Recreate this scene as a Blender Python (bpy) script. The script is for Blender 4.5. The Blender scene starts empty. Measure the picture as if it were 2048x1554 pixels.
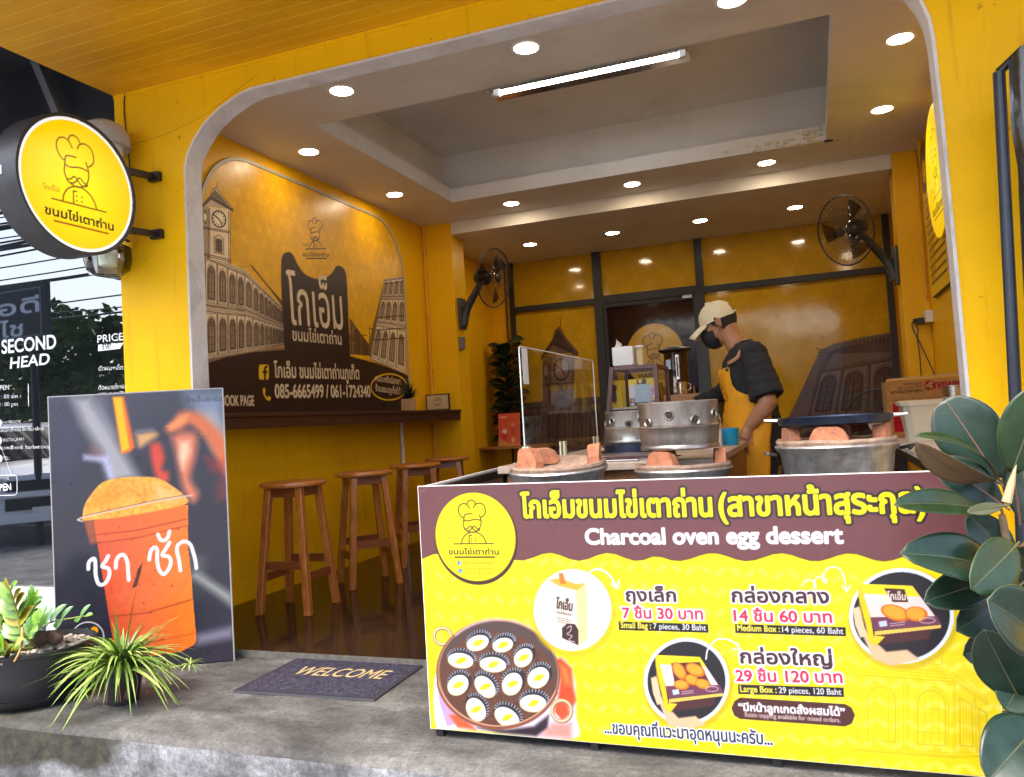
# Charcoal-oven dessert shop front: everything below is built in code (metres, z up,
# x along the facade, y into the shop, z = 0 on the shop floor).
import bpy, bmesh, math, random
import numpy as np
from mathutils import Vector, Matrix, noise as mnoise
from mathutils.geometry import tessellate_polygon

random.seed(7)
RNG = np.random.default_rng(11)
D = bpy.data
SC = bpy.context.scene
COL = SC.collection
R = math.radians
PI = math.pi

# ---------------------------------------------------------------- camera
CAM = np.array([0.0866, -3.0159, 1.0])
YAW, PITCH, ROLL, FPX = 0.3572, 0.0410, -0.0585, 1604.4
_cy, _sy = math.cos(YAW), math.sin(YAW)
VF = np.array([-_sy*math.cos(PITCH), _cy*math.cos(PITCH), math.sin(PITCH)])
_r = np.array([_cy, _sy, 0.0]); _u = np.cross(_r, VF)
VR = math.cos(ROLL)*_r + math.sin(ROLL)*_u
VU = -math.sin(ROLL)*_r + math.cos(ROLL)*_u
cd = D.cameras.new('camera'); cam = D.objects.new('camera', cd); COL.objects.link(cam)
cam.matrix_world = Matrix(((VR[0], VU[0], -VF[0], CAM[0]), (VR[1], VU[1], -VF[1], CAM[1]),
                           (VR[2], VU[2], -VF[2], CAM[2]), (0, 0, 0, 1)))
cd.sensor_width = 36.0; cd.lens = 36.0*FPX/2048.0
cd.clip_start = 0.05; cd.clip_end = 2000.0
cd.dof.use_dof = False
SC.camera = cam

# ---------------------------------------------------------------- sky, sun, exposure
W = D.worlds.new('World'); SC.world = W; W.use_nodes = True
_nt = W.node_tree
_sky = _nt.nodes.new('ShaderNodeTexSky'); _sky.sky_type = 'NISHITA'; _sky.sun_disc = False
SUN_EL, SUN_AZ = R(58), R(205)
_sky.sun_elevation = SUN_EL; _sky.sun_rotation = SUN_AZ
_sky.air_density = 1.0; _sky.dust_density = 4.0; _sky.ozone_density = 1.0
_bg = _nt.nodes['Background']; _bg.inputs['Strength'].default_value = 0.15
_nt.links.new(_sky.outputs[0], _bg.inputs['Color'])
sl = D.lights.new('sun', 'SUN'); sl.energy = 0.9; sl.angle = R(40); sl.color = (1.0, 0.96, 0.88)
sun = D.objects.new('sun', sl); COL.objects.link(sun)
_sd = Vector((math.sin(SUN_AZ)*math.cos(SUN_EL), math.cos(SUN_AZ)*math.cos(SUN_EL), math.sin(SUN_EL)))
sun.rotation_euler = _sd.to_track_quat('Z', 'Y').to_euler(); sun.location = (0, -8, 12)
SC.view_settings.view_transform = 'Standard'; SC.view_settings.look = 'None'
SC.view_settings.gamma = 1.0; SC.view_settings.use_curve_mapping = False
SC.view_settings.exposure = 2.55
LAMP = 16.0

def at(px, py, ax, val):
    """point of the place seen at a pixel of the 2048-wide photo, on the plane ax = val"""
    d = VF + VR*(px-1024)/FPX - VU*(py-777)/FPX
    i = 'xyz'.index(ax); return CAM + d*((val-CAM[i])/d[i])

# ---------------------------------------------------------------- colour helpers
def lin1(c): return c/12.92 if c <= 0.04045 else ((c+0.055)/1.055)**2.4
def srgb(r, g, b, k=1.0): return (lin1(r/255)*k, lin1(g/255)*k, lin1(b/255)*k)
def lin_arr(a): return np.where(a <= 0.04045, a/12.92, ((np.maximum(a, 0)+0.055)/1.055)**2.4)

# ---------------------------------------------------------------- materials
def newmat(name):
    m = D.materials.new(name); m.use_nodes = True
    return m, m.node_tree, m.node_tree.nodes['Principled BSDF']
def node(nt, kind, **kw):
    n = nt.nodes.new(kind)
    for k, v in kw.items(): setattr(n, k, v)
    return n
def pbr(name, col, rough=0.5, metal=0.0, var=0.12, scale=6.0, bump=0.0, bscale=40.0, spec=0.5, coat=0.0,
        dirt=None, dirt_amt=0.0, dirt_scale=2.5, stretch=(1, 1, 1), rvar=0.1, specks=None, **kw):
    """paint-like surface: base colour broken up by two noises, roughness noise, fine bump, optional dirt patches"""
    m, nt, b = newmat(name); L = nt.links
    tc = node(nt, 'ShaderNodeTexCoord'); mp = node(nt, 'ShaderNodeMapping'); mp.inputs['Scale'].default_value = stretch
    L.new(tc.outputs['Object'], mp.inputs[0])
    n1 = node(nt, 'ShaderNodeTexNoise'); n1.inputs['Scale'].default_value = scale; n1.inputs['Detail'].default_value = 6
    n1.inputs['Roughness'].default_value = 0.65
    L.new(mp.outputs[0], n1.inputs['Vector'])
    mx = node(nt, 'ShaderNodeMix', data_type='RGBA')
    c = Vector(col)
    mx.inputs[6].default_value = (*(c*(1-var)), 1); mx.inputs[7].default_value = (*[min(1, v) for v in c*(1+var)], 1)
    rm = node(nt, 'ShaderNodeMapRange'); rm.inputs['From Min'].default_value = 0.3; rm.inputs['From Max'].default_value = 0.7
    L.new(n1.outputs['Fac'], rm.inputs[0]); L.new(rm.outputs[0], mx.inputs[0])
    out = mx.outputs[2]
    if dirt is not None:
        n2 = node(nt, 'ShaderNodeTexNoise'); n2.inputs['Scale'].default_value = dirt_scale; n2.inputs['Detail'].default_value = 9
        n2.inputs['Roughness'].default_value = 0.7; n2.inputs['Distortion'].default_value = 0.4
        L.new(mp.outputs[0], n2.inputs['Vector'])
        r2 = node(nt, 'ShaderNodeMapRange'); r2.inputs['From Min'].default_value = 0.5; r2.inputs['From Max'].default_value = 0.72
        r2.inputs['To Max'].default_value = dirt_amt
        L.new(n2.outputs['Fac'], r2.inputs[0])
        m2 = node(nt, 'ShaderNodeMix', data_type='RGBA'); m2.inputs[7].default_value = (*dirt, 1)
        L.new(r2.outputs[0], m2.inputs[0]); L.new(out, m2.inputs[6]); out = m2.outputs[2]
    if specks:
        n5 = node(nt, 'ShaderNodeTexNoise'); n5.inputs['Scale'].default_value = 34; n5.inputs['Detail'].default_value = 4; L.new(tc.outputs['Object'], n5.inputs['Vector'])
        r5 = node(nt, 'ShaderNodeMapRange'); r5.inputs['From Min'].default_value = .69; r5.inputs['From Max'].default_value = .76; r5.inputs['To Max'].default_value = .8; L.new(n5.outputs['Fac'], r5.inputs[0])
        n6 = node(nt, 'ShaderNodeTexNoise'); n6.inputs['Scale'].default_value = 5; n6.inputs['Detail'].default_value = 8; mq = node(nt, 'ShaderNodeMapping'); mq.inputs['Scale'].default_value = (6, 6, .45); L.new(tc.outputs['Object'], mq.inputs[0]); L.new(mq.outputs[0], n6.inputs['Vector'])
        r6 = node(nt, 'ShaderNodeMapRange'); r6.inputs['From Min'].default_value = .60; r6.inputs['From Max'].default_value = .80; r6.inputs['To Max'].default_value = .5; L.new(n6.outputs['Fac'], r6.inputs[0])
        ma = node(nt, 'ShaderNodeMath', operation='MAXIMUM'); L.new(r5.outputs[0], ma.inputs[0]); L.new(r6.outputs[0], ma.inputs[1])
        m5 = node(nt, 'ShaderNodeMix', data_type='RGBA'); m5.inputs[7].default_value = (*specks, 1); L.new(ma.outputs[0], m5.inputs[0]); L.new(out, m5.inputs[6]); out = m5.outputs[2]
    L.new(out, b.inputs['Base Color'])
    rr = node(nt, 'ShaderNodeMapRange'); rr.inputs['To Min'].default_value = max(0, rough-rvar); rr.inputs['To Max'].default_value = min(1, rough+rvar)
    L.new(n1.outputs['Fac'], rr.inputs[0]); L.new(rr.outputs[0], b.inputs['Roughness'])
    b.inputs['Metallic'].default_value = metal; b.inputs['Specular IOR Level'].default_value = spec
    b.inputs['Coat Weight'].default_value = coat; b.inputs['Coat Roughness'].default_value = 0.08
    if bump > 0:
        n3 = node(nt, 'ShaderNodeTexNoise'); n3.inputs['Scale'].default_value = bscale; n3.inputs['Detail'].default_value = 5
        L.new(mp.outputs[0], n3.inputs['Vector'])
        bp = node(nt, 'ShaderNodeBump'); bp.inputs['Strength'].default_value = bump; bp.inputs['Distance'].default_value = 0.01
        L.new(n3.outputs['Fac'], bp.inputs['Height']); L.new(bp.outputs[0], b.inputs['Normal'])
    for k, v in kw.items(): b.inputs[k].default_value = v
    return m
def emit(name, col, s):
    m, nt, b = newmat(name)
    b.inputs['Base Color'].default_value = (*col, 1); b.inputs['Emission Color'].default_value = (*col, 1)
    b.inputs['Emission Strength'].default_value = s; return m
def glassmat(name, tint=(1, 1, 1), alpha_refl=0.0, rough=0.0, ior=1.45):
    """thin sheet glass: mostly transparent, fresnel mirror on top"""
    m, nt, b = newmat(name); L = nt.links
    tr = node(nt, 'ShaderNodeBsdfTransparent'); tr.inputs[0].default_value = (*tint, 1)
    gl = node(nt, 'ShaderNodeBsdfGlossy'); gl.inputs['Roughness'].default_value = rough
    fr = node(nt, 'ShaderNodeFresnel'); fr.inputs[0].default_value = ior
    ad = node(nt, 'ShaderNodeMath', operation='ADD'); ad.inputs[1].default_value = alpha_refl; ad.use_clamp = True
    L.new(fr.outputs[0], ad.inputs[0])
    mx = node(nt, 'ShaderNodeMixShader'); L.new(ad.outputs[0], mx.inputs[0]); L.new(tr.outputs[0], mx.inputs[1]); L.new(gl.outputs[0], mx.inputs[2])
    L.new(mx.outputs[0], nt.nodes['Material Output'].inputs[0]); return m
def printmat(name, rough=0.35, coat=0.0, emis=0.0, spec=0.5, var=0.0):
    """printed vinyl: colour comes from the printed picture stored on the mesh"""
    m, nt, b = newmat(name); L = nt.links
    a = node(nt, 'ShaderNodeAttribute', attribute_name='ink')
    L.new(a.outputs['Color'], b.inputs['Base Color'])
    n = node(nt, 'ShaderNodeTexNoise'); n.inputs['Scale'].default_value = 14; n.inputs['Detail'].default_value = 4
    tc = node(nt, 'ShaderNodeTexCoord'); L.new(tc.outputs['Object'], n.inputs['Vector'])
    rr = node(nt, 'ShaderNodeMapRange'); rr.inputs['To Min'].default_value = max(0.02, rough-0.08); rr.inputs['To Max'].default_value = rough+0.08
    L.new(n.outputs['Fac'], rr.inputs[0]); L.new(rr.outputs[0], b.inputs['Roughness'])
    n2 = node(nt, 'ShaderNodeTexNoise'); n2.inputs['Scale'].default_value = 3.0; n2.inputs['Detail'].default_value = 2
    L.new(tc.outputs['Object'], n2.inputs['Vector'])
    bp = node(nt, 'ShaderNodeBump'); bp.inputs['Strength'].default_value = 0.25; bp.inputs['Distance'].default_value = 0.006
    L.new(n2.outputs['Fac'], bp.inputs['Height']); L.new(bp.outputs[0], b.inputs['Normal'])
    b.inputs['Coat Weight'].default_value = coat; b.inputs['Specular IOR Level'].default_value = spec
    if emis:
        L.new(a.outputs['Color'], b.inputs['Emission Color']); b.inputs['Emission Strength'].default_value = emis
    return m
def woodmat(name, c1, c2, rough=0.35, scale=1.0, axis=2, coat=0.2):
    m, nt, b = newmat(name); L = nt.links
    tc = node(nt, 'ShaderNodeTexCoord'); mp = node(nt, 'ShaderNodeMapping')
    s = [14*scale]*3; s[axis] = 1.0*scale; mp.inputs['Scale'].default_value = s
    L.new(tc.outputs['Object'], mp.inputs[0])
    n = node(nt, 'ShaderNodeTexNoise'); n.inputs['Scale'].default_value = 3.0; n.inputs['Detail'].default_value = 8; n.inputs['Distortion'].default_value = 1.2
    L.new(mp.outputs[0], n.inputs['Vector'])
    cr = node(nt, 'ShaderNodeValToRGB'); cr.color_ramp.elements[0].position = 0.3; cr.color_ramp.elements[1].position = 0.7
    cr.color_ramp.elements[0].color = (*c1, 1); cr.color_ramp.elements[1].color = (*c2, 1)
    L.new(n.outputs['Fac'], cr.inputs[0]); L.new(cr.outputs[0], b.inputs['Base Color'])
    b.inputs['Roughness'].default_value = rough; b.inputs['Coat Weight'].default_value = coat; b.inputs['Coat Roughness'].default_value = 0.2
    bp = node(nt, 'ShaderNodeBump'); bp.inputs['Strength'].default_value = 0.12; bp.inputs['Distance'].default_value = 0.004
    L.new(n.outputs['Fac'], bp.inputs['Height']); L.new(bp.outputs[0], b.inputs['Normal'])
    return m

# ---------------------------------------------------------------- things, parts
BASE = {}
def thing(name, label, cat, loc=(0, 0, 0), group=None):
    o = D.objects.new(name, None); COL.objects.link(o); o.location = loc; o.empty_display_size = 0.1
    o['label'] = label; o['category'] = cat
    if group: o['group'] = group
    BASE[o.name] = Vector(loc); return o
def tag(o, label, cat, group=None):
    o['label'] = label; o['category'] = cat
    if group: o['group'] = group
    return o
def structure(o): o['kind'] = 'structure'; return o
def copy_tree(o, parent=None):
    c = o.copy(); COL.objects.link(c)
    if parent is not None: c.parent = parent
    for ch in list(o.children): copy_tree(ch, c)
    return c

class MB:
    """collects shapes into one mesh"""
    def __init__(s): s.v = []; s.f = []; s.m = []; s.smooth = 35
    def add(s, vs, fs, mi=0):
        o = len(s.v); s.v += [tuple(map(float, p)) for p in vs]
        for f in fs: s.f.append([i+o for i in f]); s.m.append(mi)
        return s
    def box(s, x0, x1, y0, y1, z0, z1, mi=0, bev=0.0):
        if bev > 0:
            bm = bmesh.new(); bmesh.ops.create_cube(bm, size=1)
            for v in bm.verts: v.co = Vector(((x0+x1)/2+v.co.x*(x1-x0), (y0+y1)/2+v.co.y*(y1-y0), (z0+z1)/2+v.co.z*(z1-z0)))
            bmesh.ops.bevel(bm, geom=bm.edges[:], offset=bev, segments=2, profile=0.7, affect='EDGES')
            return s.bm(bm, mi)
        vs = [(x, y, z) for z in (z0, z1) for y in (y0, y1) for x in (x0, x1)]
        return s.add(vs, [(0, 2, 3, 1), (4, 5, 7, 6), (0, 1, 5, 4), (2, 6, 7, 3), (0, 4, 6, 2), (1, 3, 7, 5)], mi)
    def bm(s, bm, mi=0, M=None):
        bm.verts.index_update()
        s.add([(M @ v.co if M else v.co) for v in bm.verts], [[v.index for v in f.verts] for f in bm.faces], mi); bm.free(); return s
    def obox(s, c, ax, ay, az, mi=0, bev=0.0):
        """box from centre and three half-axis vectors"""
        c, ax, ay, az = map(Vector, (c, ax, ay, az)); k = MB().box(-1, 1, -1, 1, -1, 1) if bev <= 0 else None
        if k is None:
            lx, ly, lz = ax.length, ay.length, az.length
            k = MB().box(-lx, lx, -ly, ly, -lz, lz, 0, bev); ax, ay, az = ax/lx, ay/ly, az/lz
        return s.add([c+ax*p[0]+ay*p[1]+az*p[2] for p in k.v], k.f, mi)
    def bar(s, a, b, w, h, up=(0, 0, 1), mi=0, w2=None, h2=None, bev=0.0):
        """rectangular bar a -> b, w across, h along 'up'"""
        a, b = Vector(a), Vector(b); d = (b-a).normalized(); u = Vector(up); x = d.cross(u).normalized(); u = x.cross(d)
        w2 = w if w2 is None else w2; h2 = h if h2 is None else h2
        if bev > 0: return s.obox((a+b)/2, x*w/2, u*h/2, (b-a)/2, mi, bev)
        vs = [p+x*(i*ww/2)+u*(j*hh/2) for p, ww, hh in ((a, w, h), (b, w2, h2)) for j in (-1, 1) for i in (-1, 1)]
        return s.add(vs, [(0, 2, 3, 1), (4, 5, 7, 6), (0, 1, 5, 4), (2, 6, 7, 3), (0, 4, 6, 2), (1, 3, 7, 5)], mi)
    def lathe(s, prof, c=(0, 0, 0), n=32, mi=0, axis=(0, 0, 1), caps=True, sx=1.0, sy=1.0):
        """prof: (radius, height) from bottom to top along axis"""
        c = Vector(c); q = Vector((0, 0, 1)).rotation_difference(Vector(axis)); vs = []; fs = []
        for r, h in prof:
            for i in range(n):
                a = 2*PI*i/n; vs.append(c+q @ Vector((r*sx*math.cos(a), r*sy*math.sin(a), h)))
        for k in range(len(prof)-1):
            for i in range(n):
                j = (i+1) % n; fs.append((k*n+i, k*n+j, (k+1)*n+j, (k+1)*n+i))
        if caps:
            if prof[0][0] > 1e-4: fs.append(tuple(range(n))[::-1])
            if prof[-1][0] > 1e-4: fs.append(tuple((len(prof)-1)*n+i for i in range(n)))
        return s.add(vs, fs, mi)
    def tube(s, pts, r, n=8, mi=0, caps=True, closed=False):
        """round tube along points, r number or list"""
        P = [Vector(p) for p in pts]; rs = r if isinstance(r, (list, tuple)) else [r]*len(P); vs = []; fs = []
        up = None; N = len(P)
        for k, p in enumerate(P):
            d = (P[(k+1) % N]-P[k-1]) if closed else (P[min(k+1, N-1)]-P[max(k-1, 0)])
            if d.length < 1e-9: d = Vector((0, 0, 1))
            d.normalize()
            if up is None:
                up = Vector((0, 0, 1)) if abs(d.z) < 0.9 else Vector((1, 0, 0))
            x = d.cross(up)
            if x.length < 1e-6: x = d.orthogonal()
            x.normalize(); up = x.cross(d).normalized()
            for i in range(n):
                a = 2*PI*i/n; vs.append(p+(x*math.cos(a)+up*math.sin(a))*rs[k])
        for k in range(N if closed else N-1):
            for i in range(n):
                j = (i+1) % n; k2 = (k+1) % N; fs.append((k*n+i, k*n+j, k2*n+j, k2*n+i))
        if caps and not closed: fs += [tuple(range(n))[::-1], tuple((N-1)*n+i for i in range(n))]
        return s.add(vs, fs, mi)
    def poly(s, loops, z0, z1, fr=None, mi=0, mside=None):
        """extruded polygon with holes; loops of 2-D points; fr maps (u, v, w) to 3-D"""
        fr = fr or (lambda u, v, w: (u, v, w)); mside = mi if mside is None else mside
        tri = tessellate_polygon([[Vector((p[0], p[1], 0)) for p in lp] for lp in loops]); flat = [p for lp in loops for p in lp]
        for z in (z0, z1): s.add([fr(p[0], p[1], z) for p in flat], [tuple(t) for t in tri], mi)
        for lp in loops:
            n = len(lp); vs = [fr(p[0], p[1], z) for z in (z0, z1) for p in lp]
            s.add(vs, [(i, (i+1) % n, n+(i+1) % n, n+i) for i in range(n)], mside)
        return s
    def sheet(s, P, mi=0):
        """grid of points P[i][j] as quads"""
        a = len(P); b = len(P[0])
        return s.add([p for r_ in P for p in r_], [(i*b+j, i*b+j+1, (i+1)*b+j+1, (i+1)*b+j) for i in range(a-1) for j in range(b-1)], mi)
    def ball(s, c, rx, ry=None, rz=None, n=16, mi=0, M=None):
        ry = ry or rx; rz = rz or rx; bm = bmesh.new(); bmesh.ops.create_uvsphere(bm, u_segments=n, v_segments=max(6, n*2//3), radius=1)
        for v in bm.verts:
            p = Vector((v.co.x*rx, v.co.y*ry, v.co.z*rz)); v.co = Vector(c)+(M @ p if M else p)
        return s.bm(bm, mi)
    def build(s, name, mats, parent=None, fix=True, smooth=None):
        me = D.meshes.new(name); base = Vector((0, 0, 0))
        if parent is not None: base = BASE.get(parent.name, base)
        me.from_pydata([(p[0]-base.x, p[1]-base.y, p[2]-base.z) for p in s.v], [], s.f)
        mats = mats if isinstance(mats, (list, tuple)) else [mats]
        for m in mats: me.materials.append(m)
        if len(mats) > 1: me.polygons.foreach_set('material_index', s.m)
        if fix:
            bm = bmesh.new(); bm.from_mesh(me); bmesh.ops.recalc_face_normals(bm, faces=bm.faces[:]); bm.to_mesh(me); bm.free()
        sm = s.smooth if smooth is None else smooth
        if sm:
            me.polygons.foreach_set('use_smooth', [True]*len(me.polygons)); me.set_sharp_from_angle(angle=R(sm))
        o = D.objects.new(name, me); COL.objects.link(o)
        if parent is not None: o.parent = parent; BASE[o.name] = base
        return o
    def skin(s, thick, off=0.0):
        return s
def rrect(x0, x1, y0, y1, r, n=6):
    pts = []
    for cx, cy, a0 in ((x1-r, y1-r, 0), (x0+r, y1-r, 90), (x0+r, y0+r, 180), (x1-r, y0+r, 270)):
        for i in range(n+1):
            a = R(a0+90*i/n); pts.append((cx+r*math.cos(a), cy+r*math.sin(a)))
    return pts
def arc(cx, cy, rx, ry, a0, a1, n=24):
    return [(cx+rx*math.cos(R(a0+(a1-a0)*i/n)), cy+ry*math.sin(R(a0+(a1-a0)*i/n))) for i in range(n+1)]

# ---------------------------------------------------------------- printing press: pictures painted as arrays, laid on a fine mesh
_FONT = {}
def glyphs(text):
    """outlines of a line of text (em = 1) from Blender's own text object"""
    if text in _FONT: return _FONT[text]
    c = D.curves.new('t', 'FONT'); c.body = text; c.size = 1.0
    o = D.objects.new('t', c); COL.objects.link(o)
    dg = bpy.context.evaluated_depsgraph_get(); cu = o.evaluated_get(dg).to_curve(dg); outs = []
    for sp in cu.splines:
        bp = sp.bezier_points; n = len(bp); pts = []
        for i in range(n):
            a, b = bp[i], bp[(i+1) % n]; p0, p1, p2, p3 = (np.array(q[:2]) for q in (a.co, a.handle_right, b.handle_left, b.co))
            straight = abs(np.cross(p1-p0, p3-p0))+abs(np.cross(p2-p0, p3-p0)) < 1e-7
            for t in ((0.0,) if straight else (0, .2, .4, .6, .8)):
                pts.append(p0*(1-t)**3+3*p1*t*(1-t)**2+3*p2*t*t*(1-t)+p3*t**3)
        if len(pts) > 2: outs.append(np.array(pts))
    o.to_curve_clear() if False else None
    COL.objects.unlink(o); D.objects.remove(o); D.curves.remove(c)
    _FONT[text] = outs; return outs

class Print:
    def __init__(s, w, h, res, bg=(255, 255, 255), u0=0.0, v0=0.0):
        s.w, s.h, s.u0, s.v0 = w, h, u0, v0
        s.nx = int(round(w/res))+1; s.ny = int(round(h/res))+1; s.rx = w/(s.nx-1); s.ry = h/(s.ny-1); s.res = max(s.rx, s.ry)
        s.a = np.zeros((s.ny, s.nx, 3), np.float32); s.a[:] = np.array(bg)/255.0
        s.U = u0+np.arange(s.nx)*s.rx; s.V = v0+np.arange(s.ny)*s.ry
    def win(s, u0, u1, v0, v1):
        i0 = max(0, int((u0-s.u0)/s.rx)-1); i1 = min(s.nx, int((u1-s.u0)/s.rx)+3); j0 = max(0, int((v0-s.v0)/s.ry)-1); j1 = min(s.ny, int((v1-s.v0)/s.ry)+3)
        return (i0, i1, j0, j1) if i1 > i0 and j1 > j0 else None
    def put(s, w, cov, col, alpha=1.0):
        i0, i1, j0, j1 = w; c = (np.clip(cov, 0, 1)*alpha)[..., None].astype(np.float32)
        col = np.array(col, np.float32)/255.0
        s.a[j0:j1, i0:i1] = s.a[j0:j1, i0:i1]*(1-c)+col*c
    def sdist(s, loops, marg, closed=True, fill=True):
        A = np.concatenate([np.asarray(l, float) for l in loops])
        w = s.win(A[:, 0].min()-marg, A[:, 0].max()+marg, A[:, 1].min()-marg, A[:, 1].max()+marg)
        if w is None: return None, None
        i0, i1, j0, j1 = w; U = s.U[i0:i1]; V = s.V[j0:j1]; d2 = np.full((len(V), len(U)), (marg+s.res)**2); wn = np.zeros((len(V), len(U)+1))
        for lp in loops:
            P = np.asarray(lp, float); Q = np.roll(P, -1, 0)
            if not closed: P, Q = P[:-1], P[1:]
            for (ax, ay), (bx, by) in zip(P, Q):
                a0 = max(0, int((min(ax, bx)-marg-U[0])/s.rx)); a1 = min(len(U), int((max(ax, bx)+marg-U[0])/s.rx)+2)
                b0 = max(0, int((min(ay, by)-marg-V[0])/s.ry)); b1 = min(len(V), int((max(ay, by)+marg-V[0])/s.ry)+2)
                if a1 > a0 and b1 > b0:
                    X = U[None, a0:a1]-ax; Y = V[b0:b1, None]-ay; dx, dy = bx-ax, by-ay; q = dx*dx+dy*dy
                    t = np.clip((X*dx+Y*dy)/q, 0, 1) if q > 1e-14 else 0.0
                    dd = (X-t*dx)**2+(Y-t*dy)**2; np.minimum(d2[b0:b1, a0:a1], dd, out=d2[b0:b1, a0:a1])
                if fill and ay != by:
                    lo, hi = (ay, by) if ay < by else (by, ay); k0 = int(np.searchsorted(V, lo)); k1 = int(np.searchsorted(V, hi))
                    if k1 > k0:
                        xs = ax+(V[k0:k1]-ay)*(bx-ax)/(by-ay); np.add.at(wn, (np.arange(k0, k1), np.searchsorted(U, xs)), 1 if by > ay else -1)
        d = np.sqrt(d2)
        if fill: d = np.where(np.abs(np.cumsum(wn, 1)[:, :-1]) > 0.5, -d, d)
        return w, d
    def fill(s, loops, col, alpha=1.0, grow=0.0, soft=0.0):
        if not isinstance(loops[0][0], (tuple, list, np.ndarray)): loops = [loops]
        sf = max(soft, s.res*0.5); w, d = s.sdist(loops, abs(grow)+sf+s.res)
        if w: s.put(w, (grow-d)/(2*sf)+0.5, col, alpha)
    def line(s, pts, width, col, alpha=1.0, closed=False, soft=0.0):
        s.lines([pts], width, col, alpha, closed, soft)
    def lines(s, lns, width, col, alpha=1.0, closed=False, soft=0.0):
        sf = max(soft, s.res*0.5); w, d = s.sdist(lns, width/2+sf+s.res, closed, fill=False)
        k = min(1.0, width/s.res) if width < s.res else 1.0
        if w: s.put(w, (max(width, s.res)/2-d)/(2*sf)+0.5, col, alpha*k)
    def oval(s, cx, cy, rx, ry, col, alpha=1.0, rot=0.0, soft=0.0, grow=0.0):
        rx += grow; ry += grow; m = max(rx, ry)+soft+s.res*2; w = s.win(cx-m, cx+m, cy-m, cy+m)
        if w is None: return
        i0, i1, j0, j1 = w; X = s.U[None, i0:i1]-cx; Y = s.V[j0:j1, None]-cy; c, q = math.cos(R(rot)), math.sin(R(rot))
        a = (X*c+Y*q)/rx; b = (-X*q+Y*c)/ry; k = np.sqrt(a*a+b*b)+1e-9; g = np.sqrt((a/rx)**2+(b/ry)**2)/k+1e-9
        s.put(w, (1-k)/g/(2*max(soft, s.res*0.5))+0.5, col, alpha)
    def ring(s, cx, cy, rx, ry, width, col, alpha=1.0, rot=0.0, soft=0.0):
        c, q = math.cos(R(rot)), math.sin(R(rot))
        s.line([(cx+x*c-y*q, cy+x*q+y*c) for x, y in arc(0, 0, rx, ry, 0, 360, 64)], width, col, alpha, True, soft)
    def text(s, t, u, v, size, col, bold=0.0, align='c', xs=1.0, halo=None, alpha=1.0, slant=0.0, rot=0.0, width=None, soft=0.0):
        """size = em height; bold = growth in em; halo = (growth in em, colour) or list; width fits the line to a width"""
        g = glyphs(t); A = np.concatenate(g); x0, x1 = A[:, 0].min(), A[:, 0].max()
        if width: xs = width/((x1-x0)*size)
        ox = {'c': (x0+x1)/2, 'l': x0, 'r': x1}[align]; c, q = math.cos(R(rot)), math.sin(R(rot)); lp = []
        for p in g:
            X = (p[:, 0]-ox+slant*p[:, 1])*size*xs; Y = p[:, 1]*size; lp.append(np.stack([u+X*c-Y*q, v+X*q+Y*c], 1))
        for gr, hc in ([halo] if isinstance(halo, tuple) else (halo or [])): s.fill(lp, hc, 1.0, gr*size)
        s.fill(lp, col, alpha, bold*size, soft)
    def noise(s, amt, scale, seed=0, wnd=None):
        # gradient noise, three turned octaves
        r = np.random.default_rng(seed); out = np.zeros((s.ny, s.nx)); X, Y = np.meshgrid(np.arange(s.nx)*s.rx, np.arange(s.ny)*s.ry)
        for k in range(3):
            an = .6+1.1*k; sc = 2**k/scale; x = (X*math.cos(an)-Y*math.sin(an))*sc+200; y = (X*math.sin(an)+Y*math.cos(an))*sc+200
            xi = np.floor(x).astype(int); yi = np.floor(y).astype(int); fx = x-xi; fy = y-yi; th = r.uniform(0, 2*PI, (512, 512))
            gr = lambda i, j: np.cos(th[(yi+j) % 512, (xi+i) % 512])*(fx-i)+np.sin(th[(yi+j) % 512, (xi+i) % 512])*(fy-j)
            wx = fx**3*(fx*(fx*6-15)+10); wy = fy**3*(fy*(fy*6-15)+10)
            out += ((gr(0, 0)*(1-wx)+gr(1, 0)*wx)*(1-wy)+(gr(0, 1)*(1-wx)+gr(1, 1)*wx)*wy)*3.0/1.8**k
        return amt*out*.75
    def wear(s, amt=0.02, scale=0.05, seed=1):
        s.a = np.clip(s.a*(1+s.noise(amt, scale, seed)[..., None]), 0, 1)
    def lay(s, name, fr, mat, parent=None, mask=None, k=1.0):
        """fine sheet through frame fr(u, v) -> 3-D, colours on its vertices; mask drops cells outside"""
        U, V = np.meshgrid(s.U, s.V); o3, ax, ay = fr; P = o3[None, None]+U[..., None]*ax+V[..., None]*ay
        base = np.array(BASE.get(parent.name, Vector((0, 0, 0)))) if parent is not None else np.zeros(3)
        co = (P-base).reshape(-1, 3).astype(np.float32)
        idx = np.arange(s.nx*s.ny).reshape(s.ny, s.nx); q = np.stack([idx[:-1, :-1], idx[:-1, 1:], idx[1:, 1:], idx[1:, :-1]], -1).reshape(-1, 4)
        col = lin_arr(np.clip(s.a, 0, 1)).reshape(-1, 3)*k
        if mask is not None:
            mk = mask(U, V); keep = (mk[:-1, :-1] & mk[:-1, 1:] & mk[1:, 1:] & mk[1:, :-1]).ravel(); q = q[keep]
            used = np.unique(q); rem = np.zeros(len(co), np.int64); rem[used] = np.arange(len(used)); q = rem[q]; co = co[used]; col = col[used]
        me = D.meshes.new(name); me.vertices.add(len(co)); me.vertices.foreach_set('co', co.ravel())
        me.loops.add(len(q)*4); me.loops.foreach_set('vertex_index', q.ravel().astype(np.int32))
        me.polygons.add(len(q)); me.polygons.foreach_set('loop_start', np.arange(0, len(q)*4, 4, dtype=np.int32))
        me.update(calc_edges=True); at_ = me.color_attributes.new('ink', 'FLOAT_COLOR', 'POINT')
        at_.data.foreach_set('color', np.concatenate([col, np.ones((len(col), 1))], 1).astype(np.float32).ravel())
        me.materials.append(mat); o = D.objects.new(name, me); COL.objects.link(o)
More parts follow.
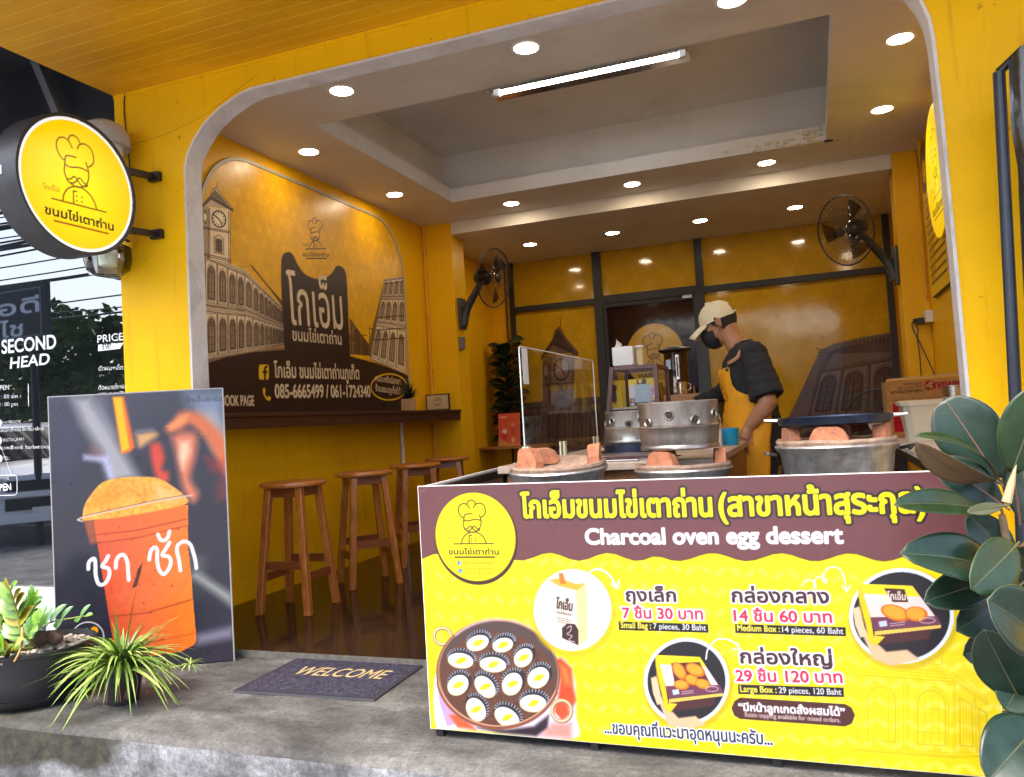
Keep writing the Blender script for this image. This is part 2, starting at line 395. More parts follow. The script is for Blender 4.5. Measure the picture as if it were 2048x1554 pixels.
        if parent is not None: o.parent = parent; BASE[o.name] = Vector(base)
        return o
def frame(o, ax, ay): return (np.array(o, float), np.array(ax, float), np.array(ay, float))
# ================================================================ materials shared
YEL = (0.86, 0.475, 0.004)
M_YEL = pbr('yellow_paint', YEL, 0.45, spec=0.12, specks=(0.40, 0.19, 0.01), var=0.035, scale=3.5, bump=0.12, bscale=26, dirt=(0.50, 0.22, 0.004), dirt_amt=0.16, dirt_scale=1.7)
M_YIN = pbr('yellow_inside_paint', (0.85, 0.46, 0.004), 0.42, spec=0.25, specks=(0.45, 0.22, 0.01), var=0.03, scale=2.0, bump=0.06, bscale=20, dirt=(0.48, 0.22, 0.005), dirt_amt=0.2, dirt_scale=1.3)
M_TRIM = pbr('grey_white_trim', (0.62, 0.58, 0.56), 0.55, var=0.10, scale=9, bump=0.25, bscale=60, dirt=(0.33, 0.29, 0.25), dirt_amt=0.6, dirt_scale=5)
M_CEIL = pbr('white_ceiling_paint', (0.70, 0.67, 0.62), 0.6, var=0.06, scale=1.6, bump=0.08, bscale=18, dirt=(0.36, 0.30, 0.20), dirt_amt=0.35, dirt_scale=1.1)
M_BLK = pbr('black_metal', (0.012, 0.012, 0.014), 0.38, var=0.2, scale=8, bump=0.05)
M_BLKP = pbr('black_plastic', (0.016, 0.016, 0.018), 0.35, var=0.25, scale=10)
M_WHT = pbr('white_plastic', (0.74, 0.73, 0.70), 0.35, var=0.04, scale=10)
M_STEEL = pbr('steel', (0.62, 0.60, 0.57), 0.28, 1.0, var=0.12, scale=12, bump=0.05)
M_CHROME = pbr('polished_steel', (0.80, 0.80, 0.80), 0.12, 1.0, var=0.05, scale=6)
M_FOAM = pbr('white_board_edge', (0.80, 0.79, 0.76), 0.6, var=0.05)

# soffit planks: thin pale lines paint the highlight along each plank gap, darker water marks
def soffit_mat():
    m, nt, b = newmat('yellow_plank_soffit'); L = nt.links
    tc = node(nt, 'ShaderNodeTexCoord'); sp = node(nt, 'ShaderNodeSeparateXYZ'); L.new(tc.outputs['Object'], sp.inputs[0])
    mm = node(nt, 'ShaderNodeMath', operation='MULTIPLY'); mm.inputs[1].default_value = 1/0.0735; L.new(sp.outputs['Y'], mm.inputs[0])
    fr = node(nt, 'ShaderNodeMath', operation='FRACT'); L.new(mm.outputs[0], fr.inputs[0])
    lt = node(nt, 'ShaderNodeMath', operation='LESS_THAN'); lt.inputs[1].default_value = 0.045; L.new(fr.outputs[0], lt.inputs[0])
    n = node(nt, 'ShaderNodeTexNoise'); n.inputs['Scale'].default_value = 1.8; n.inputs['Detail'].default_value = 7
    mp = node(nt, 'ShaderNodeMapping'); mp.inputs['Scale'].default_value = (0.7, 2.2, 1); L.new(tc.outputs['Object'], mp.inputs[0]); L.new(mp.outputs[0], n.inputs['Vector'])
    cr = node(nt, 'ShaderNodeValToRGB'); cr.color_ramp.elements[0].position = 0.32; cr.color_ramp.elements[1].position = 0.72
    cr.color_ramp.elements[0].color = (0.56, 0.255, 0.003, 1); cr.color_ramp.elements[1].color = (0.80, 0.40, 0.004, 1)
    L.new(n.outputs['Fac'], cr.inputs[0])
    n2 = node(nt, 'ShaderNodeTexNoise'); n2.inputs['Scale'].default_value = 2.3; L.new(tc.outputs['Object'], n2.inputs['Vector'])
    ml = node(nt, 'ShaderNodeMath', operation='MULTIPLY'); L.new(lt.outputs[0], ml.inputs[0]); L.new(n2.outputs['Fac'], ml.inputs[1])
    mx = node(nt, 'ShaderNodeMix', data_type='RGBA'); mx.inputs[7].default_value = (0.95, 0.66, 0.10, 1)
    L.new(ml.outputs[0], mx.inputs[0]); L.new(cr.outputs[0], mx.inputs[6]); L.new(mx.outputs[2], b.inputs['Base Color'])
    b.inputs['Roughness'].default_value = 0.4; return m
M_SOF = soffit_mat()

# concrete: grey with streaks, moss towards the edge on the left (real growth, by place)
def concrete(name, base, dark, light, moss=0.0, streak=(1, 1, 1)):
    m, nt, b = newmat(name); L = nt.links
    tc = node(nt, 'ShaderNodeTexCoord'); mp = node(nt, 'ShaderNodeMapping'); mp.inputs['Scale'].default_value = streak; L.new(tc.outputs['Object'], mp.inputs[0])
    n = node(nt, 'ShaderNodeTexNoise'); n.inputs['Scale'].default_value = 3.5; n.inputs['Detail'].default_value = 10; n.inputs['Roughness'].default_value = 0.68
    L.new(mp.outputs[0], n.inputs['Vector'])
    cr = node(nt, 'ShaderNodeValToRGB'); e = cr.color_ramp.elements; e[0].position = 0.33; e[0].color = (*dark, 1); e[1].position = 0.70; e[1].color = (*light, 1)
    k = e.new(0.5); k.color = (*base, 1); L.new(n.outputs['Fac'], cr.inputs[0]); out = cr.outputs[0]
    n4 = node(nt, 'ShaderNodeTexNoise'); n4.inputs['Scale'].default_value = 60; n4.inputs['Detail'].default_value = 6; L.new(tc.outputs['Object'], n4.inputs['Vector'])
    mg = node(nt, 'ShaderNodeMix', data_type='RGBA', blend_type='OVERLAY'); mg.inputs[0].default_value = 0.7
    L.new(out, mg.inputs[6]); L.new(n4.outputs['Fac'], mg.inputs[7]); out = mg.outputs[2]
    v1 = node(nt, 'ShaderNodeTexNoise'); v1.inputs['Scale'].default_value = 260; v1.inputs['Detail'].default_value = 3; L.new(tc.outputs['Object'], v1.inputs['Vector'])
    vr = node(nt, 'ShaderNodeMapRange'); vr.inputs['From Min'].default_value = .35; vr.inputs['From Max'].default_value = .68; vr.inputs['To Min'].default_value = .72; vr.inputs['To Max'].default_value = 1.3; L.new(v1.outputs['Fac'], vr.inputs[0])
    vm = node(nt, 'ShaderNodeMix', data_type='RGBA', blend_type='MULTIPLY'); vm.inputs[0].default_value = 1; L.new(out, vm.inputs[6]); L.new(vr.outputs[0], vm.inputs[7]); out = vm.outputs[2]
    v2 = node(nt, 'ShaderNodeTexNoise'); v2.inputs['Scale'].default_value = 1.6; v2.inputs['Detail'].default_value = 12; v2.inputs['Roughness'].default_value = .75; v2.inputs['Distortion'].default_value = 1.5; L.new(tc.outputs['Object'], v2.inputs['Vector'])
    v3 = node(nt, 'ShaderNodeMapRange'); v3.inputs['From Min'].default_value = .42; v3.inputs['From Max'].default_value = .60; v3.inputs['To Min'].default_value = .55; v3.inputs['To Max'].default_value = 1.1; L.new(v2.outputs['Fac'], v3.inputs[0])
    v4 = node(nt, 'ShaderNodeMix', data_type='RGBA', blend_type='MULTIPLY'); v4.inputs[0].default_value = 1; L.new(out, v4.inputs[6]); L.new(v3.outputs[0], v4.inputs[7]); out = v4.outputs[2]
    if moss:
        sp = node(nt, 'ShaderNodeSeparateXYZ'); L.new(tc.outputs['Object'], sp.inputs[0])
        n2 = node(nt, 'ShaderNodeTexNoise'); n2.inputs['Scale'].default_value = 5; n2.inputs['Detail'].default_value = 8; L.new(tc.outputs['Object'], n2.inputs['Vector'])
        mr = node(nt, 'ShaderNodeMapRange'); mr.inputs['From Min'].default_value = -1.75; mr.inputs['From Max'].default_value = -2.9; L.new(sp.outputs['X'], mr.inputs[0])
        mz = node(nt, 'ShaderNodeMapRange')
        if moss == 1: mz.inputs['From Min'].default_value = -0.25; mz.inputs['From Max'].default_value = -0.14; L.new(sp.outputs['Z'], mz.inputs[0])
        else: mz.inputs['From Min'].default_value = -0.35; mz.inputs['From Max'].default_value = -0.72; L.new(sp.outputs['Y'], mz.inputs[0])
        a = node(nt, 'ShaderNodeMath', operation='MULTIPLY'); L.new(mr.outputs[0], a.inputs[0]); L.new(mz.outputs[0], a.inputs[1])
        s2 = node(nt, 'ShaderNodeMath', operation='ADD'); L.new(a.outputs[0], s2.inputs[0]); L.new(n2.outputs['Fac'], s2.inputs[1])
        th = node(nt, 'ShaderNodeMapRange'); th.inputs['From Min'].default_value = 0.86 if moss == 1 else 1.0; th.inputs['From Max'].default_value = 1.10 if moss == 1 else 1.45; L.new(s2.outputs[0], th.inputs[0])
        n3 = node(nt, 'ShaderNodeTexNoise'); n3.inputs['Scale'].default_value = 30; n3.inputs['Detail'].default_value = 5; L.new(tc.outputs['Object'], n3.inputs['Vector'])
        c3 = node(nt, 'ShaderNodeValToRGB'); c3.color_ramp.elements[0].color = (0.006, 0.006, 0.004, 1); c3.color_ramp.elements[1].color = (0.034, 0.031, 0.017, 1)
        c3.color_ramp.elements[0].position = 0.35; c3.color_ramp.elements[1].position = 0.7
        L.new(n3.outputs['Fac'], c3.inputs[0])
        mx = node(nt, 'ShaderNodeMix', data_type='RGBA'); L.new(th.outputs[0], mx.inputs[0]); L.new(out, mx.inputs[6]); L.new(c3.outputs[0], mx.inputs[7]); out = mx.outputs[2]
    L.new(out, b.inputs['Base Color']); b.inputs['Roughness'].default_value = 0.75
    bp = node(nt, 'ShaderNodeBump'); bp.inputs['Strength'].default_value = 0.5; bp.inputs['Distance'].default_value = 0.006
    L.new(n4.outputs['Fac'], bp.inputs['Height']); L.new(bp.outputs[0], b.inputs['Normal']); return m
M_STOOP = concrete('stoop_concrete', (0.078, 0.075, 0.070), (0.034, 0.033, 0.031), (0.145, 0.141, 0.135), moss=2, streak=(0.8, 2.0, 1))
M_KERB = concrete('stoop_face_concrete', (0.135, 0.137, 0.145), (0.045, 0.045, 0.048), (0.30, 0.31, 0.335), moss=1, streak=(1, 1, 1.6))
M_ROAD = concrete('asphalt', (0.21, 0.205, 0.20), (0.14, 0.14, 0.135), (0.29, 0.285, 0.275))

# ================================================================ ground
road = structure(MB().box(-160, 160, -160, 120, -0.6, -0.31).build('road', M_ROAD, smooth=0))
_mk = pbr('road_paint', (0.72, 0.70, 0.66), 0.6, var=0.15, scale=8)
mk = MB()
for i in range(-14, 15): mk.box(i*4-1, i*4+1, -7.06, -6.94, -0.306, -0.304)
structure(mk.build('road_marking', _mk, smooth=0))
# stoop: concrete pavement in front of the shop, its worn rounded edge a real slab
st = MB()
xs = np.linspace(-7, 6, 90); prof = [(0.102, -0.03), (-0.30, -0.031), (-0.60, -0.033), (-0.745, -0.036), (-0.778, -0.044), (-0.788, -0.062)]
P = [[(x, y+0.006*mnoise.noise((x*3, y*9, 1))*(1 if i > 3 else 0), z+(0.004*mnoise.noise((x*4, y*5, 5)) if i > 0 else 0)) for i, (y, z) in enumerate(prof)] for x in xs]
st.sheet(P); st.smooth = 60
structure(st.build('pavement', M_STOOP))
kf = MB(); Pk = []
for k, x in enumerate(xs):
    top = P[k][-1]; Pk.append([top]+[(x, -0.788-0.004*j+0.010*mnoise.noise((x*5, j*1.3, 9)), -0.062-0.05*j) for j in range(1, 6)])
kf.sheet(Pk); kf.smooth = 60
structure(kf.build('pavement_edge', M_KERB))
structure(MB().box(-7, 6, -0.75, 0.10, -0.6, -0.08).build('pavement_base', M_KERB, smooth=0))
# shop floor: dark polished tiles
def tile_mat():
    m, nt, b = newmat('dark_polished_tile'); L = nt.links
    tc = node(nt, 'ShaderNodeTexCoord')
    n = node(nt, 'ShaderNodeTexNoise'); n.inputs['Scale'].default_value = 2.2; n.inputs['Detail'].default_value = 6; L.new(tc.outputs['Object'], n.inputs['Vector'])
    cr = node(nt, 'ShaderNodeValToRGB'); cr.color_ramp.elements[0].color = (0.012, 0.007, 0.005, 1); cr.color_ramp.elements[1].color = (0.030, 0.017, 0.011, 1); L.new(n.outputs['Fac'], cr.inputs[0])
    br = node(nt, 'ShaderNodeTexBrick'); br.offset = 0; br.inputs['Scale'].default_value = 1.0; br.inputs['Mortar Size'].default_value = 0.002
    br.inputs['Brick Width'].default_value = 0.6; br.inputs['Row Height'].default_value = 0.6; br.inputs['Color1'].default_value = br.inputs['Color2'].default_value = (1, 1, 1, 1); br.inputs['Mortar'].default_value = (0.3, 0.3, 0.3, 1)
    L.new(tc.outputs['Object'], br.inputs['Vector'])
    mx = node(nt, 'ShaderNodeMix', data_type='RGBA', blend_type='MULTIPLY'); mx.inputs[0].default_value = 1; L.new(cr.outputs[0], mx.inputs[6]); L.new(br.outputs['Color'], mx.inputs[7]); L.new(mx.outputs[2], b.inputs['Base Color'])
    n2 = node(nt, 'ShaderNodeTexNoise'); n2.inputs['Scale'].default_value = 9; n2.inputs['Detail'].default_value = 8; L.new(tc.outputs['Object'], n2.inputs['Vector'])
    rr = node(nt, 'ShaderNodeMapRange'); rr.inputs['From Min'].default_value = 0.35; rr.inputs['From Max'].default_value = 0.75; rr.inputs['To Min'].default_value = 0.05; rr.inputs['To Max'].default_value = 0.16
    L.new(n2.outputs['Fac'], rr.inputs[0]); L.new(rr.outputs[0], b.inputs['Roughness']); b.inputs['IOR'].default_value = 1.45; b.inputs['Specular IOR Level'].default_value = .26; return m
fl = structure(MB().box(-3.22, 0.955, 0.100, 5.33, -0.05, 0.0).build('floor', tile_mat(), smooth=0))
structure(MB().box(-2.66, 0.575, 0.094, 0.0995, -0.05, 0.001).build('floor_edge_strip', pbr('worn_edge', (.09, .083, .072), .7, var=.4, scale=20), smooth=0))

# ================================================================ the shop building
shop = thing('shop_building', 'yellow painted shop front with wide rounded opening and plank soffit overhead', 'building', (-1.0, 0.05, 0))
lc = [(-2.668, 0.0), (-2.650, 1.231), (-2.643, 2.144), (-2.640, 2.301), (-2.622, 2.360), (-2.582, 2.422), (-2.509, 2.497), (-2.415, 2.552), (-2.31, 2.591), (-2.235, 2.606)]
rcv = [(0.10, 2.606), (0.225, 2.592), (0.36, 2.545), (0.462, 2.462), (0.527, 2.347), (0.548, 2.28), (0.556, 2.207), (0.560, 2.053), (0.563, 1.931), (0.567, 1.552), (0.573, 0.987), (0.578, 0.0)]
lc[0] = (-2.668, -0.04); rcv[-1] = (0.578, -0.04)
fr_y = lambda u, v, w: (u, w, v)
fw = MB(); outline = [(-3.06, -0.05), (-3.06, 2.76)]+[(3.2, 2.76), (3.2, -0.05)]+rcv[::-1]+lc[::-1]
fw.poly([outline], 0.0, 0.099, fr_y)
# slim cornice ridge and hairline crack on the wall
fw.box(-3.06, -0.2, -0.006, 0.0005, 2.715, 2.7295)
fw.build('facade_wall', M_YEL, shop, smooth=0)
crk = MB().tube([(-3.055, -0.0005, 2.455), (-2.93, -0.0005, 2.470), (-2.75, -0.0005, 2.478), (-2.5, -0.0005, 2.530), (-2.2, -0.0005, 2.66)], 0.0011, 4)
crk.build('wall_crack', pbr('dark_crack', (0.42, 0.20, 0.01), 0.8), shop)
# jamb lining of the opening
op = lc+rcv; tr = MB(); n = len(op)
def inset(k, d):
    a = Vector(op[max(0, k-1)]); b = Vector(op[min(n-1, k+1)]); t = (b-a).normalized(); nn = Vector((t.y, -t.x)); p = Vector(op[k])+nn*d; return p
ring_o = [inset(k, -0.001) for k in range(n)]; ring_i = [inset(k, 0.010) for k in range(n)]
for y0, y1 in ((-0.003, 0.104),):
    vs = [(p.x, y, p.y) for y in (y0, y1) for p in ring_i]; tr.add(vs, [(i, i+1, n+i+1, n+i) for i in range(n-1)])
    for y in (y0, y1): tr.add([(p.x, y, p.y) for p in ring_i]+[(p.x, y, p.y) for p in ring_o], [(i, i+1, n+i+1, n+i) for i in range(n-1)])
tr.smooth = 25; tr.build('opening_trim', M_TRIM, shop)
# side walls, back strips, pilasters
MB().box(-3.34, -3.22, 0.105, 5.45, -0.05, 3.5).build('side_wall', M_YIN, shop, smooth=0)
MB().box(0.955, 1.09, 0.105, 5.45, -0.05, 3.5).build('side_wall', M_YIN, shop, smooth=0)
for a, b in ((-3.2195, -2.981), (0.871, 0.9545)): MB().box(a, b, 5.33, 5.44, 0, 2.75).build('back_wall', M_YIN, shop, smooth=0)
MB().box(-3.2195, -2.923, 3.682, 3.95, 0, 2.866, 0, 0.004).build('pilaster', M_YIN, shop, smooth=0)
MB().box(0.772, 0.9545, 3.682, 3.95, 0, 2.866, 0, 0.004).build('pilaster', M_YIN, shop, smooth=0)
# ceiling with a stepped recess
ce = MB(); hole = [(-2.63, 1.11), (-2.63, 3.09), (0.303, 3.09), (0.303, 1.11)]
ce.poly([[(-3.2195, 0.1045), (0.9545, 0.1045), (0.9545, 3.9), (-3.2195, 3.9)], hole], 2.867, 2.982)
ce.box(-3.0, 0.70, 0.75, 3.45, 3.33, 3.36)
for x0, x1, y0, y1 in ((-2.82, -2.80, 0.93, 3.27), (0.47, 0.49, 0.93, 3.27), (-2.80, 0.47, 0.91, 0.93), (-2.80, 0.47, 3.27, 3.29)): ce.box(x0, x1, y0, y1, 2.9825, 3.3295)
ce.build('ceiling', M_CEIL, shop, smooth=0)
MB().box(-2.9225, 0.7715, 3.684, 5.4, 2.751, 2.866, 0, 0.003).build('beam', M_CEIL, shop, smooth=0)
for a, b in ((-3.2195, -2.923), (0.7725, 0.9545)): MB().box(a, b, 3.951, 5.33, 2.751, 2.80).build('ceiling_strip', M_CEIL, shop, smooth=0)
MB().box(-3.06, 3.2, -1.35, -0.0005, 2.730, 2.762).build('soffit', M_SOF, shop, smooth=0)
MB().box(-3.055, 3.2, -1.40, -1.351, 2.70, 3.3).box(-3.34, 3.2, -1.35, 5.5, 3.50, 3.6).box(-3.06, 3.2, -1.35, 0.1, 2.763, 3.49).box(-3.34, 1.09, 5.41, 5.5, 0, 3.5).box(1.10, 3.2, 0.105, 5.5, 2.2, 3.49).build('upper_light_block', M_YEL, shop, smooth=0)  # unseen mass above and behind the shop, added to stop light leaks
# flaking plaster at the recess corner (lumpy crust and a dark hole)
pl_ = MB()
for k in range(46):
    x = 0.303-abs(random.gauss(0, 0.28)); z = 2.872+random.random()*0.05*(1 if x < 0.1 else 2)
    pl_.ball((x, 3.089, z), random.uniform(.008, .026), 0.004, random.uniform(.005, .014), 7)
for k in range(40):
    x = 0.30+random.gauss(0.02, 0.10); y = 3.10+abs(random.gauss(0, 0.035))
    pl_.ball((x, y, 2.866), random.uniform(.008, .024), random.uniform(.006, .016), 0.004, 7)
pl_.build('flaking_plaster', pbr('flaking_plaster', (0.60, 0.53, 0.38), 0.8, var=0.4, scale=30, bump=0.5, bscale=60), shop)
hb = MB().ball((0.315, 3.100, 2.866), 0.030, 0.022, 0.006, 9).ball((0.34, 3.11, 2.866), 0.014, 0.02, 0.005, 8)
hb.build('plaster_hole', pbr('dark_hole', (0.03, 0.025, 0.02), 0.9), shop)
# vertical conduits in the back corners, ceiling patch
cdm = pbr('painted_conduit', (0.70, 0.36, 0.02), 0.4)
c_ = MB().tube([(-3.19, 3.66, 2.86), (-3.19, 3.66, 0.03)], 0.009, 8)
for z in (2.6, 2.0, 1.5): c_.box(-3.203, -3.177, 3.645, 3.681, z, z+0.02)
c_.build('conduit', cdm, shop)
MB().tube([(0.935, 3.66, 2.86), (0.935, 3.66, 1.72)], 0.008, 8).build('conduit', cdm, shop)
MB().tube([(0.935, 3.42, 2.86), (0.935, 3.42, 2.76), (0.94, 3.41, 2.70)], 0.014, 8).build('conduit', cdm, shop)
MB().lathe([(0.05, 0), (0.05, 0.004)], (0.60, 3.05, 2.862), 20).build('ceiling_patch', M_CEIL, shop)
MB().tube([(-3.03, 5.31, 2.75), (-3.03, 5.31, 1.0)], 0.012, 8).build('conduit', pbr('dark_conduit', (0.10, 0.05, 0.02), 0.5), shop)
# pale pipe under the wall counter
MB().tube([(-3.20, 3.05, 1.06), (-3.20, 3.05, 0.02)], 0.016, 10).build('waste_pipe', M_WHT, shop)

# ================================================================ downlights and tube
M_LED = emit('lit_led', (1.0, 0.80, 0.55), LAMP)
def make_downlight():
    t = thing('downlight', 'x', 'ceiling light', (0, 0, 0))
    MB().lathe([(0.062, -0.004), (0.078, -0.005), (0.080, 0.0)], (0, 0, 0), 28, caps=False).build('trim_ring', M_WHT, t)
    MB().lathe([(0.0, -0.0035), (0.062, -0.0035)], (0, 0, 0), 28, caps=False).build('lit_disc', M_LED, t)
    return t
dl = [(-2.214, .750, 2.867, 'lit downlight at the front left corner of the ceiling, just inside the arch'), (-1.135, .746, 2.867, 'lit downlight nearest the tube light, between the arch and the recess'),
      (-.133, .746, 2.867, 'lit downlight cut off by the top edge of the photo'), (.640, 1.559, 2.867, 'lit downlight beside the right curve of the arch'),
      (-2.926, 1.468, 2.867, 'lit downlight above the front half of the wall mural'), (-2.926, 2.635, 2.867, 'lit downlight above the back half of the wall mural'),
      (-2.215, 3.40, 2.867, 'lit downlight between the recess and the beam, leftmost of that row'), (-1.165, 3.40, 2.867, 'lit downlight between the recess and the beam, middle of that row'),
      (-.119, 3.40, 2.867, 'lit downlight under the flaking plaster, right end of the row before the beam'), (.633, 2.627, 2.867, 'lit downlight right of the recess, near the round patch'),
      (-2.442, 4.51, 2.751, 'lit downlight of the back ceiling, nearest the left wall fan'), (-1.601, 4.51, 2.751, 'lit downlight of the back ceiling, second from the left wall fan'),
      (-.772, 4.51, 2.751, 'lit downlight of the back ceiling in front of the door'), (.058, 4.51, 2.751, 'lit downlight of the back ceiling, nearest the right wall fan')]
d0 = make_downlight()
for i, (x, y, z, lb) in enumerate(dl):
    o = d0 if i == 0 else copy_tree(d0)
    o.location = (x, y, z); o['label'] = lb; o['group'] = 'downlights in the ceiling'
tl = thing('tube_light', 'long lit fluorescent tube in a mirrored tray in the ceiling recess', 'tube light', (-1.2, 2.1, 3.33))
f_ = MB()
yc = 2.14
for x0, x1 in ((-1.86, -0.50),):
    f_.add([(x0, yc-.10, 3.27), (x0, yc-.05, 3.322), (x0, yc+.05, 3.322), (x0, yc+.10, 3.27), (x1, yc-.10, 3.27), (x1, yc-.05, 3.322), (x1, yc+.05, 3.322), (x1, yc+.10, 3.27)], [(0, 1, 5, 4), (1, 2, 6, 5), (2, 3, 7, 6), (0, 1, 2, 3), (4, 5, 6, 7)])
f_.build('reflector', M_CHROME, tl, smooth=0)
MB().tube([(-1.80, yc, 3.285), (-0.56, yc, 3.285)], 0.016, 12).build('lit_tube', emit('lit_tube', (0.92, 0.97, 1.0), 4), tl)
for a, b in ((-1.84, -1.80), (-0.56, -0.52)): MB().box(a, b, yc-.02, yc+.02, 3.262, 3.31).build('lamp_holder', M_WHT, tl, smooth=0)
# ================================================================ drawing helpers for the printed boards
def hom(q):
    """unit square (0,0) (1,0) (1,1) (0,1) -> four corners"""
    A = []; B = []
    for (x, y), (u, v) in zip(((0, 0), (1, 0), (1, 1), (0, 1)), q):
        A += [[x, y, 1, 0, 0, 0, -u*x, -u*y], [0, 0, 0, x, y, 1, -v*x, -v*y]]; B += [u, v]
    h = np.append(np.linalg.solve(np.array(A, float), np.array(B, float)), 1).reshape(3, 3)
    def f(x, y):
        w = h @ np.array([x, y, 1.0]); return (w[0]/w[2], w[1]/w[2])
    return f
def smooth_path(pts, n=6):
    """Catmull-Rom through points"""
    P = [np.array(p, float) for p in pts]; P = [2*P[0]-P[1]]+P+[2*P[-1]-P[-2]]; out = []
    for i in range(1, len(P)-2):
        for t in np.linspace(0, 1, n, endpoint=False):
            a, b, c, d = P[i-1], P[i], P[i+1], P[i+2]
            out.append(0.5*(2*b+(c-a)*t+(2*a-5*b+4*c-d)*t*t+(3*b-a-3*c+d)*t**3))
    out.append(P[-2]); return [tuple(p) for p in out]
GK = None
def gheight(ch):
    A = np.concatenate(glyphs(ch)); return A[:, 1].max()-A[:, 1].min()
def tline(pr, t, a, b, hgt, col, **kw):
    """text from a to b (u, v points on the baseline), letters hgt tall"""
    ref = gheight('\u0e01') if any('\u0e00' < c < '\u0e7f' for c in t) else gheight('H')
    (u0, v0), (u1, v1) = a, b; w = math.hypot(u1-u0, v1-v0); size = hgt/ref*(0.84 if ref == gheight('\u0e01') else 1.0)
    pr.text(t, (u0+u1)/2, (v0+v1)/2, size, col, width=w, rot=math.degrees(math.atan2(v1-v0, u1-u0)), **kw)
def chef(pr, m, lw, col, txt=(25, 20, 15), tcol=None, extra=True):
    """line-drawn moustached chef in a tall hat over the shop's words; m maps drawing units to the board"""
    L = []
    def ar(cx, cy, r, a0, a1, ry=None): L.append([m(x, y) for x, y in arc(cx, cy, r, ry or r, a0, a1, 26)])
    ar(462, 430, 52, 75, 318); ar(522, 386, 41, 195, 345); ar(590, 428, 53, 230, 460)
    L[:] = []
    # lobes traced (y grows downwards in drawing units)
    P = lambda *p: L.append([m(x, y) for x, y in smooth_path(p)])
    P((508, 412), (490, 385), (462, 372), (428, 385), (412, 420), (418, 455), (440, 485), (458, 493))
    P((484, 378), (497, 352), (520, 342), (545, 352), (560, 376))
    P((540, 408), (555, 382), (590, 368), (625, 382), (641, 415), (640, 455), (620, 480), (602, 490))
    P((530, 458), (495, 460), (466, 470), (460, 510), (454, 550), (464, 580), (484, 605), (530, 618), (568, 606), (592, 585), (606, 545), (605, 510), (592, 470))
    P((457, 513), (480, 520), (505, 518), (535, 510), (570, 508), (604, 515))
    P((532, 580), (522, 566), (508, 568), (494, 582), (468, 592), (488, 604), (510, 600), (532, 580))
    P((532, 580), (542, 566), (556, 568), (570, 582), (596, 592), (576, 604), (554, 600), (532, 580))
    P((440, 713), (446, 680), (468, 645), (500, 624), (540, 614), (580, 622), (615, 645), (640, 680), (650, 713))
    L.append([m(505, 713), m(505, 645), m(526, 642)]); L.append([m(375, 716), m(712, 712)])
    pr.lines(L, lw, col)
    for x, y in ((525, 668), (557, 667), (525, 692), (557, 691)): u, v = m(x, y); pr.oval(u, v, lw*0.62, lw*0.62, col)
    if extra:
        a, b = m(333, 803), m(758, 806); h = math.hypot(*(np.array(m(400, 762))-np.array(m(400, 803))))
        tline(pr, 'ขนมไข่เตาถ่าน', a, b, h, txt, bold=0.028)
        pr.line([m(385, 829), m(720, 829)], lw*1.3, tcol or col)
        a, b = m(328, 678), m(422, 672); tline(pr, 'โกเอ็ม', a, b, h*0.62, col, alpha=0.75)
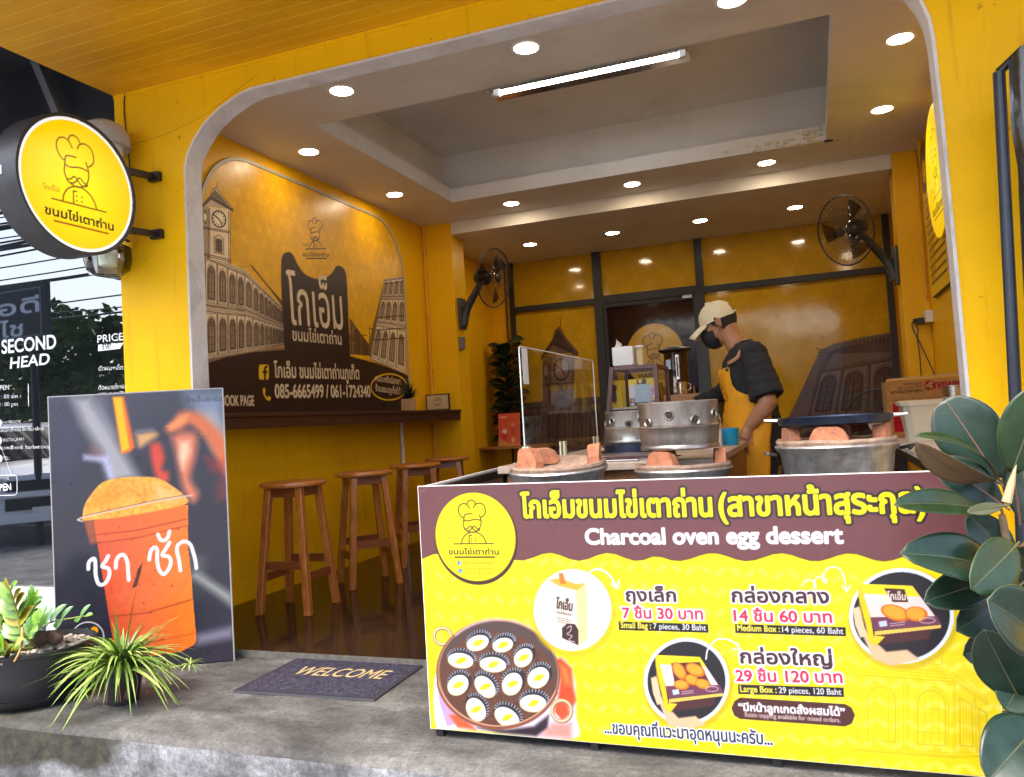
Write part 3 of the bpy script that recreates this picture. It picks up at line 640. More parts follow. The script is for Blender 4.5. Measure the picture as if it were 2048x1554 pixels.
def facade_art(pr, q, cols, floors, fill=(206, 176, 134), ink=(58, 36, 24), lw=0.004, dark=(70, 45, 32), arch=True, a=1.0, tone=True, seed=3):
    """engraved old-town house front: cornices, columns, arched shutters, balusters, hatching, drawn into four corners q"""
    r = random.Random(seed); H = hom(q); thin = []; thick = []
    if tone: pr.fill([[H(x, y) for x, y in ((0, 0), (1, 0), (1, 1), (0, 1))]], fill, a)
    hz = lambda y, x0=0, x1=1: [H(x0+(x1-x0)*i/10, y+r.uniform(-.002, .002)) for i in range(11)]
    for k in range(floors):
        y0 = k/floors; hh = 1/floors
        for t in (0.0, 0.02, 0.05, 0.86, 0.89, 0.93, 0.97): (thick if t in (0.0, 0.89) else thin).append(hz(y0+t*hh))
        for c in range(cols*3): x = (c+0.5)/(cols*3); thin.append([H(x, y0+0.93*hh), H(x, y0+0.97*hh)])
        for c in range(cols):
            x0 = c/cols; w = 1/cols
            for t in (0.02, 0.08, 0.12): thin.append([H(x0+t*w, y0+0.05*hh), H(x0+t*w, y0+0.86*hh)])
            if tone: pr.fill([[H(x0+.09*w, y0+.05*hh), H(x0+.15*w, y0+.05*hh), H(x0+.15*w, y0+.86*hh), H(x0+.09*w, y0+.86*hh)]], dark, 0.45*a)
            wx0, wx1, wy0, wy1 = x0+0.30*w, x0+0.86*w, y0+0.13*hh, y0+0.60*hh
            top = [(wx0+(wx1-wx0)*(0.5-0.5*math.cos(PI*i/10)), wy1+math.sin(PI*i/10)*0.17*hh) for i in range(11)] if arch else [(wx0, wy1+.1*hh), (wx1, wy1+.1*hh)]
            loop = [H(wx0, wy0)]+[H(*p) for p in top]+[H(wx1, wy0)]
            if tone:
                pr.fill([loop], dark, 0.62*a)
                for xx in (0.2, 0.62): pr.fill([[H(wx0+xx*(wx1-wx0), wy0+.03*hh), H(wx0+(xx+.2)*(wx1-wx0), wy0+.03*hh), H(wx0+(xx+.2)*(wx1-wx0), wy1), H(wx0+xx*(wx1-wx0), wy1)]], fill, 0.55*a)
            thick.append(loop+[loop[0]])
            thin.append([H(wx0-.05*w, wy0)]+[H((p[0]-(wx0+wx1)/2)*1.22+(wx0+wx1)/2, wy1+(p[1]-wy1)*1.25) for p in top]+[H(wx1+.05*w, wy0)])
            for xx in (0.25, 0.5, 0.75): thin.append([H(wx0+xx*(wx1-wx0), wy0), H(wx0+xx*(wx1-wx0), wy1+.1*hh)])
            for yy in (0.3, 0.6, 0.9): thin.append([H(wx0, wy0+yy*(wy1-wy0)), H(wx1, wy0+yy*(wy1-wy0))])
            for i in range(7): xx = x0+(0.2+0.11*i)*w; thin.append([H(xx, y0+.055*hh), H(xx, y0+.115*hh)])
    pr.lines(thin, lw*0.62, ink, 0.8*a); pr.lines(thick, lw, ink, a)
    for _ in range(cols*floors*6 if tone else 0):
        x = r.random(); y = r.random(); pr.line([H(x, y), H(min(1, x+.02), y+r.uniform(-.03, .03))], lw*0.5, ink, 0.5*a)
def clock_tower(pr, m, fill, ink, lw, dark, a=1.0):
    """square clock tower with hipped roof; m maps drawing units (0..200 x 0..420, y down)"""
    F = lambda c, *p, al=1.0: pr.fill([[m(*q) for q in p]], c, al*a); L = []
    ln = lambda *p: L.append([m(*q) for q in p])
    F(fill, (8, 130), (170, 130), (165, 420), (8, 420)); F(dark, (8, 130), (45, 130), (45, 420), (8, 420), al=.35)
    F(tuple(int(c*.82) for c in fill), (2, 128), (58, 66), (72, 30), (92, 20), (118, 60), (182, 126))
    F(dark, (0, 132), (60, 70), (182, 128), (182, 140), (60, 84), (0, 146), al=.8)
    ln((0, 132), (58, 68), (70, 32), (95, 18), (120, 60), (184, 126), (184, 140), (60, 86), (0, 146)); ln((95, 18), (97, -14))
    for x in (45, 52, 160, 168): ln((x, 140), (x, 420))
    for i in range(9): ln((62+i*3, 60-i*3), (70+i*12, 82+i*5))
    for y in (250, 258, 400, 410): ln((8, y), (170, y))
    for (cx, rx, ry) in ((105, 42, 48), (25, 13, 40)):
        c = [m(*p) for p in arc(cx, 192, rx, ry, 0, 360, 40)]; pr.fill([c], ink, a); pr.fill([[m(*p) for p in arc(cx, 192, rx*.85, ry*.85, 0, 360, 40)]], tuple(min(255, int(v*1.1)) for v in fill), a)
        for k in range(12):
            an = k*PI/6; ln((cx+rx*.62*math.cos(an), 192+ry*.62*math.sin(an)), (cx+rx*.8*math.cos(an), 192+ry*.8*math.sin(an)))
    pr.lines([[m(72, 168), m(105, 192), m(122, 216)]], lw*2.2, ink, a)
    F(dark, (85, 300), (125, 300), (125, 375), (85, 375), al=.7); ln((78, 380), (78, 296), (105, 280), (132, 296), (132, 380), (78, 380)); ln((105, 300), (105, 375))
    for y in (318, 338, 356): ln((85, y), (125, y))
    pr.lines(L, lw, ink, a)
def fb_icon(pr, m, col, fcol):
    """rounded square with a lower-case f"""
    pr.fill([[m(*p) for p in rrect(0, 1, 0, 1, .2, 5)]], col)
    pr.fill([[m(*p) for p in ((.52, 0), (.52, .42), (.38, .42), (.38, .58), (.52, .58), (.52, .72), (.58, .86), (.70, .93), (.86, .93), (.86, .77), (.76, .76), (.70, .70), (.70, .58), (.86, .58), (.83, .42), (.70, .42), (.70, 0))]], fcol)
def phone_icon(pr, m, col):
    pr.fill([[m(*p) for p in smooth_path([(.08, .92), (.28, .98), (.40, .70), (.30, .56), (.42, .38), (.58, .24), (.72, .36), (.98, .24), (.92, .06), (.72, .0), (.40, .18), (.14, .52), (.08, .92)], 4)]], col)

# ================================================================ wall mural on the left wall (u = y, v = z)
MX = -3.208
def U5(x, y): p = at(380+x/2.775, 300+y/2.775, 'x', MX); return (p[1], p[2])
mu = Print(2.50, 1.63, 0.0042, (232, 172, 8), 0.745, 1.138)
r_ = random.Random(5)
for i in range(26):
    for j in range(17):
        cu, cv = 0.78+i*0.10+(j % 2)*0.05, 1.2+j*0.096
        for k in range(4): a_ = k*90+45; mu.oval(cu+.018*math.cos(R(a_)), cv+.018*math.sin(R(a_)), .016, .006, (246, 200, 50), 0.55, a_, soft=.004)
# far row of houses and the long arcade on the left
CR, IN, DK = (244, 222, 186), (48, 28, 20), (66, 42, 30)
facade_art(mu, [U5(300, 1125), U5(525, 1080), U5(520, 880), U5(300, 660)], 10, 2, CR, IN, .0045, DK, seed=4)
mu.fill([[U5(*p) for p in ((270, 655), (335, 640), (345, 655), (440, 770), (520, 880), (522, 850), (430, 745), (345, 640))]], DK, .8)
facade_art(mu, [U5(78, 1168), U5(305, 1125), U5(300, 665), U5(78, 560)], 4, 2, CR, IN, .005, DK, seed=8)
facade_art(mu, [U5(885, 1130), U5(1000, 1140), U5(1000, 1090), U5(885, 930)], 4, 2, (150, 110, 70), IN, .004, DK, seed=9)
facade_art(mu, [U5(1000, 1160), U5(1195, 1245), U5(1192, 700), U5(1080, 715)], 4, 3, CR, IN, .0045, DK, seed=10)
mu.fill([[U5(*p) for p in ((985, 1100), (1080, 715), (1000, 1160))]], (120, 86, 54), .9)
for y0 in (742, 930, 1000, 1055): mu.lines([[U5(1000+(1080-1000)*(1160-y0)/445, y0), U5(1195, y0-12)]], .008, IN, .8)
m_t = hom([U5(62, 590), U5(258, 640), U5(255, 195), U5(62, 185)])
clock_tower(mu, lambda x, y: m_t(x/200, 1-y/420*1.0), CR, IN, .0045, DK)
mu.fill([[U5(*p) for p in ((78, 1190), (78, 1160), (300, 1120), (525, 1085), (525, 1118), (300, 1140), (180, 1165))]], (190, 155, 120), 1)
for i in range(8): mu.line([U5(80+i*6, 1165+i*3), U5(520, 1092+i*3.4)], .003, IN, .5)
for px_, py_ in ((960, 1025), (995, 990)): mu.lines([[U5(px_, py_+110), U5(px_, py_), U5(px_+22, py_+4)]], .006, IN)
# brown hill and apron
BR = (46, 24, 24)
hill = [U5(60, 1185), U5(95, 1183), U5(200, 1150), U5(350, 1122), U5(525, 1108), U5(700, 1110), U5(890, 1145), U5(1040, 1185), U5(1190, 1240), U5(1260, 1285), U5(1260, 1500), U5(60, 1500)]
mu.fill([hill], BR)
ap = [U5(*p) for p in smooth_path([(525, 1130), (520, 1000), (508, 800), (506, 640), (512, 590), (530, 570), (556, 568), (574, 585), (600, 640), (640, 690), (700, 715), (750, 710), (790, 680), (808, 650), (826, 642), (850, 655), (866, 690), (872, 760), (880, 950), (890, 1160)], 5)]
mu.fill([ap+[U5(890, 1200), U5(525, 1200)]], BR)
YM = (236, 190, 20)
def chef_mural(x, y): return U5(697+(x-540)*0.335, 478+(y-560)*0.46)
chef(mu, chef_mural, .0065, (60, 34, 22), (50, 28, 18))
CM = (226, 205, 170)
tline(mu, 'โกเอ็ม', U5(552, 965), U5(852, 995), .30, CM, bold=.006)
tline(mu, 'ขนมไข่เตาถ่าน', U5(570, 1056), U5(842, 1080), .078, CM, bold=.02)
tline(mu, 'โกเอ็ม ขนมไข่เตาถ่านภูเก็ต', U5(470, 1262), U5(940, 1272), .088, CM, bold=.022)
tline(mu, '085-6665499 / 061-1724340', U5(474, 1375), U5(1002, 1370), .088, CM, bold=.03)
tline(mu, 'FACEBOOK PAGE', U5(95, 1420), U5(356, 1418), .062, CM, bold=.03)
fb_icon(mu, (lambda H: (lambda x, y: H(x, y)))(hom([U5(382, 1275), U5(438, 1275), U5(438, 1190), U5(382, 1190)])), YM, BR)
phone_icon(mu, hom([U5(400, 1392), U5(450, 1392), U5(450, 1318), U5(400, 1318)]), YM)
mu.lines([[U5(*p) for p in arc(1105, 1315, 100, 72, 0, 360, 50)]], .014, YM)
for k, (w_, t_) in enumerate((('คนละครึ่งมีสาขา', 1290), ('ร้านขนมภูเก็ตได้', 1345))): tline(mu, w_, U5(1030, t_-8), U5(1168, t_+12), .048, CM, bold=.02)
mu.wear(.03, .12, 2)
mural = thing('wall_mural', 'big yellow and brown wall panel printed with old town houses and a dark apron', 'wall mural', (MX, 2.0, 1.9))
def mural_mask(U, V):
    ok = (U > .752) & (U < 3.236) & (V > 1.14) & (V < 2.762)
    for cx, s_ in ((.752+.46, -1), (3.236-.46, 1)):
        ok &= ~(((U-cx)*s_ > 0) & (V > 2.762-.46) & ((U-cx)**2+(V-(2.762-.46))**2 > .46**2))
    return ok
mu.lay('printed_panel', frame((MX, 0, 0), (0, 1, 0), (0, 0, 1)), printmat('mural_print', 0.36), mural, mural_mask, 0.9)
ed = [(3.236, 1.14)]+arc(3.236-.46, 2.302, .46, .46, 0, 90, 14)+arc(.752+.46, 2.302, .46, .46, 90, 180, 14)+[(.752, 1.14)]
em = MB(); eo = []; n = len(ed)
for k in range(n):
    t = (Vector(ed[min(n-1, k+1)])-Vector(ed[max(0, k-1)])).normalized(); eo.append((ed[k][0]+t.y*.022, ed[k][1]-t.x*.022))
for x in (-3.2195, -3.203): em.add([(x, *p) for p in ed]+[(x, *p) for p in eo], [(i, i+1, n+i+1, n+i) for i in range(n-1)])
em.add([(x, *p) for x in (-3.2195, -3.203) for p in eo], [(i, i+1, n+i+1, n+i) for i in range(n-1)])
em.add([(x, *p) for x in (-3.2195, -3.203) for p in ed], [(i, i+1, n+i+1, n+i) for i in range(n-1)])
em.build('edge_moulding', pbr('pale_moulding', (0.42, 0.38, 0.28), 0.4), mural)

# ================================================================ menu banner in front of the counter (u = x, v = z)
BY = -0.594
def B(px, py): p = at(px, py, 'y', BY); return (p[0], p[2])
bn = Print(1.665, 0.80, 0.0017, (244, 222, 2), -1.175, -0.001)
# leaf pattern and cloud outlines in the yellow
for i in range(40):
    for j in range(11):
        px_, py_ = 880+i*29.5, 1110+j*41+(i % 2)*3
        u, v = B(px_, py_+(px_-880)*.055); bn.oval(u, v, .020, .0085, (250, 238, 96), .75, 38 if i % 2 else -38, soft=.004)
for cx, cy in ((900, 1165), (880, 1225), (1010, 1175), (905, 1270)):
    for dx, dy, rr in ((0, 0, 13), (16, -7, 14), (33, -2, 12)): bn.lines([[B(cx+dx+rr*math.cos(R(t)), cy+dy-rr*.6*math.sin(R(t))) for t in range(10, 175, 15)]], .0018, (205, 175, 0), .8)
# faint house drawing at lower right
for q, c_, f_ in (((1740, 1500), 3, 2), ):
    facade_art(bn, [B(1705, 1500), B(1905, 1515), B(1905, 1345), B(1705, 1330)], 2, 1, lw=.0022, ink=(206, 172, 0), tone=False, a=.9)
    facade_art(bn, [B(1905, 1515), B(1980, 1512), B(1975, 1395), B(1905, 1340)], 2, 1, lw=.0022, ink=(206, 172, 0), tone=False, arch=False, a=.9)
    facade_art(bn, [B(1760, 1330), B(1890, 1345), B(1890, 1235), B(1760, 1230)], 3, 1, lw=.0018, ink=(210, 178, 0), tone=False, a=.8)
# brown header with wavy lower edge
HB = (112, 66, 70); BRN = (70, 38, 30)
wave = [(830, 1119), (845, 1117), (866, 1108)]
for i in range(0, 61): x = 880+i*18.5; wave.append((x, 1113-8*math.cos(2*PI*((x-1425)/137 if x > 1312 else (x-1099)/117))+(x-1100)*.002))
hd = [B(825, 970), B(825, 1119)]+[B(*p) for p in wave]+[B(2000, 1110), B(2000, 930)]
bn.fill([hd], HB)
bn.lines([[B(*p) for p in wave]], .0022, BRN, .8)
# round emblem
c0 = B(949.5, 1073.5); ru = (B(1028, 1073)[0]-B(870, 1073)[0])/2; rv = (B(950, 986)[1]-B(950, 1162)[1])/2
bn.oval(c0[0]+.002, c0[1]-.006, ru+.007, rv+.007, BRN); bn.oval(c0[0], c0[1], ru+.002, rv+.001, (200, 170, 10)); bn.oval(c0[0], c0[1], ru, rv, (248, 234, 0))
def mB(x, y): return B(820+x/4.267, 920+y/4.267)
chef(bn, mB, .0040, (84, 56, 0), (40, 24, 16), (60, 36, 16))
fb_icon(bn, hom([mB(408, 897), mB(438, 897), mB(438, 862), mB(408, 862)]), (24, 104, 190), (245, 248, 250))
bn.fill([[hom([mB(412, 965), mB(444, 965), mB(444, 930), mB(412, 930)])(*p) for p in rrect(0, 1, 0, 1, .25, 4)]], (24, 120, 196))
phone_icon(bn, hom([mB(418, 960), mB(440, 960), mB(440, 936), mB(418, 936)]), (240, 246, 250))
tline(bn, 'โกเอ็ม ขนมไข่เตาถ่านภูเก็ต', mB(448, 888), mB(718, 890), .0085, (96, 78, 10)); tline(bn, 'สาขาสุระกุล 085-6665499', mB(456, 938), mB(714, 938), .0075, (140, 118, 10)); tline(bn, 'สาขาป่าตอง 061-1724340', mB(456, 976), mB(714, 976), .0075, (140, 118, 10))
# header words
tline(bn, 'โกเอ็มขนมไข่เตาถ่าน', B(1044, 1035), B(1424, 1032), .064, (250, 238, 10), bold=.034, halo=[(.10, (46, 34, 44))])
tline(bn, '(สาขาหน้าสุระกุล)', B(1440, 1032), B(1852, 1024), .064, (250, 238, 10), bold=.034, halo=[(.10, (46, 34, 44))])
tline(bn, 'Charcoal oven egg dessert', B(1172, 1088), B(1686, 1086), .046, (244, 244, 252), bold=.04)
# pan of egg cakes, drawn as printed picture
def m3(x, y): return B(840+x/4.389, 1200+y/4.389)
def el(cx, cy, rx, ry, rot=0, n=30):
    c, q = math.cos(R(rot)), math.sin(R(rot)); return [m3(cx+x*c-y*q, cy+x*q+y*c) for x, y in arc(0, 0, rx, ry, 0, 360, n)]
bn.fill([[m3(*p) for p in smooth_path([(125, 700), (120, 900), (150, 1130), (300, 1130), (520, 1150), (1335, 1225), (1372, 1000), (1360, 700), (1290, 540), (1210, 500), (1100, 600)], 5)]], (226, 214, 232), 1, 0, .006)
bn.fill([[m3(*p) for p in ((135, 640), (120, 900), (150, 1130), (440, 1140), (300, 960), (180, 740))]], (226, 236, 246))
bn.fill([[m3(*p) for p in ((145, 660), (170, 900), (240, 1110), (330, 1080), (240, 860))]], (196, 160, 206))
bn.fill([[m3(*p) for p in ((255, 1010), (330, 1000), (470, 1110), (490, 1140), (330, 1120))]], (226, 96, 56), 1, 0, .006)
bn.fill([[m3(*p) for p in ((1190, 520), (1240, 510), (1330, 600), (1345, 760), (1370, 880), (1330, 960), (1210, 880), (1230, 700))]], (214, 74, 30), 1, 0, .006)
bn.fill([[m3(*p) for p in ((1230, 560), (1290, 600), (1330, 760), (1270, 740))]], (238, 130, 60), .9, 0, .008)
bn.fill([[m3(*p) for p in ((1190, 880), (1280, 900), (1320, 1000), (1250, 1060), (1180, 980))]], (222, 80, 40), 1, 0, .006)
bn.fill([[m3(*p) for p in ((500, 1120), (760, 1140), (1000, 1110), (1130, 1010), (1120, 1130), (1020, 1195), (700, 1165))]], (44, 30, 40), 1, 0, .006)
bn.fill([[m3(*p) for p in ((1060, 1190), (1160, 1080), (1330, 1080), (1330, 1220))]], (214, 150, 140), 1, 0, .01)
for cx, cy, rx, ry in ((200, 320, 75, 72), (1245, 975, 85, 92)):
    bn.lines([el(cx, cy, rx, ry)], .012, (150, 120, 84)); bn.lines([el(cx-3, cy-4, rx, ry)], .006, (226, 208, 166))
bn.fill([el(685, 650, 545, 480, 8, 60)], (96, 52, 38)); bn.fill([el(685, 645, 538, 472, 8, 60)], (170, 112, 84)); bn.fill([el(690, 640, 520, 455, 8, 60)], (84, 66, 64))
bn.lines([[m3(690+530*math.cos(R(t)), 635+466*math.sin(R(t))) for t in range(225, 345, 6)]], .009, (216, 190, 180), .8, soft=.004)
bn.fill([el(680, 690, 505, 410, 8, 60)], (98, 60, 46))
nz = bn.noise(.16, .012, 4); U_, V_ = np.meshgrid(bn.U, bn.V); pc = m3(685, 680); pm = (((U_-pc[0])/.165)**2+((V_-pc[1])/.145)**2 < 1)
bn.a = np.where(pm[..., None], np.clip(bn.a*(1+nz[..., None]), 0, 1), bn.a)
for k, (cx, cy, rx, ry, rot) in enumerate(((508, 375, 100, 66, -18), (728, 393, 92, 62, -12), (908, 505, 92, 72, -48), (358, 530, 114, 66, 8), (642, 565, 118, 66, 6), (335, 745, 100, 82, -42), (572, 760, 112, 74, 48), (810, 735, 104, 84, -62), (1040, 680, 104, 84, -42), (994, 905, 118, 76, 2), (492, 960, 110, 80, 62), (765, 1030, 122, 78, 34))):
    bn.fill([el(cx+10, cy-26, rx*1.14, ry*1.24, rot)], (40, 36, 44))
    for t in range(170, 375, 13):
        c, q = math.cos(R(rot)), math.sin(R(rot)); p0 = (math.cos(R(t))*rx*1.0, math.sin(R(t))*ry*1.05); p1 = (math.cos(R(t))*rx*1.13, math.sin(R(t))*ry*1.22)
        bn.line([m3(cx+8+p0[0]*c-p0[1]*q, cy-20+p0[0]*q+p0[1]*c), m3(cx+10+p1[0]*c-p1[1]*q, cy-26+p1[0]*q+p1[1]*c)], .0032, (196, 204, 224), .85)
    bn.fill([el(cx-2, cy+4, rx*1.0, ry*1.02, rot)], (226, 206, 140)); bn.fill([el(cx, cy, rx*.96, ry*.96, rot)], (240, 244, 250))
    bn.fill([[m3(cx+x, cy+y) for x, y in smooth_path([(-48, 18), (-10, -22), (48, -24), (40, 2), (6, 26), (-30, 30), (-48, 18)], 4)]], (222, 208, 10), 1, 0, .003)
bn.lines([[m3(688+540*math.cos(R(t)), 648+474*math.sin(R(t))) for t in range(20, 175, 6)]], .011, (140, 78, 54), 1, soft=.002)
bn.lines([[m3(688+532*math.cos(R(t)), 640+466*math.sin(R(t))) for t in range(20, 175, 6)]], .004, (216, 168, 140), .9)
# round pictures
def disc(cx, cy, rx, ry, col, g=0): bn.fill([[B(cx+(rx+g)*math.cos(R(t)), cy+(ry+g)*math.sin(R(t))) for t in range(0, 360, 8)]], col, 1, 0, .0012)
F4 = lambda ps, col, al=1.0, soft=0.0: bn.fill([[B(*p) for p in ps]], col, al, 0, soft)
bn.fill([[B(1148+86*math.cos(R(t)), 1226+90*math.sin(R(t))) for t in range(0, 360, 8)]], (214, 186, 0), .7, 0, .006)
disc(1145, 1220, 78, 82, (222, 236, 250))
F4([(1098, 1160), (1116, 1146), (1172, 1168), (1174, 1280), (1156, 1291), (1110, 1268)], (236, 226, 212)); F4([(1152, 1180), (1173, 1168), (1176, 1278), (1157, 1292)], (238, 214, 152))
F4([(1098, 1160), (1120, 1156), (1152, 1168), (1173, 1166), (1154, 1181), (1118, 1172)], (246, 178, 60)); F4([(1117, 1146), (1126, 1146), (1132, 1168), (1121, 1168)], (232, 120, 40))
tline(bn, 'โกเอ็ม', B(1112, 1216), B(1144, 1222), .028, (60, 32, 28), bold=.03); tline(bn, 'ขนมไข่เตาถ่าน', B(1113, 1226), B(1143, 1232), .0065, (60, 32, 28), bold=.02)
for k in range(3): bn.line([B(1114, 1234+4*k), B(1142, 1241+4*k)], .0015, (60, 32, 28))
F4([(1124, 1276), (1124, 1256), (1134, 1247), (1150, 1248), (1157, 1260), (1157, 1291)], (62, 30, 34)); bn.lines([[B(*p) for p in smooth_path([(1134, 1256), (1142, 1252), (1141, 1262), (1134, 1268), (1144, 1272), (1138, 1280), (1150, 1284)])]], .002, (236, 226, 212))
def boxpic(o, sx, sy, cakes):
    G = lambda x, y: (o[0]+x*sx, o[1]+y*sy); Q = lambda ps, c, al=1.0, s_=0.0: F4([G(*p) for p in ps], c, al, s_)
    Q([(-62, 18), (-52, 12), (-44, 40), (-18, 70), (14, 66), (34, 84), (-10, 96), (-38, 84)], (232, 190, 150), 1, .003); Q([(-70, -10), (-60, -14), (-48, 40), (-58, 44), (-66, 20)], (240, 200, 164), 1, .002)
    Q([(-62, -52), (-52, -56), (-38, 36), (-34, 58), (-44, 52), (-58, 0)], (236, 204, 10)); Q([(-62, -40), (-58, -20), (-46, 38), (-52, 24)], (112, 62, 92))
    Q([(-58, -56), (22, -52), (66, 18), (-36, 30)], (236, 214, 210)); Q([(-58, -56), (22, -52), (34, -32), (-53, -38)], (246, 222, 20)); Q([(-42, 6), (60, 4), (66, 18), (-36, 30)], (112, 54, 80))
    Q([(-36, 32), (66, 20), (66, 26), (-36, 40)], (240, 196, 90)); Q([(-36, 40), (52, 28), (48, 46), (-34, 58)], (74, 36, 40)); Q([(-36, 40), (-20, 42), (-34, 60), (-40, 54)], (238, 204, 30))
    if cakes == 2:
        Q([(-22, -48), (10, -46), (16, -22), (-8, -22)], (74, 36, 40)); tline(bn, 'โกเอ็ม', B(*G(-16, -27)), B(*G(12, -26)), .018, (240, 230, 220), bold=.02)
        E = ((-4, -2, 24, 14, 24), (28, 0, 18, 14, 10))
    else:
        Q([(-32, -40), (22, -42), (44, 6), (-24, 8)], (92, 40, 44)); E = ((-16, -24, 20, 11, 60), (14, -26, 20, 12, 28), (8, -6, 15, 10, 30), (-12, 4, 15, 10, 10), (28, 2, 15, 10, 15))
    for cx, cy, rx, ry, rot in E:
        pts = [(cx+math.cos(R(t))*rx*math.cos(R(rot))-math.sin(R(t))*ry*math.sin(R(rot)), cy+math.cos(R(t))*rx*math.sin(R(rot))+math.sin(R(t))*ry*math.cos(R(rot))) for t in range(0, 360, 20)]
        Q(pts, (206, 106, 20)); Q([(cx+(p[0]-cx)*.8-1, cy+(p[1]-cy)*.8-1) for p in pts], (244, 164, 44), 1, .002)
    bn.lines([[B(*G(45+12*math.cos(R(t)), 12+5*math.sin(R(t)))) for t in range(0, 361, 20)]], .0015, (236, 226, 236)); Q([(-30, 14), (-18, 12), (-16, 22), (-28, 24)], (190, 206, 222))
    for k in range(2): bn.line([B(*G(-12, 18+4*k)), B(*G(10, 15+4*k))], .0014, (230, 220, 226))
for (cx, cy, rx, ry, ox, oy, sx, sy, ck) in ((1373, 1363, 86, 88, 1376, 1366, 1.06, 1.0, 5), (1803, 1232, 105, 96, 1796, 1228, 1.3, 1.08, 2)):
    bn.fill([[B(cx+3+(rx+6)*math.cos(R(t)), cy+6+(ry+6)*math.sin(R(t))) for t in range(0, 360, 8)]], (196, 168, 0), .7, 0, .006)
    disc(cx, cy, rx, ry, (222, 230, 244)); disc(cx, cy, rx, ry, (30, 28, 36), -8); boxpic((ox, oy), sx, sy, ck)
# arrows
AW = (238, 240, 244)
def arrow(path, tip, wd=.0058):
    bn.lines([[B(*p) for p in smooth_path(path)]], wd, AW); bn.lines([[B(*tip[0]), B(*tip[1]), B(*tip[2])]], wd, AW)
arrow([(1178, 1146), (1188, 1139), (1204, 1140), (1220, 1152), (1233, 1174)], [(1223, 1168), (1234, 1177), (1238, 1161)])
arrow([(1412, 1318), (1416, 1298), (1432, 1280), (1452, 1278), (1470, 1286), (1480, 1298)], [(1474, 1286), (1481, 1300), (1466, 1298)], .0042)
arrow([(1603, 1172), (1612, 1162), (1626, 1162), (1632, 1174), (1628, 1176), (1630, 1160), (1640, 1153), (1652, 1160), (1652, 1166), (1645, 1158), (1652, 1140), (1668, 1134), (1684, 1144), (1694, 1180)], [(1684, 1172), (1694, 1183), (1701, 1170)], .0036)
# prices
PK, DB = (206, 24, 72), (66, 34, 46); WH = (250, 244, 252)
def price(t, x0, x1, y, h, col, sl=.055, **kw): tline(bn, t, B(x0, y), B(x1, y+(x1-x0)*sl), h, col, **kw)
price('ถุงเล็ก', 1253, 1352, 1202, .035, DB, .012, bold=.034, halo=(.12, WH)); price('กล่องกลาง', 1465, 1658, 1204, .036, DB, .012, bold=.034, halo=(.12, WH)); price('กล่องใหญ่', 1482, 1664, 1326, .036, DB, .03, bold=.034, halo=(.12, WH))
for t, x0, x1, y in (('7 ชิ้น 30 บาท', 1246, 1406, 1236), ('14 ชิ้น 60 บาท', 1469, 1664, 1242), ('29 ชิ้น 120 บาท', 1473, 1685, 1362)): price(t, x0, x1, y, .030, PK, .018, bold=.026, halo=(.14, WH))
def strip(x0, x1, y, dy, ta, tb, k):
    F4([(x0, y), (x1, y+(x1-x0)*.03), (x1+1, y+(x1-x0)*.03+dy), (x0+1, y+dy)], (14, 12, 22)); xm = x0+(x1-x0)*k
    tline(bn, ta, B(x0+5, y+dy-4.5), B(xm-3, y+dy-4.5+(xm-x0)*.028), .0175, (238, 226, 80), bold=.03); tline(bn, tb, B(xm+2, y+dy-4.5+(xm-x0)*.03), B(x1-4, y+dy-4.5+(x1-x0)*.03), .0165, (244, 244, 250), bold=.012)
strip(1237, 1416, 1243, 17, 'Small Bag :', '7 pieces, 30 Baht', .38); strip(1470, 1691, 1248, 18, 'Medium Box :', '14 pieces, 60 Baht', .42); strip(1476, 1687, 1369, 19, 'Large Box :', '29 pieces, 120 Baht', .38)
F4([(1464+15*(1-math.cos(R(t))), 1416+17*math.sin(R(t)-PI/2)*1.0) for t in range(0, 181, 15)][::-1] and [(1480, 1395), (1690, 1408), (1703, 1415), (1710, 1430), (1704, 1447), (1690, 1453), (1480, 1438), (1468, 1431), (1463, 1416), (1469, 1402)], (78, 40, 38))
tline(bn, '“มีหน้าลูกเกดสั่งผสมได้”', B(1478, 1421), B(1690, 1432), .020, (246, 240, 246), bold=.04); tline(bn, 'Raisin topping available for mixed orders.', B(1490, 1433), B(1681, 1445), .0125, (226, 206, 206), bold=.01)
tline(bn, '...ขอบคุณที่แวะมาอุดหนุนนะครับ...', B(1210, 1466), B(1545, 1490), .034, (32, 40, 76), bold=.02, halo=(.085, (246, 248, 250)))
# scuffs and the curled corner
bn.line([B(840, 985), B(852, 978)], .002, (160, 120, 126)); bn.lines([[B(848, 1300+4*k), B(850, 1440)] for k in range(2)], .0015, (222, 198, 30), .6)
bn.wear(.012, .03, 3)
banner = thing('menu_banner', 'large yellow and brown printed menu board of egg cakes standing before the counter', 'menu board', (-.35, BY, 0))
M_PRT = printmat('vinyl_print', 0.34, coat=0.15)
bn.lay('printed_face', frame((0, BY, 0), (1, 0, 0), (0, 0, 1)), M_PRT, banner, None, 0.52)
MB().box(-1.1775, .4915, BY+.0015, BY+.014, -.003, .801).build('board', M_FOAM, banner, smooth=0)
fb = MB()
for x in (-1.15, -.62, -.08, .45): fb.box(x-.012, x+.012, BY+.0145, BY+.038, -.03, .78)
for z in (.02, .755): fb.box(-1.15, .45, BY+.0385, BY+.062, z, z+.024)
fb.build('frame', M_BLK, banner, smooth=0)

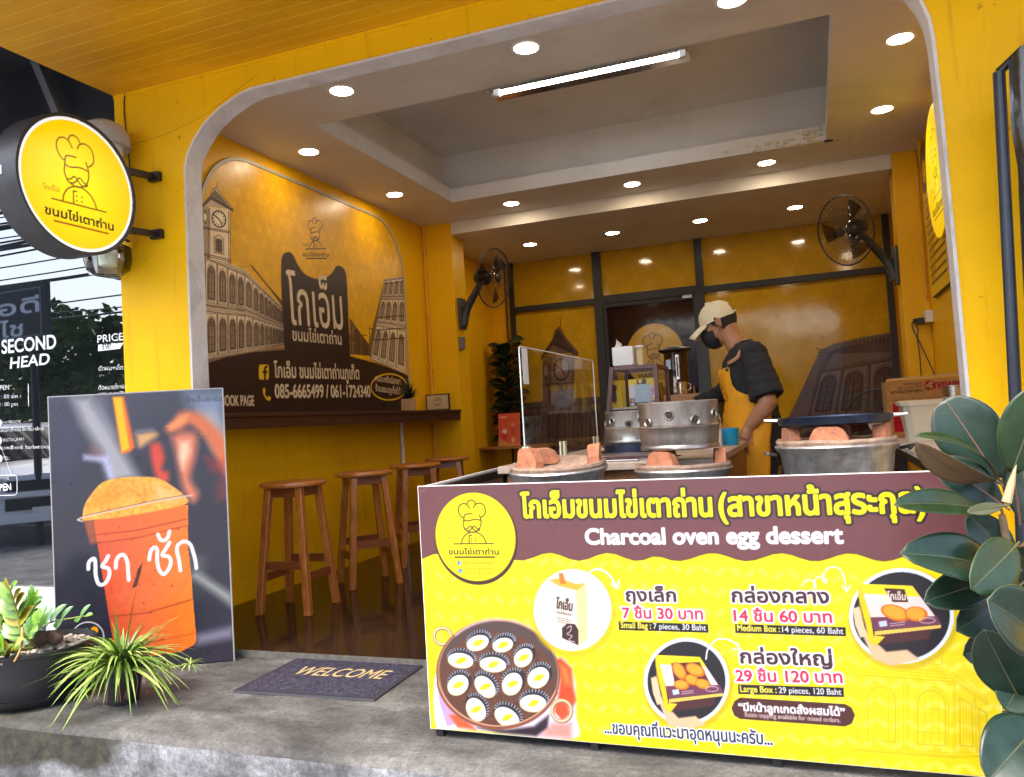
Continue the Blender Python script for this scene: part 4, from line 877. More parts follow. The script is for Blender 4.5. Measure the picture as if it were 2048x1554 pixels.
# side board of the counter, white back and black tube frame towards us
sdp = thing('side_banner', 'white backed side board in a black tube frame joining the menu board corner', 'board', (-1.21, -.1, 0))
a_, b_ = Vector((-1.176, BY+.02, 0)), Vector((-1.256, .405, 0)); dv = (b_-a_).normalized(); nv = Vector((dv.y, -dv.x, 0))
MB().obox(((a_+b_)/2)+Vector((0, 0, .397)), dv*((b_-a_).length/2), nv*.005, (0, 0, .4)).build('board', M_FOAM, sdp, smooth=0)
fq = MB()
for t in (.02, .50, .985): p = a_.lerp(b_, t)+nv*.018; fq.bar(p+Vector((0, 0, -.028)), p+Vector((0, 0, .79)), .025, .025, up=dv)
for z in (.03, .775): fq.bar(a_.lerp(b_, .0)+nv*.0185+Vector((0, 0, z)), b_+nv*.0185+Vector((0, 0, z)), .0245, .03)
fq.build('frame', M_BLK, sdp, smooth=0)
# ================================================================ next-door barber shop front
def darkglass():
    m, nt, b = newmat('dark_reflective_glass'); b.inputs['Base Color'].default_value = (0.006, 0.007, 0.009, 1)
    b.inputs['Roughness'].default_value = 0.0; b.inputs['IOR'].default_value = 2.5; return m
nb = thing('barber_shop', 'dark glass barber shop front next door with white price lettering', 'shop front', (-4.5, 0.05, 0))
NY = 0.05
MB().box(-7.0, -3.064, NY, NY+.012, 0.285, 2.46).build('window_pane', darkglass(), nb, smooth=0)
M_NDK = pbr('dark_cladding', (0.020, 0.021, 0.028), 0.45, var=0.25, scale=4)
MB().box(-7.0, -3.064, NY-.02, NY+.3, 2.461, 3.6).build('fascia', M_NDK, nb, smooth=0)
MB().box(-7.0, -3.064, NY-.04, NY+.3, 0.16, 0.284, 0, .006).build('window_sill', M_WHT, nb, smooth=0)
MB().box(-7.0, -3.064, NY-.015, NY+.3, -0.04, 0.159).build('plinth', pbr('grey_plinth', (0.55, 0.55, 0.57), 0.5), nb, smooth=0)
MB().box(-7.0, -3.064, NY+.16, NY+.3, 0.285, 2.46).build('inner_wall', M_BLK, nb, smooth=0)
cn = MB().box(-7.0, -3.066, -1.35, NY-.021, 3.02, 3.08)
cn.build('canopy', M_NDK, nb, smooth=0)
cb = MB()
for y in (-1.25, -.85, -.45): cb.box(-7.0, -3.07, y-.05, y+.05, 2.90, 3.018)
cb.build('canopy_beam', M_BLK, nb, smooth=0)
MB().bar((-3.52, -.06, 3.01), (-3.33, -.06, 2.60), .035, .04).build('canopy_brace', pbr('grey_tube', (0.13, 0.13, 0.15), 0.4), nb, smooth=0)
gx = lambda px, py: (lambda p: (p[0], p[2]))(at(px, py, 'y', NY-.003))
lt = Print(1.25, 1.7, .0017, (0, 0, 0), -4.30, .25)
WHI = (255, 255, 255); T = lambda t, a, b, h, **k: tline(lt, t, gx(*a), gx(*b), (gx(a[0], a[1]-h)[1]-gx(*a)[1]), WHI, **k)
T('SECOND', (4, 707), (112, 696), 26, bold=.03); T('HEAD', (20, 737), (98, 728), 21, bold=.03, slant=.12)
T('PRICE', (195, 685.5), (247, 680), 14.5, bold=.025)
lt.fill([[gx(*p) for p in ((196, 689), (248, 685), (240, 698), (196, 703))]], WHI); tline(lt, 'ราคา', gx(205, 699), gx(222, 697.5), .03, (0, 0, 0))
T('ตัดผม+เซ็ท', (197, 741.5), (246, 739), 8.5, bold=.02); T('HAIRCUT', (197, 754.5), (220, 753), 5); T('ตัดผมแต่งหนวด', (197, 780), (262, 776), 8.5, bold=.02); T('HAIRCUT +BEARD', (197, 791), (250, 787), 5.5, bold=.01)
T('OPEN', (-9, 780), (18, 779), 9, bold=.02); T('10 : 00 am ›', (-10, 798), (42, 795.5), 8, bold=.012); T('8 : 00 pm', (-4, 813), (35, 811.5), 8, bold=.012)
lt.line([gx(56.5, 768), gx(57, 812)], .006, WHI)
T('FACEBOOK :', (5, 849), (46, 846), 6.5, bold=.01); T('Secondhead Barbershop', (-2, 864), (88, 860), 7.5, bold=.012); T('INSTAGRAM :', (6, 883.5), (52, 881), 6.5, bold=.01)
T('secondhead_barbershop', (-6, 899), (102, 896.5), 7.5, bold=.012); T('TEL :', (6, 920), (21, 919), 6.5, bold=.01)
for cx, cy in ((-1, 846), (-1, 881), (0, 917)): lt.oval(*gx(cx, cy), .018, .02, WHI)
lt.lines([[gx(*p) for p in ((-2, 884), (24, 952))]], .004, WHI)
lt.lines([[gx(*p) for p in ((-20, 951), (30, 950), (34, 954), (34, 986), (30, 990), (-20, 992))]], .005, WHI)
T('WELCOME', (-14, 960), (18, 959), 5, bold=.01); T('OPEN', (-12, 982), (22, 980), 13, bold=.03)
M_LET = pbr('white_lettering', (0.80, 0.80, 0.82), 0.5, var=.03)
lt.lay('lettering', frame((0, NY-.003, 0), (1, 0, 0), (0, 0, 1)), M_LET, nb, lambda U, V: lt.a[..., 0] > 0.42)

# barber pole behind the round sign, glass bowl end caps
M_CLR = glassmat('clear_plastic', (0.86, 0.88, 0.9), 0.05, 0.02, 1.5)
bp_ = thing('barber_pole', 'barber pole with grey dome cap and clear glass bowl, behind the round sign', 'barber pole', (-3.02, -.14, 1.85))
bc = (-3.00, -.13, 0)
MB().lathe([(.0, 2.55), (.05, 2.545), (.095, 2.52), (.12, 2.47), (.12, 2.42)], bc, 28).build('cap', pbr('grey_cap', (.42, .42, .44), .35), bp_)
MB().lathe([(.085, 1.98), (.085, 2.42)], bc, 28).build('pole_body', M_WHT, bp_)
MB().lathe([(.10, 1.93), (.115, 1.94), (.118, 1.96), (.11, 1.98), (.10, 1.99)], bc, 28).build('collar', M_CHROME, bp_)
MB().lathe([(.0, 1.80), (.06, 1.805), (.095, 1.83), (.105, 1.87), (.105, 1.93)], bc, 28).build('glass_bowl', M_CLR, bp_)
MB().lathe([(.0, 1.845), (.04, 1.85), (.045, 1.92), (.0, 1.925)], bc, 16).build('lamp_core', pbr('pale_core', (.75, .78, .55), .3), bp_)
MB().box(-3.16, -3.10, -.10, .045, 1.83, 1.93, 0, .006).build('bracket', M_WHT, bp_, smooth=0)
# flag hanging at the left edge
fg = MB(); fpts = []
for i in range(15):
    row = []
    for j in range(7):
        z = 3.01-i*.024; x = -3.86+j*.030-.003*i; row.append((x, -.14+.02*math.sin(j*1.6+i*.3), z-.012*j))
    fpts.append(row)
fgo = thing('flag', 'red white and blue flag hanging folded under the dark canopy', 'flag', (-3.78, -.14, 2.7))
for nm, a, b, c in (('red_stripe', 0, 2, (.55, .02, .02)), ('white_stripe', 2, 3, (.75, .73, .7)), ('blue_stripe', 3, 5, (.04, .05, .25)), ('white_stripe', 5, 6, (.75, .73, .7))):
    MB().sheet([r[a:b+1] for r in fpts]).build(nm, pbr('flag_cloth', c, .8), fgo)
# loose black wires from the pillar top
wr = thing('loose_cables', 'thin loose cables looping from the pillar top above the round sign', 'cables', (-3.07, -.1, 2.5))
for k in range(5):
    a = random.uniform(.0, .12); MB().tube(smooth_path([(-3.062, -.01-a*.2, 2.70-k*.045), (-3.2-a, -.05, 2.68-k*.06), (-3.34-a*.6, -.08, 2.58-k*.03), (-3.30, -.1, 2.45), (-3.16, -.06, 2.42+k*.02), (-3.063, -.02, 2.44+k*.04)], 5), .0022, 5).build('cable', M_BLK, wr)
pc_ = MB().tube(smooth_path([(-2.985, -.004, 2.728), (-2.992, -.005, 2.66), (-2.988, -.006, 2.58), (-2.978, -.006, 2.48), (-2.972, -.005, 2.36), (-2.975, -.006, 2.22)], 5), .0035, 6)
tag(pc_.build('sign_cable', pbr('brown_cable', (.06, .02, .01), .5), None), 'brown cable running down the left pillar to the round sign', 'cable')

# ================================================================ round light-box signs
def signface(cu, cv, rad, mx, white_rim=True):
    pr = Print(rad*2.02, rad*2.02, .0028, (255, 226, 6), cu-rad*1.01, cv-rad*1.01)
    d = np.sqrt((pr.U[None]-cu)**2+(pr.V[:, None]-cv)**2)
    k = np.clip(1-d/rad, 0, 1)[..., None]; pr.a[:] = np.array([246, 196, 4])/255*(1-k)+np.array([255, 242, 20])/255*k
    if white_rim: pr.ring(cu, cv, rad*.975, rad*.975, rad*.05, (236, 240, 244))
    return pr
SX, SY_, SZ, SR = -2.765, -.478, 2.112, .298
sg = thing('round_sign', 'round lit yellow sign with moustached chef drawing, on the left pillar', 'light box sign', (SX-.07, SY_, SZ))
s_ = signface(SY_, SZ, SR*.955, None)
def mS(x, y):   # drawing units -> sign, letters a little slanted as fixed
    return (SY_+(x-545)*.00080, SZ-(y-604)*.00080)
chef(s_, mS, .0062, (120, 70, 0), (26, 20, 8), (150, 84, 0))
s_.lay('lit_face', frame((SX-.006, 0, 0), (0, 1, 0), (0, 0, 1)), printmat('sign_face', .25, emis=.11), sg, lambda U, V: (U-SY_)**2+(V-SZ)**2 < (SR*.957)**2)
MB().lathe([(SR*.955, .128), (SR*.955, .139), (SR, .140), (SR, 0.0), (0, 0)], (SX-.14, SY_, SZ), 72, axis=(1, 0, 0), caps=False).build('housing', pbr('dark_sign_housing', (.03, .03, .035), .4, var=.3, scale=14, bump=.1), sg)
for z in (2.278, 1.998):
    MB().bar((SX-.07, -.255, z-.012), (SX-.05, -.03, z), .03, .028).box(SX-.075, SX-.01, -.030, -.0005, z-.022, z+.022, 0, .003).build('bracket', M_BLK, sg, smooth=0)
st_ = MB().box(SX-.10, SX-.075, SY_-SR-.0025, SY_-SR+.004, SZ-.02, SZ+.015); st_.build('sticker', M_WHT, sg, smooth=0)
# the same sign inside, flat on the right wall
RXs, RY_, RZ, RR = .868, 2.33, 2.34, .40
sg2 = thing('round_sign', 'round lit yellow chef sign on the right inside wall, half hidden by the arch', 'light box sign', (.91, RY_, RZ))
s2 = signface(RY_, RZ, RR*.985, None, False)
chef(s2, lambda x, y: (RY_-(x-545)*.00108, RZ-(y-590)*.00108), .006, (120, 84, 0), (26, 20, 8), (110, 50, 0))
s2.lay('lit_face', frame((RXs, 0, 0), (0, -1, 0), (0, 0, 1)), bpy.data.materials['sign_face'], sg2, lambda U, V: (U-RY_)**2+(V-RZ)**2 < (RR*.985)**2) if False else None
s2b = signface(-RY_, RZ, RR*.985, None, False)
chef(s2b, lambda x, y: (-RY_+(x-545)*.00108, RZ-(y-590)*.00108), .006, (120, 84, 0), (26, 20, 8), (110, 50, 0))
s2b.lay('lit_face', frame((RXs-.002, 0, 0), (0, -1, 0), (0, 0, 1)), D.materials['sign_face'], sg2, lambda U, V: (U+RY_)**2+(V-RZ)**2 < (RR*.985)**2)
MB().lathe([(RR*.98, .0), (RR, .002), (RR, .084), (0, .0845)], (RXs, RY_, RZ), 64, axis=(1, 0, 0), caps=False).build('housing', pbr('yellow_housing', (.75, .45, .01), .4), sg2)

# ================================================================ yellow price board on the right wall (seen edge-on): u = -y, v = z
mb_ = Print(.92, 1.06, .006, (238, 192, 10), -3.36, 1.70)
mb_.fill([(-3.36, 2.76), (-2.44, 2.76), (-2.44, 2.48), (-3.1, 2.48), (-3.24, 2.42), (-3.36, 2.46)], (92, 44, 16)); mb_.oval(-3.24, 2.58, .07, .085, (244, 200, 30))
rr_ = random.Random(3)
for k in range(11):
    z = 2.36-k*.058
    mb_.fill([(-3.30, z), (-2.52, z), (-2.52, z+.018), (-3.30, z+.018)], (104, 62, 12)); mb_.oval(-2.58, z+.009, .018, .012, (246, 226, 150))
    tline(mb_, ('ชาไทย', 'ชาเขียว', 'โกโก้', 'นมสด', 'กาแฟ', 'ชามะนาว', 'โอวัลติน', 'นมชมพู', 'ชาชัก', 'โอเลี้ยง', 'น้ำผึ้งมะนาว')[k], (-3.28, z+.027), (-3.05, z+.027), .020, (110, 70, 20), bold=.01)
mbo = thing('price_board', 'tall yellow drinks price board with brown bars on the right wall', 'price board', (.94, 2.9, 2.2))
mb_.lay('printed_face', frame((.925, 0, 0), (0, -1, 0), (0, 0, 1)), printmat('board_print', .35), mbo, lambda U, V: ~((V > 2.42) & (U > -2.6) & (V-2.42 > (-2.44-U)*1.2)), .9)
MB().box(.927, .9545, 2.44, 3.36, 1.70, 2.42).build('backing', M_BLK, mbo, smooth=0)

# ================================================================ drink poster on a foam board against the left pillar
PB = np.array([-2.499, .029, 0.0]); PU = np.array([.8876, .4606, 0.0]); PN = np.array([.4606, -.8876, 0.0])
def Pp(px, py):
    d = VF+VR*(px-1024)/FPX-VU*(py-777)/FPX; t = ((PB-CAM) @ PN)/(d @ PN); X = CAM+d*t; return ((X-PB) @ PU, X[2])
po = Print(.775, 1.268, .0028, (46, 46, 60), -.772, -.030)
f3 = lambda ps: [Pp(x/3.885, 760+y/3.885) for x, y in ps]; f4 = lambda ps: [Pp(x/3.423, 1100+y/3.423) for x, y in ps]
Q3 = lambda ps, c, a=1.0, s=.004: po.fill([f3(ps)], c, a, 0, s); Q4 = lambda ps, c, a=1.0, s=.004: po.fill([f4(ps)], c, a, 0, s)
Q3s = lambda ps, c, a=1.0, s=.004: po.fill([f3(smooth_path(list(ps)+[ps[0]], 5))], c, a, 0, s*1.5)
uu = (po.U[None]+.772)/.775; vv = (po.V[:, None]+.03)/1.268
po.a[:] = np.array([44, 44, 58])/255+(np.clip(vv-.55, 0, 1)*.22)[..., None]+np.zeros((po.ny, po.nx, 1))
Q3([(395, 150), (560, 140), (640, 500), (560, 760), (400, 800)], (58, 62, 84), .6, .04)
Q3([(560, 140), (700, 130), (860, 380), (1080, 760), (860, 800), (780, 560), (640, 340)], (196, 196, 200), .75, .03); Q3([(720, 140), (800, 130), (900, 420), (830, 420)], (150, 152, 166), .5, .03)
Q3([(650, 580), (840, 590), (890, 760), (850, 770), (800, 640), (650, 620)], (190, 196, 232), .8, .012); Q3([(700, 520), (790, 530), (780, 600), (700, 600)], (166, 110, 110), .5, .02)
Q3([(1450, 95), (1755, 85), (1765, 430), (1600, 330), (1480, 200)], (150, 168, 196), .85, .05); Q3([(1540, 240), (1660, 260), (1770, 420), (1775, 700), (1650, 520)], (204, 186, 176), .85, .03)
Q3([(875, 135), (965, 130), (1048, 520), (1010, 560), (945, 575)], (240, 110, 40), 1, .008); Q3([(880, 135), (945, 132), (1005, 530), (950, 560)], (252, 190, 10), 1, .006)
Q3s([(1055, 420), (1180, 400), (1225, 430), (1130, 500), (1080, 520)], (214, 164, 110), 1, .010); Q3([(1050, 390), (1190, 375), (1200, 395), (1060, 415)], (110, 112, 130), 1, .01)
Q3s([(1285, 375), (1340, 320), (1400, 250), (1500, 245), (1600, 300), (1720, 420), (1780, 560), (1765, 740), (1700, 640), (1600, 460), (1480, 350), (1400, 390), (1310, 405)], (226, 120, 76), 1, .012)
Q3([(1300, 360), (1400, 280), (1470, 265), (1440, 330), (1330, 395)], (246, 156, 96), .9, .012)
Q3s([(1165, 500), (1240, 490), (1280, 600), (1260, 690), (1310, 720), (1300, 790), (1225, 770), (1180, 640)], (214, 74, 56), 1, .010)
Q3s([(1330, 440), (1430, 400), (1530, 430), (1520, 600), (1480, 760), (1540, 880), (1500, 950), (1430, 860), (1390, 700), (1365, 560)], (222, 124, 96), 1, .014)
Q3([(1400, 480), (1470, 470), (1480, 560), (1420, 700), (1390, 600)], (250, 214, 176), .9, .016); Q3([(1700, 800), (1770, 760), (1770, 920), (1690, 930)], (150, 60, 56), .7, .03); Q3([(1600, 600), (1740, 640), (1760, 760), (1640, 700)], (170, 60, 60), .7, .03)
Q4([(1340, 140), (1590, 300), (1590, 390), (1460, 290), (1300, 180)], (176, 180, 172), .8, .02); Q4([(1290, 0), (1400, 60), (1400, 190), (1300, 120)], (120, 124, 126), .5, .03)
Q4([(1340, 575), (1590, 515), (1612, 760), (1100, 800), (700, 760), (380, 800), (380, 700), (780, 640)], (54, 50, 64), .9, .012); Q4([(1345, 580), (1595, 520), (1600, 600), (1350, 650)], (150, 146, 166), .8, .02)
# cup
cup = [(188, 1042), (228, 1292), (240, 1302), (300, 1312), (360, 1304), (388, 1290), (393, 1280), (386, 1200), (383, 1155), (376, 1090), (376, 1010), (280, 1020)]
po.fill([[Pp(*p) for p in cup]], (226, 92, 44)); gw, gd = po.sdist([[Pp(*p) for p in cup]], .004)
i0, i1, j0, j1 = gw; inside = (gd < 0)[..., None]; ug = np.clip((po.U[None, i0:i1]-Pp(190, 1150)[0])/(Pp(392, 1150)[0]-Pp(190, 1150)[0]), 0, 1)[..., None]
cc = np.array([214, 78, 50])/255*(1-ug)+np.array([250, 128, 34])/255*ug; po.a[j0:j1, i0:i1] = np.where(inside, cc, po.a[j0:j1, i0:i1])
nzp = po.noise(.035, .03, 5)[..., None]; po.a[j0:j1, i0:i1] = np.where(inside, np.clip(po.a[j0:j1, i0:i1]*(1+nzp[j0:j1, i0:i1]), 0, 1), po.a[j0:j1, i0:i1])
Q3([(650, 1090), (900, 1080), (1250, 1010), (1450, 985), (1455, 1120), (1200, 1170), (900, 1230), (700, 1270)], (232, 104, 44), .55, .006)
for a, b in (((700, 1275), (1452, 1130)), ((690, 1210), (1452, 1080))): po.line(f3([a, ((a[0]+b[0])/2, (a[1]+b[1])/2+22), b]), .006, (150, 50, 24), .75, soft=.003)
po.line(f4([(760, 455), (1000, 430), (1315, 340)]), .006, (140, 44, 24), .7, soft=.003); po.line(f4([(800, 620), (1000, 640), (1335, 570)]), .004, (150, 50, 24), .5, soft=.003)
Q4([(905, 260), (930, 190), (945, 130), (975, 88), (965, 150), (935, 250)], (56, 20, 16), .9, .004)
rp = random.Random(8)
for _ in range(26): x = rp.uniform(195, 380); y = rp.uniform(1050, 1290); po.oval(*Pp(x, y), rp.uniform(.003, .008), rp.uniform(.002, .004), (120, 36, 20), .7, rp.uniform(-60, 60), soft=.002)
# foam dome and lid rim
foam = smooth_path([(640, 1065), (655, 980), (700, 900), (790, 800), (900, 765), (1050, 752), (1220, 760), (1350, 830), (1440, 905), (1452, 960), (1250, 1010), (900, 1070), (640, 1095)], 5)
po.fill([f3(foam)], (238, 166, 60), 1, 0, .003); gw, gd = po.sdist([f3(foam)], .004); i0, i1, j0, j1 = gw; ins = (gd < 0)[..., None]
tex = (po.noise(.10, .022, 21)+po.noise(.05, .07, 23))[..., None]; po.a[j0:j1, i0:i1] = np.where(ins, np.clip(po.a[j0:j1, i0:i1]*(1+tex[j0:j1, i0:i1]*np.array([.6, 1.0, 1.6])), 0, 1), po.a[j0:j1, i0:i1])
Q3([(690, 990), (760, 860), (900, 820), (980, 900), (860, 980)], (232, 128, 20), .5, .02); Q3([(1200, 800), (1340, 850), (1430, 920), (1300, 960), (1200, 900)], (244, 206, 150), .55, .02)
po.line(f3([(605, 1085), (640, 1068), (900, 1010), (1250, 935), (1450, 900), (1488, 898)]), .008, (216, 190, 170), .9, soft=.002); po.line(f3([(640, 1058), (900, 1000), (1250, 925), (1450, 890)]), .003, (90, 50, 40), .8)
po.line(f3([(606, 1088), (640, 1098)]), .006, (226, 200, 180), .9)
# handwriting and corner words
HW = (240, 238, 244)
for st3 in ([(605, 130), (608, 90), (625, 66), (648, 62), (654, 110), (656, 170), (672, 226), (700, 238), (732, 214), (750, 165), (742, 126), (700, 112), (722, 78), (742, 40)], [(793, 122), (798, 70), (820, 38), (850, 36), (872, 80), (878, 150), (882, 205)]):
    po.line(f4(smooth_path(st3, 5)), .0165, HW)
for st3 in ([(1160, 1395), (1172, 1330), (1200, 1300), (1222, 1320), (1222, 1400), (1236, 1470), (1270, 1508), (1310, 1470), (1328, 1410), (1310, 1372), (1262, 1360), (1290, 1310), (1318, 1262)], [(1228, 1200), (1246, 1238), (1276, 1246), (1304, 1222), (1318, 1176)], [(1402, 1480), (1392, 1400), (1376, 1330), (1384, 1282), (1430, 1254), (1478, 1276), (1502, 1340), (1520, 1410), (1526, 1462)]):
    po.line(f3(smooth_path(st3, 5)), .0165, HW)
tline(po, 'โกเอ็มชาชัก', f3([(1450, 172)])[0], f3([(1728, 165)])[0], .021, (50, 54, 66), bold=.0)
ec = f4([(600, 600)])[0]; po.ring(ec[0], ec[1], .070, .070, .005, (226, 226, 232)); po.oval(*f4([(646, 550)])[0], .017, .017, (246, 170, 20)); po.ring(*f4([(592, 560)])[0], .014, .014, .004, (120, 190, 220)); po.oval(*f4([(535, 575)])[0], .018, .008, (220, 110, 50), 1, 15); po.oval(*f4([(525, 562)])[0], .015, .006, (80, 170, 220), 1, 20); po.oval(*f4([(590, 600)])[0], .03, .008, (150, 190, 210), .9, 10)
po.fill([[(-.772, -.03), (.003, -.03), (.003, -.024), (-.772, -.024)]], (30, 30, 36)); po.lines([[(-.7705, -.03), (-.7705, 1.236), (.0015, 1.236), (.0015, -.03)]], .005, (200, 196, 196))
pst = thing('drink_poster', 'tall dark poster of an orange iced tea with foam, leaning by the pillar', 'poster board', tuple(PB))
po.lay('printed_face', frame(PB+PN*.0012, PU, (0, 0, 1)), printmat('poster_print', .30, coat=.25), pst, None, .66)
MB().obox(PB-PU*.3845+PN*-.005+np.array([0, 0, .6035]), PU*.3875, PN*.0058, (0, 0, .6335)).build('foam_board', M_FOAM, pst, smooth=0)
# prop holding the poster
MB().bar(PB-PU*.38-PN*.012+np.array([0, 0, .9]), PB-PU*.38-PN*.20+np.array([0, 0, -.03]), .02, .02).build('prop', M_BLK, pst, smooth=0)

# ================================================================ welcome mat
wm = Print(.64, .575, .003, (70, 66, 84), 0, 0)
wm.a[:] *= (1+wm.noise(.5, .008, 9)+wm.noise(.2, .03, 10))[..., None]
for (u0, u1, v0, v1) in ((0, .64, 0, .024), (0, .64, .553, .575), (0, .016, 0, .575), (.624, .64, 0, .575)): wm.fill([(u0, v0), (u1, v0), (u1, v1), (u0, v1)], (66, 63, 74))
tline(wm, 'WELCOME', (.115, .225), (.545, .225), .105, (240, 214, 150), bold=.006, slant=.08)
m0 = np.array([-2.190, -.345, -.0215]); m1 = np.array([-1.545, -.325, -.0215]); ax_ = (m1-m0)/np.linalg.norm(m1-m0); ay_ = np.array([-.02, .9998, 0])
mat_ = thing('door_mat', 'grey ribbed door mat with WELCOME in gold letters', 'door mat', tuple(m0))
M_MAT = printmat('mat_pile', .9, spec=.2)
mo = wm.lay('pile', frame(m0, ax_, ay_), M_MAT, mat_, None, .45)
MB().obox(m0+ax_*.32+ay_*.2875+np.array([0, 0, -.0045]), ax_*.322, ay_*.2895, (0, 0, .0038)).build('rubber_backing', pbr('mat_rubber', (.05, .048, .06), .7), mat_, smooth=0)
# ================================================================ glazed partition at the back
PYB = 5.322
M_FRM = pbr('black_aluminium', (.018, .019, .022), .35, var=.2, scale=6)
gp = thing('glass_partition', 'black framed glass partition with yellow printed film and a door', 'partition', (-1, PYB, 0))
fr = MB(); F_ = lambda x0, x1, z0, z1, d=0.0: fr.box(x0, x1, PYB-.045-d, PYB+.03, z0, z1)
F_(-2.980, -2.932, 0, 2.75); F_(.812, .870, 0, 2.75)
F_(-2.019, -1.930, 0, 2.75, .002); F_(-.945, -.868, 0, 2.75, .002)
for x0, x1 in ((-2.932, -2.019), (-.868, .812)): F_(x0, x1, 2.197, 2.257); F_(x0, x1, 0, .08)
F_(-1.930, -.945, 2.190, 2.275)
fr.build('frame', M_FRM, gp, smooth=0)
M_FILM = printmat('film_print', .08, spec=.5)
FY, FB_ = (206, 160, 26), (44, 26, 26)
def pane(x0, x1, z0, z1, draw=None, bg=FY, name='window_pane', par=None, k=.8):
    pr = Print(x1-x0, z1-z0, .007, bg, x0, z0)
    if bg == FY:
        for i in range(int((x1-x0)/.09)+1):
            for j in range(int((z1-z0)/.09)+1): pr.oval(x0+i*.09+(j % 2)*.045, z0+j*.09, .022, .010, (222, 180, 50), .45, 40 if i % 2 else -40, soft=.006)
    if draw: draw(pr)
    pr.wear(.03, .15, 4)
    return pr.lay(name, frame((0, PYB, 0), (1, 0, 0), (0, 0, 1)), M_FILM, par or gp, None, k)
GX = lambda px, py: (lambda p: (p[0], p[2]))(at(px, py, 'y', PYB))
c1_, i1_, d1_ = (142, 112, 96), (48, 34, 34), (70, 52, 52)
def draw_tower(pr):
    H = hom([GX(1082, 805), GX(1155, 802), GX(1160, 640), GX(1082, 648)])
    clock_tower(pr, lambda x, y: H(x/190, 1-y/330), c1_, i1_, .007, d1_)
    facade_art(pr, [GX(1046, 900), GX(1205, 900), GX(1205, 792), GX(1046, 806)], 5, 1, (118, 96, 84), i1_, .006, d1_)
    facade_art(pr, [GX(1046, 990), GX(1205, 985), GX(1205, 900), GX(1046, 900)], 5, 1, (104, 84, 76), i1_, .006, d1_)
def draw_big(pr):
    pr.fill([[GX(*p) for p in ((1560, 860), (1580, 830), (1640, 700), (1668, 688), (1720, 675), (1800, 662), (1800, 960), (1560, 960))]], (112, 96, 96))
    facade_art(pr, [GX(1612, 840), GX(1806, 838), GX(1795, 705), GX(1640, 735)], 3, 1, (128, 112, 110), i1_, .010, (66, 56, 62))
    facade_art(pr, [GX(1560, 960), GX(1812, 960), GX(1806, 838), GX(1600, 842)], 4, 1, (118, 102, 102), i1_, .009, (60, 50, 56))
    for k in range(7): pr.line([GX(1645-k*2, 735-k*8+10), GX(1668+k*2, 700-k*2+k*3), GX(1800, 672+k*5)], .008, (56, 44, 48), .8)
    for k in range(16): pr.line([GX(1672+k*8, 690-k*1.4), GX(1673+k*8, 700-k*1.4)], .012, (60, 48, 52), .8)
pane(-2.932, -2.019, 2.257, 2.75); pane(-1.930, -.945, 2.275, 2.75); pane(-.868, .812, 2.257, 2.75)
pane(-2.932, -2.019, .08, 2.197, draw_tower); pane(-.868, .812, .08, 2.197, draw_big)
def draw_door(pr):
    c = GX(1310, 712); pr.oval(c[0], c[1], .30, .34, (206, 166, 60))
    chef(pr, lambda x, y: (c[0]+(x-545)*.00088, c[1]-(y-590)*.00100), .009, (96, 76, 30), (46, 34, 20))
do = pane(-1.895, -.985, .12, 2.145, draw_door, FB_, 'door', k=.8)
df = MB()
for x0, x1, z0, z1 in ((-1.929, -1.895, .01, 2.189), (-.985, -.946, .01, 2.189), (-1.895, -.985, .01, .12), (-1.895, -.985, 2.145, 2.189)): df.box(x0, x1, PYB-.03, PYB+.02, z0, z1)
df.build('door_frame', M_FRM, do, smooth=0)
MB().tube([(-1.03, PYB-.07, .85), (-1.03, PYB-.07, 1.25)], .012, 8).box(-1.04, -1.02, PYB-.07, PYB-.001, .87, .89).box(-1.04, -1.02, PYB-.07, PYB-.001, 1.21, 1.23).build('door_handle', M_STEEL, do)
MB().box(-1.09, -.99, PYB-.06, PYB-.031, 2.155, 2.185, 0, .004).build('door_closer', M_STEEL, do, smooth=0)

# ================================================================ wall counter, stools, small things on the counter
M_DW = woodmat('dark_brown_wood', (.035, .011, .006), (.075, .024, .012), .4, 1.0, 1)
wc = thing('wall_counter', 'long dark brown wall counter board under the mural', 'counter', (-3.07, 2.0, 1.09))
MB().box(-3.215, -2.915, .20, 3.675, 1.113, 1.136, 0, .003).build('top_board', M_DW, wc, smooth=0)
MB().box(-2.958, -2.926, .20, 3.675, 1.046, 1.1125, 0, .003).build('front_rail', M_DW, wc, smooth=0)
MB().box(-3.215, -2.959, .20, 3.672, 1.09, 1.1125).build('under_board', M_DW, wc, smooth=0)
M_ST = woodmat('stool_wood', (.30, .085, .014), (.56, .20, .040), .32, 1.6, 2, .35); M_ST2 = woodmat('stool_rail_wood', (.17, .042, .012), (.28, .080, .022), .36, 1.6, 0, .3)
M_ST3 = woodmat('stool_seat_wood', (.34, .10, .018), (.60, .23, .050), .30, 1.4, 0, .4)
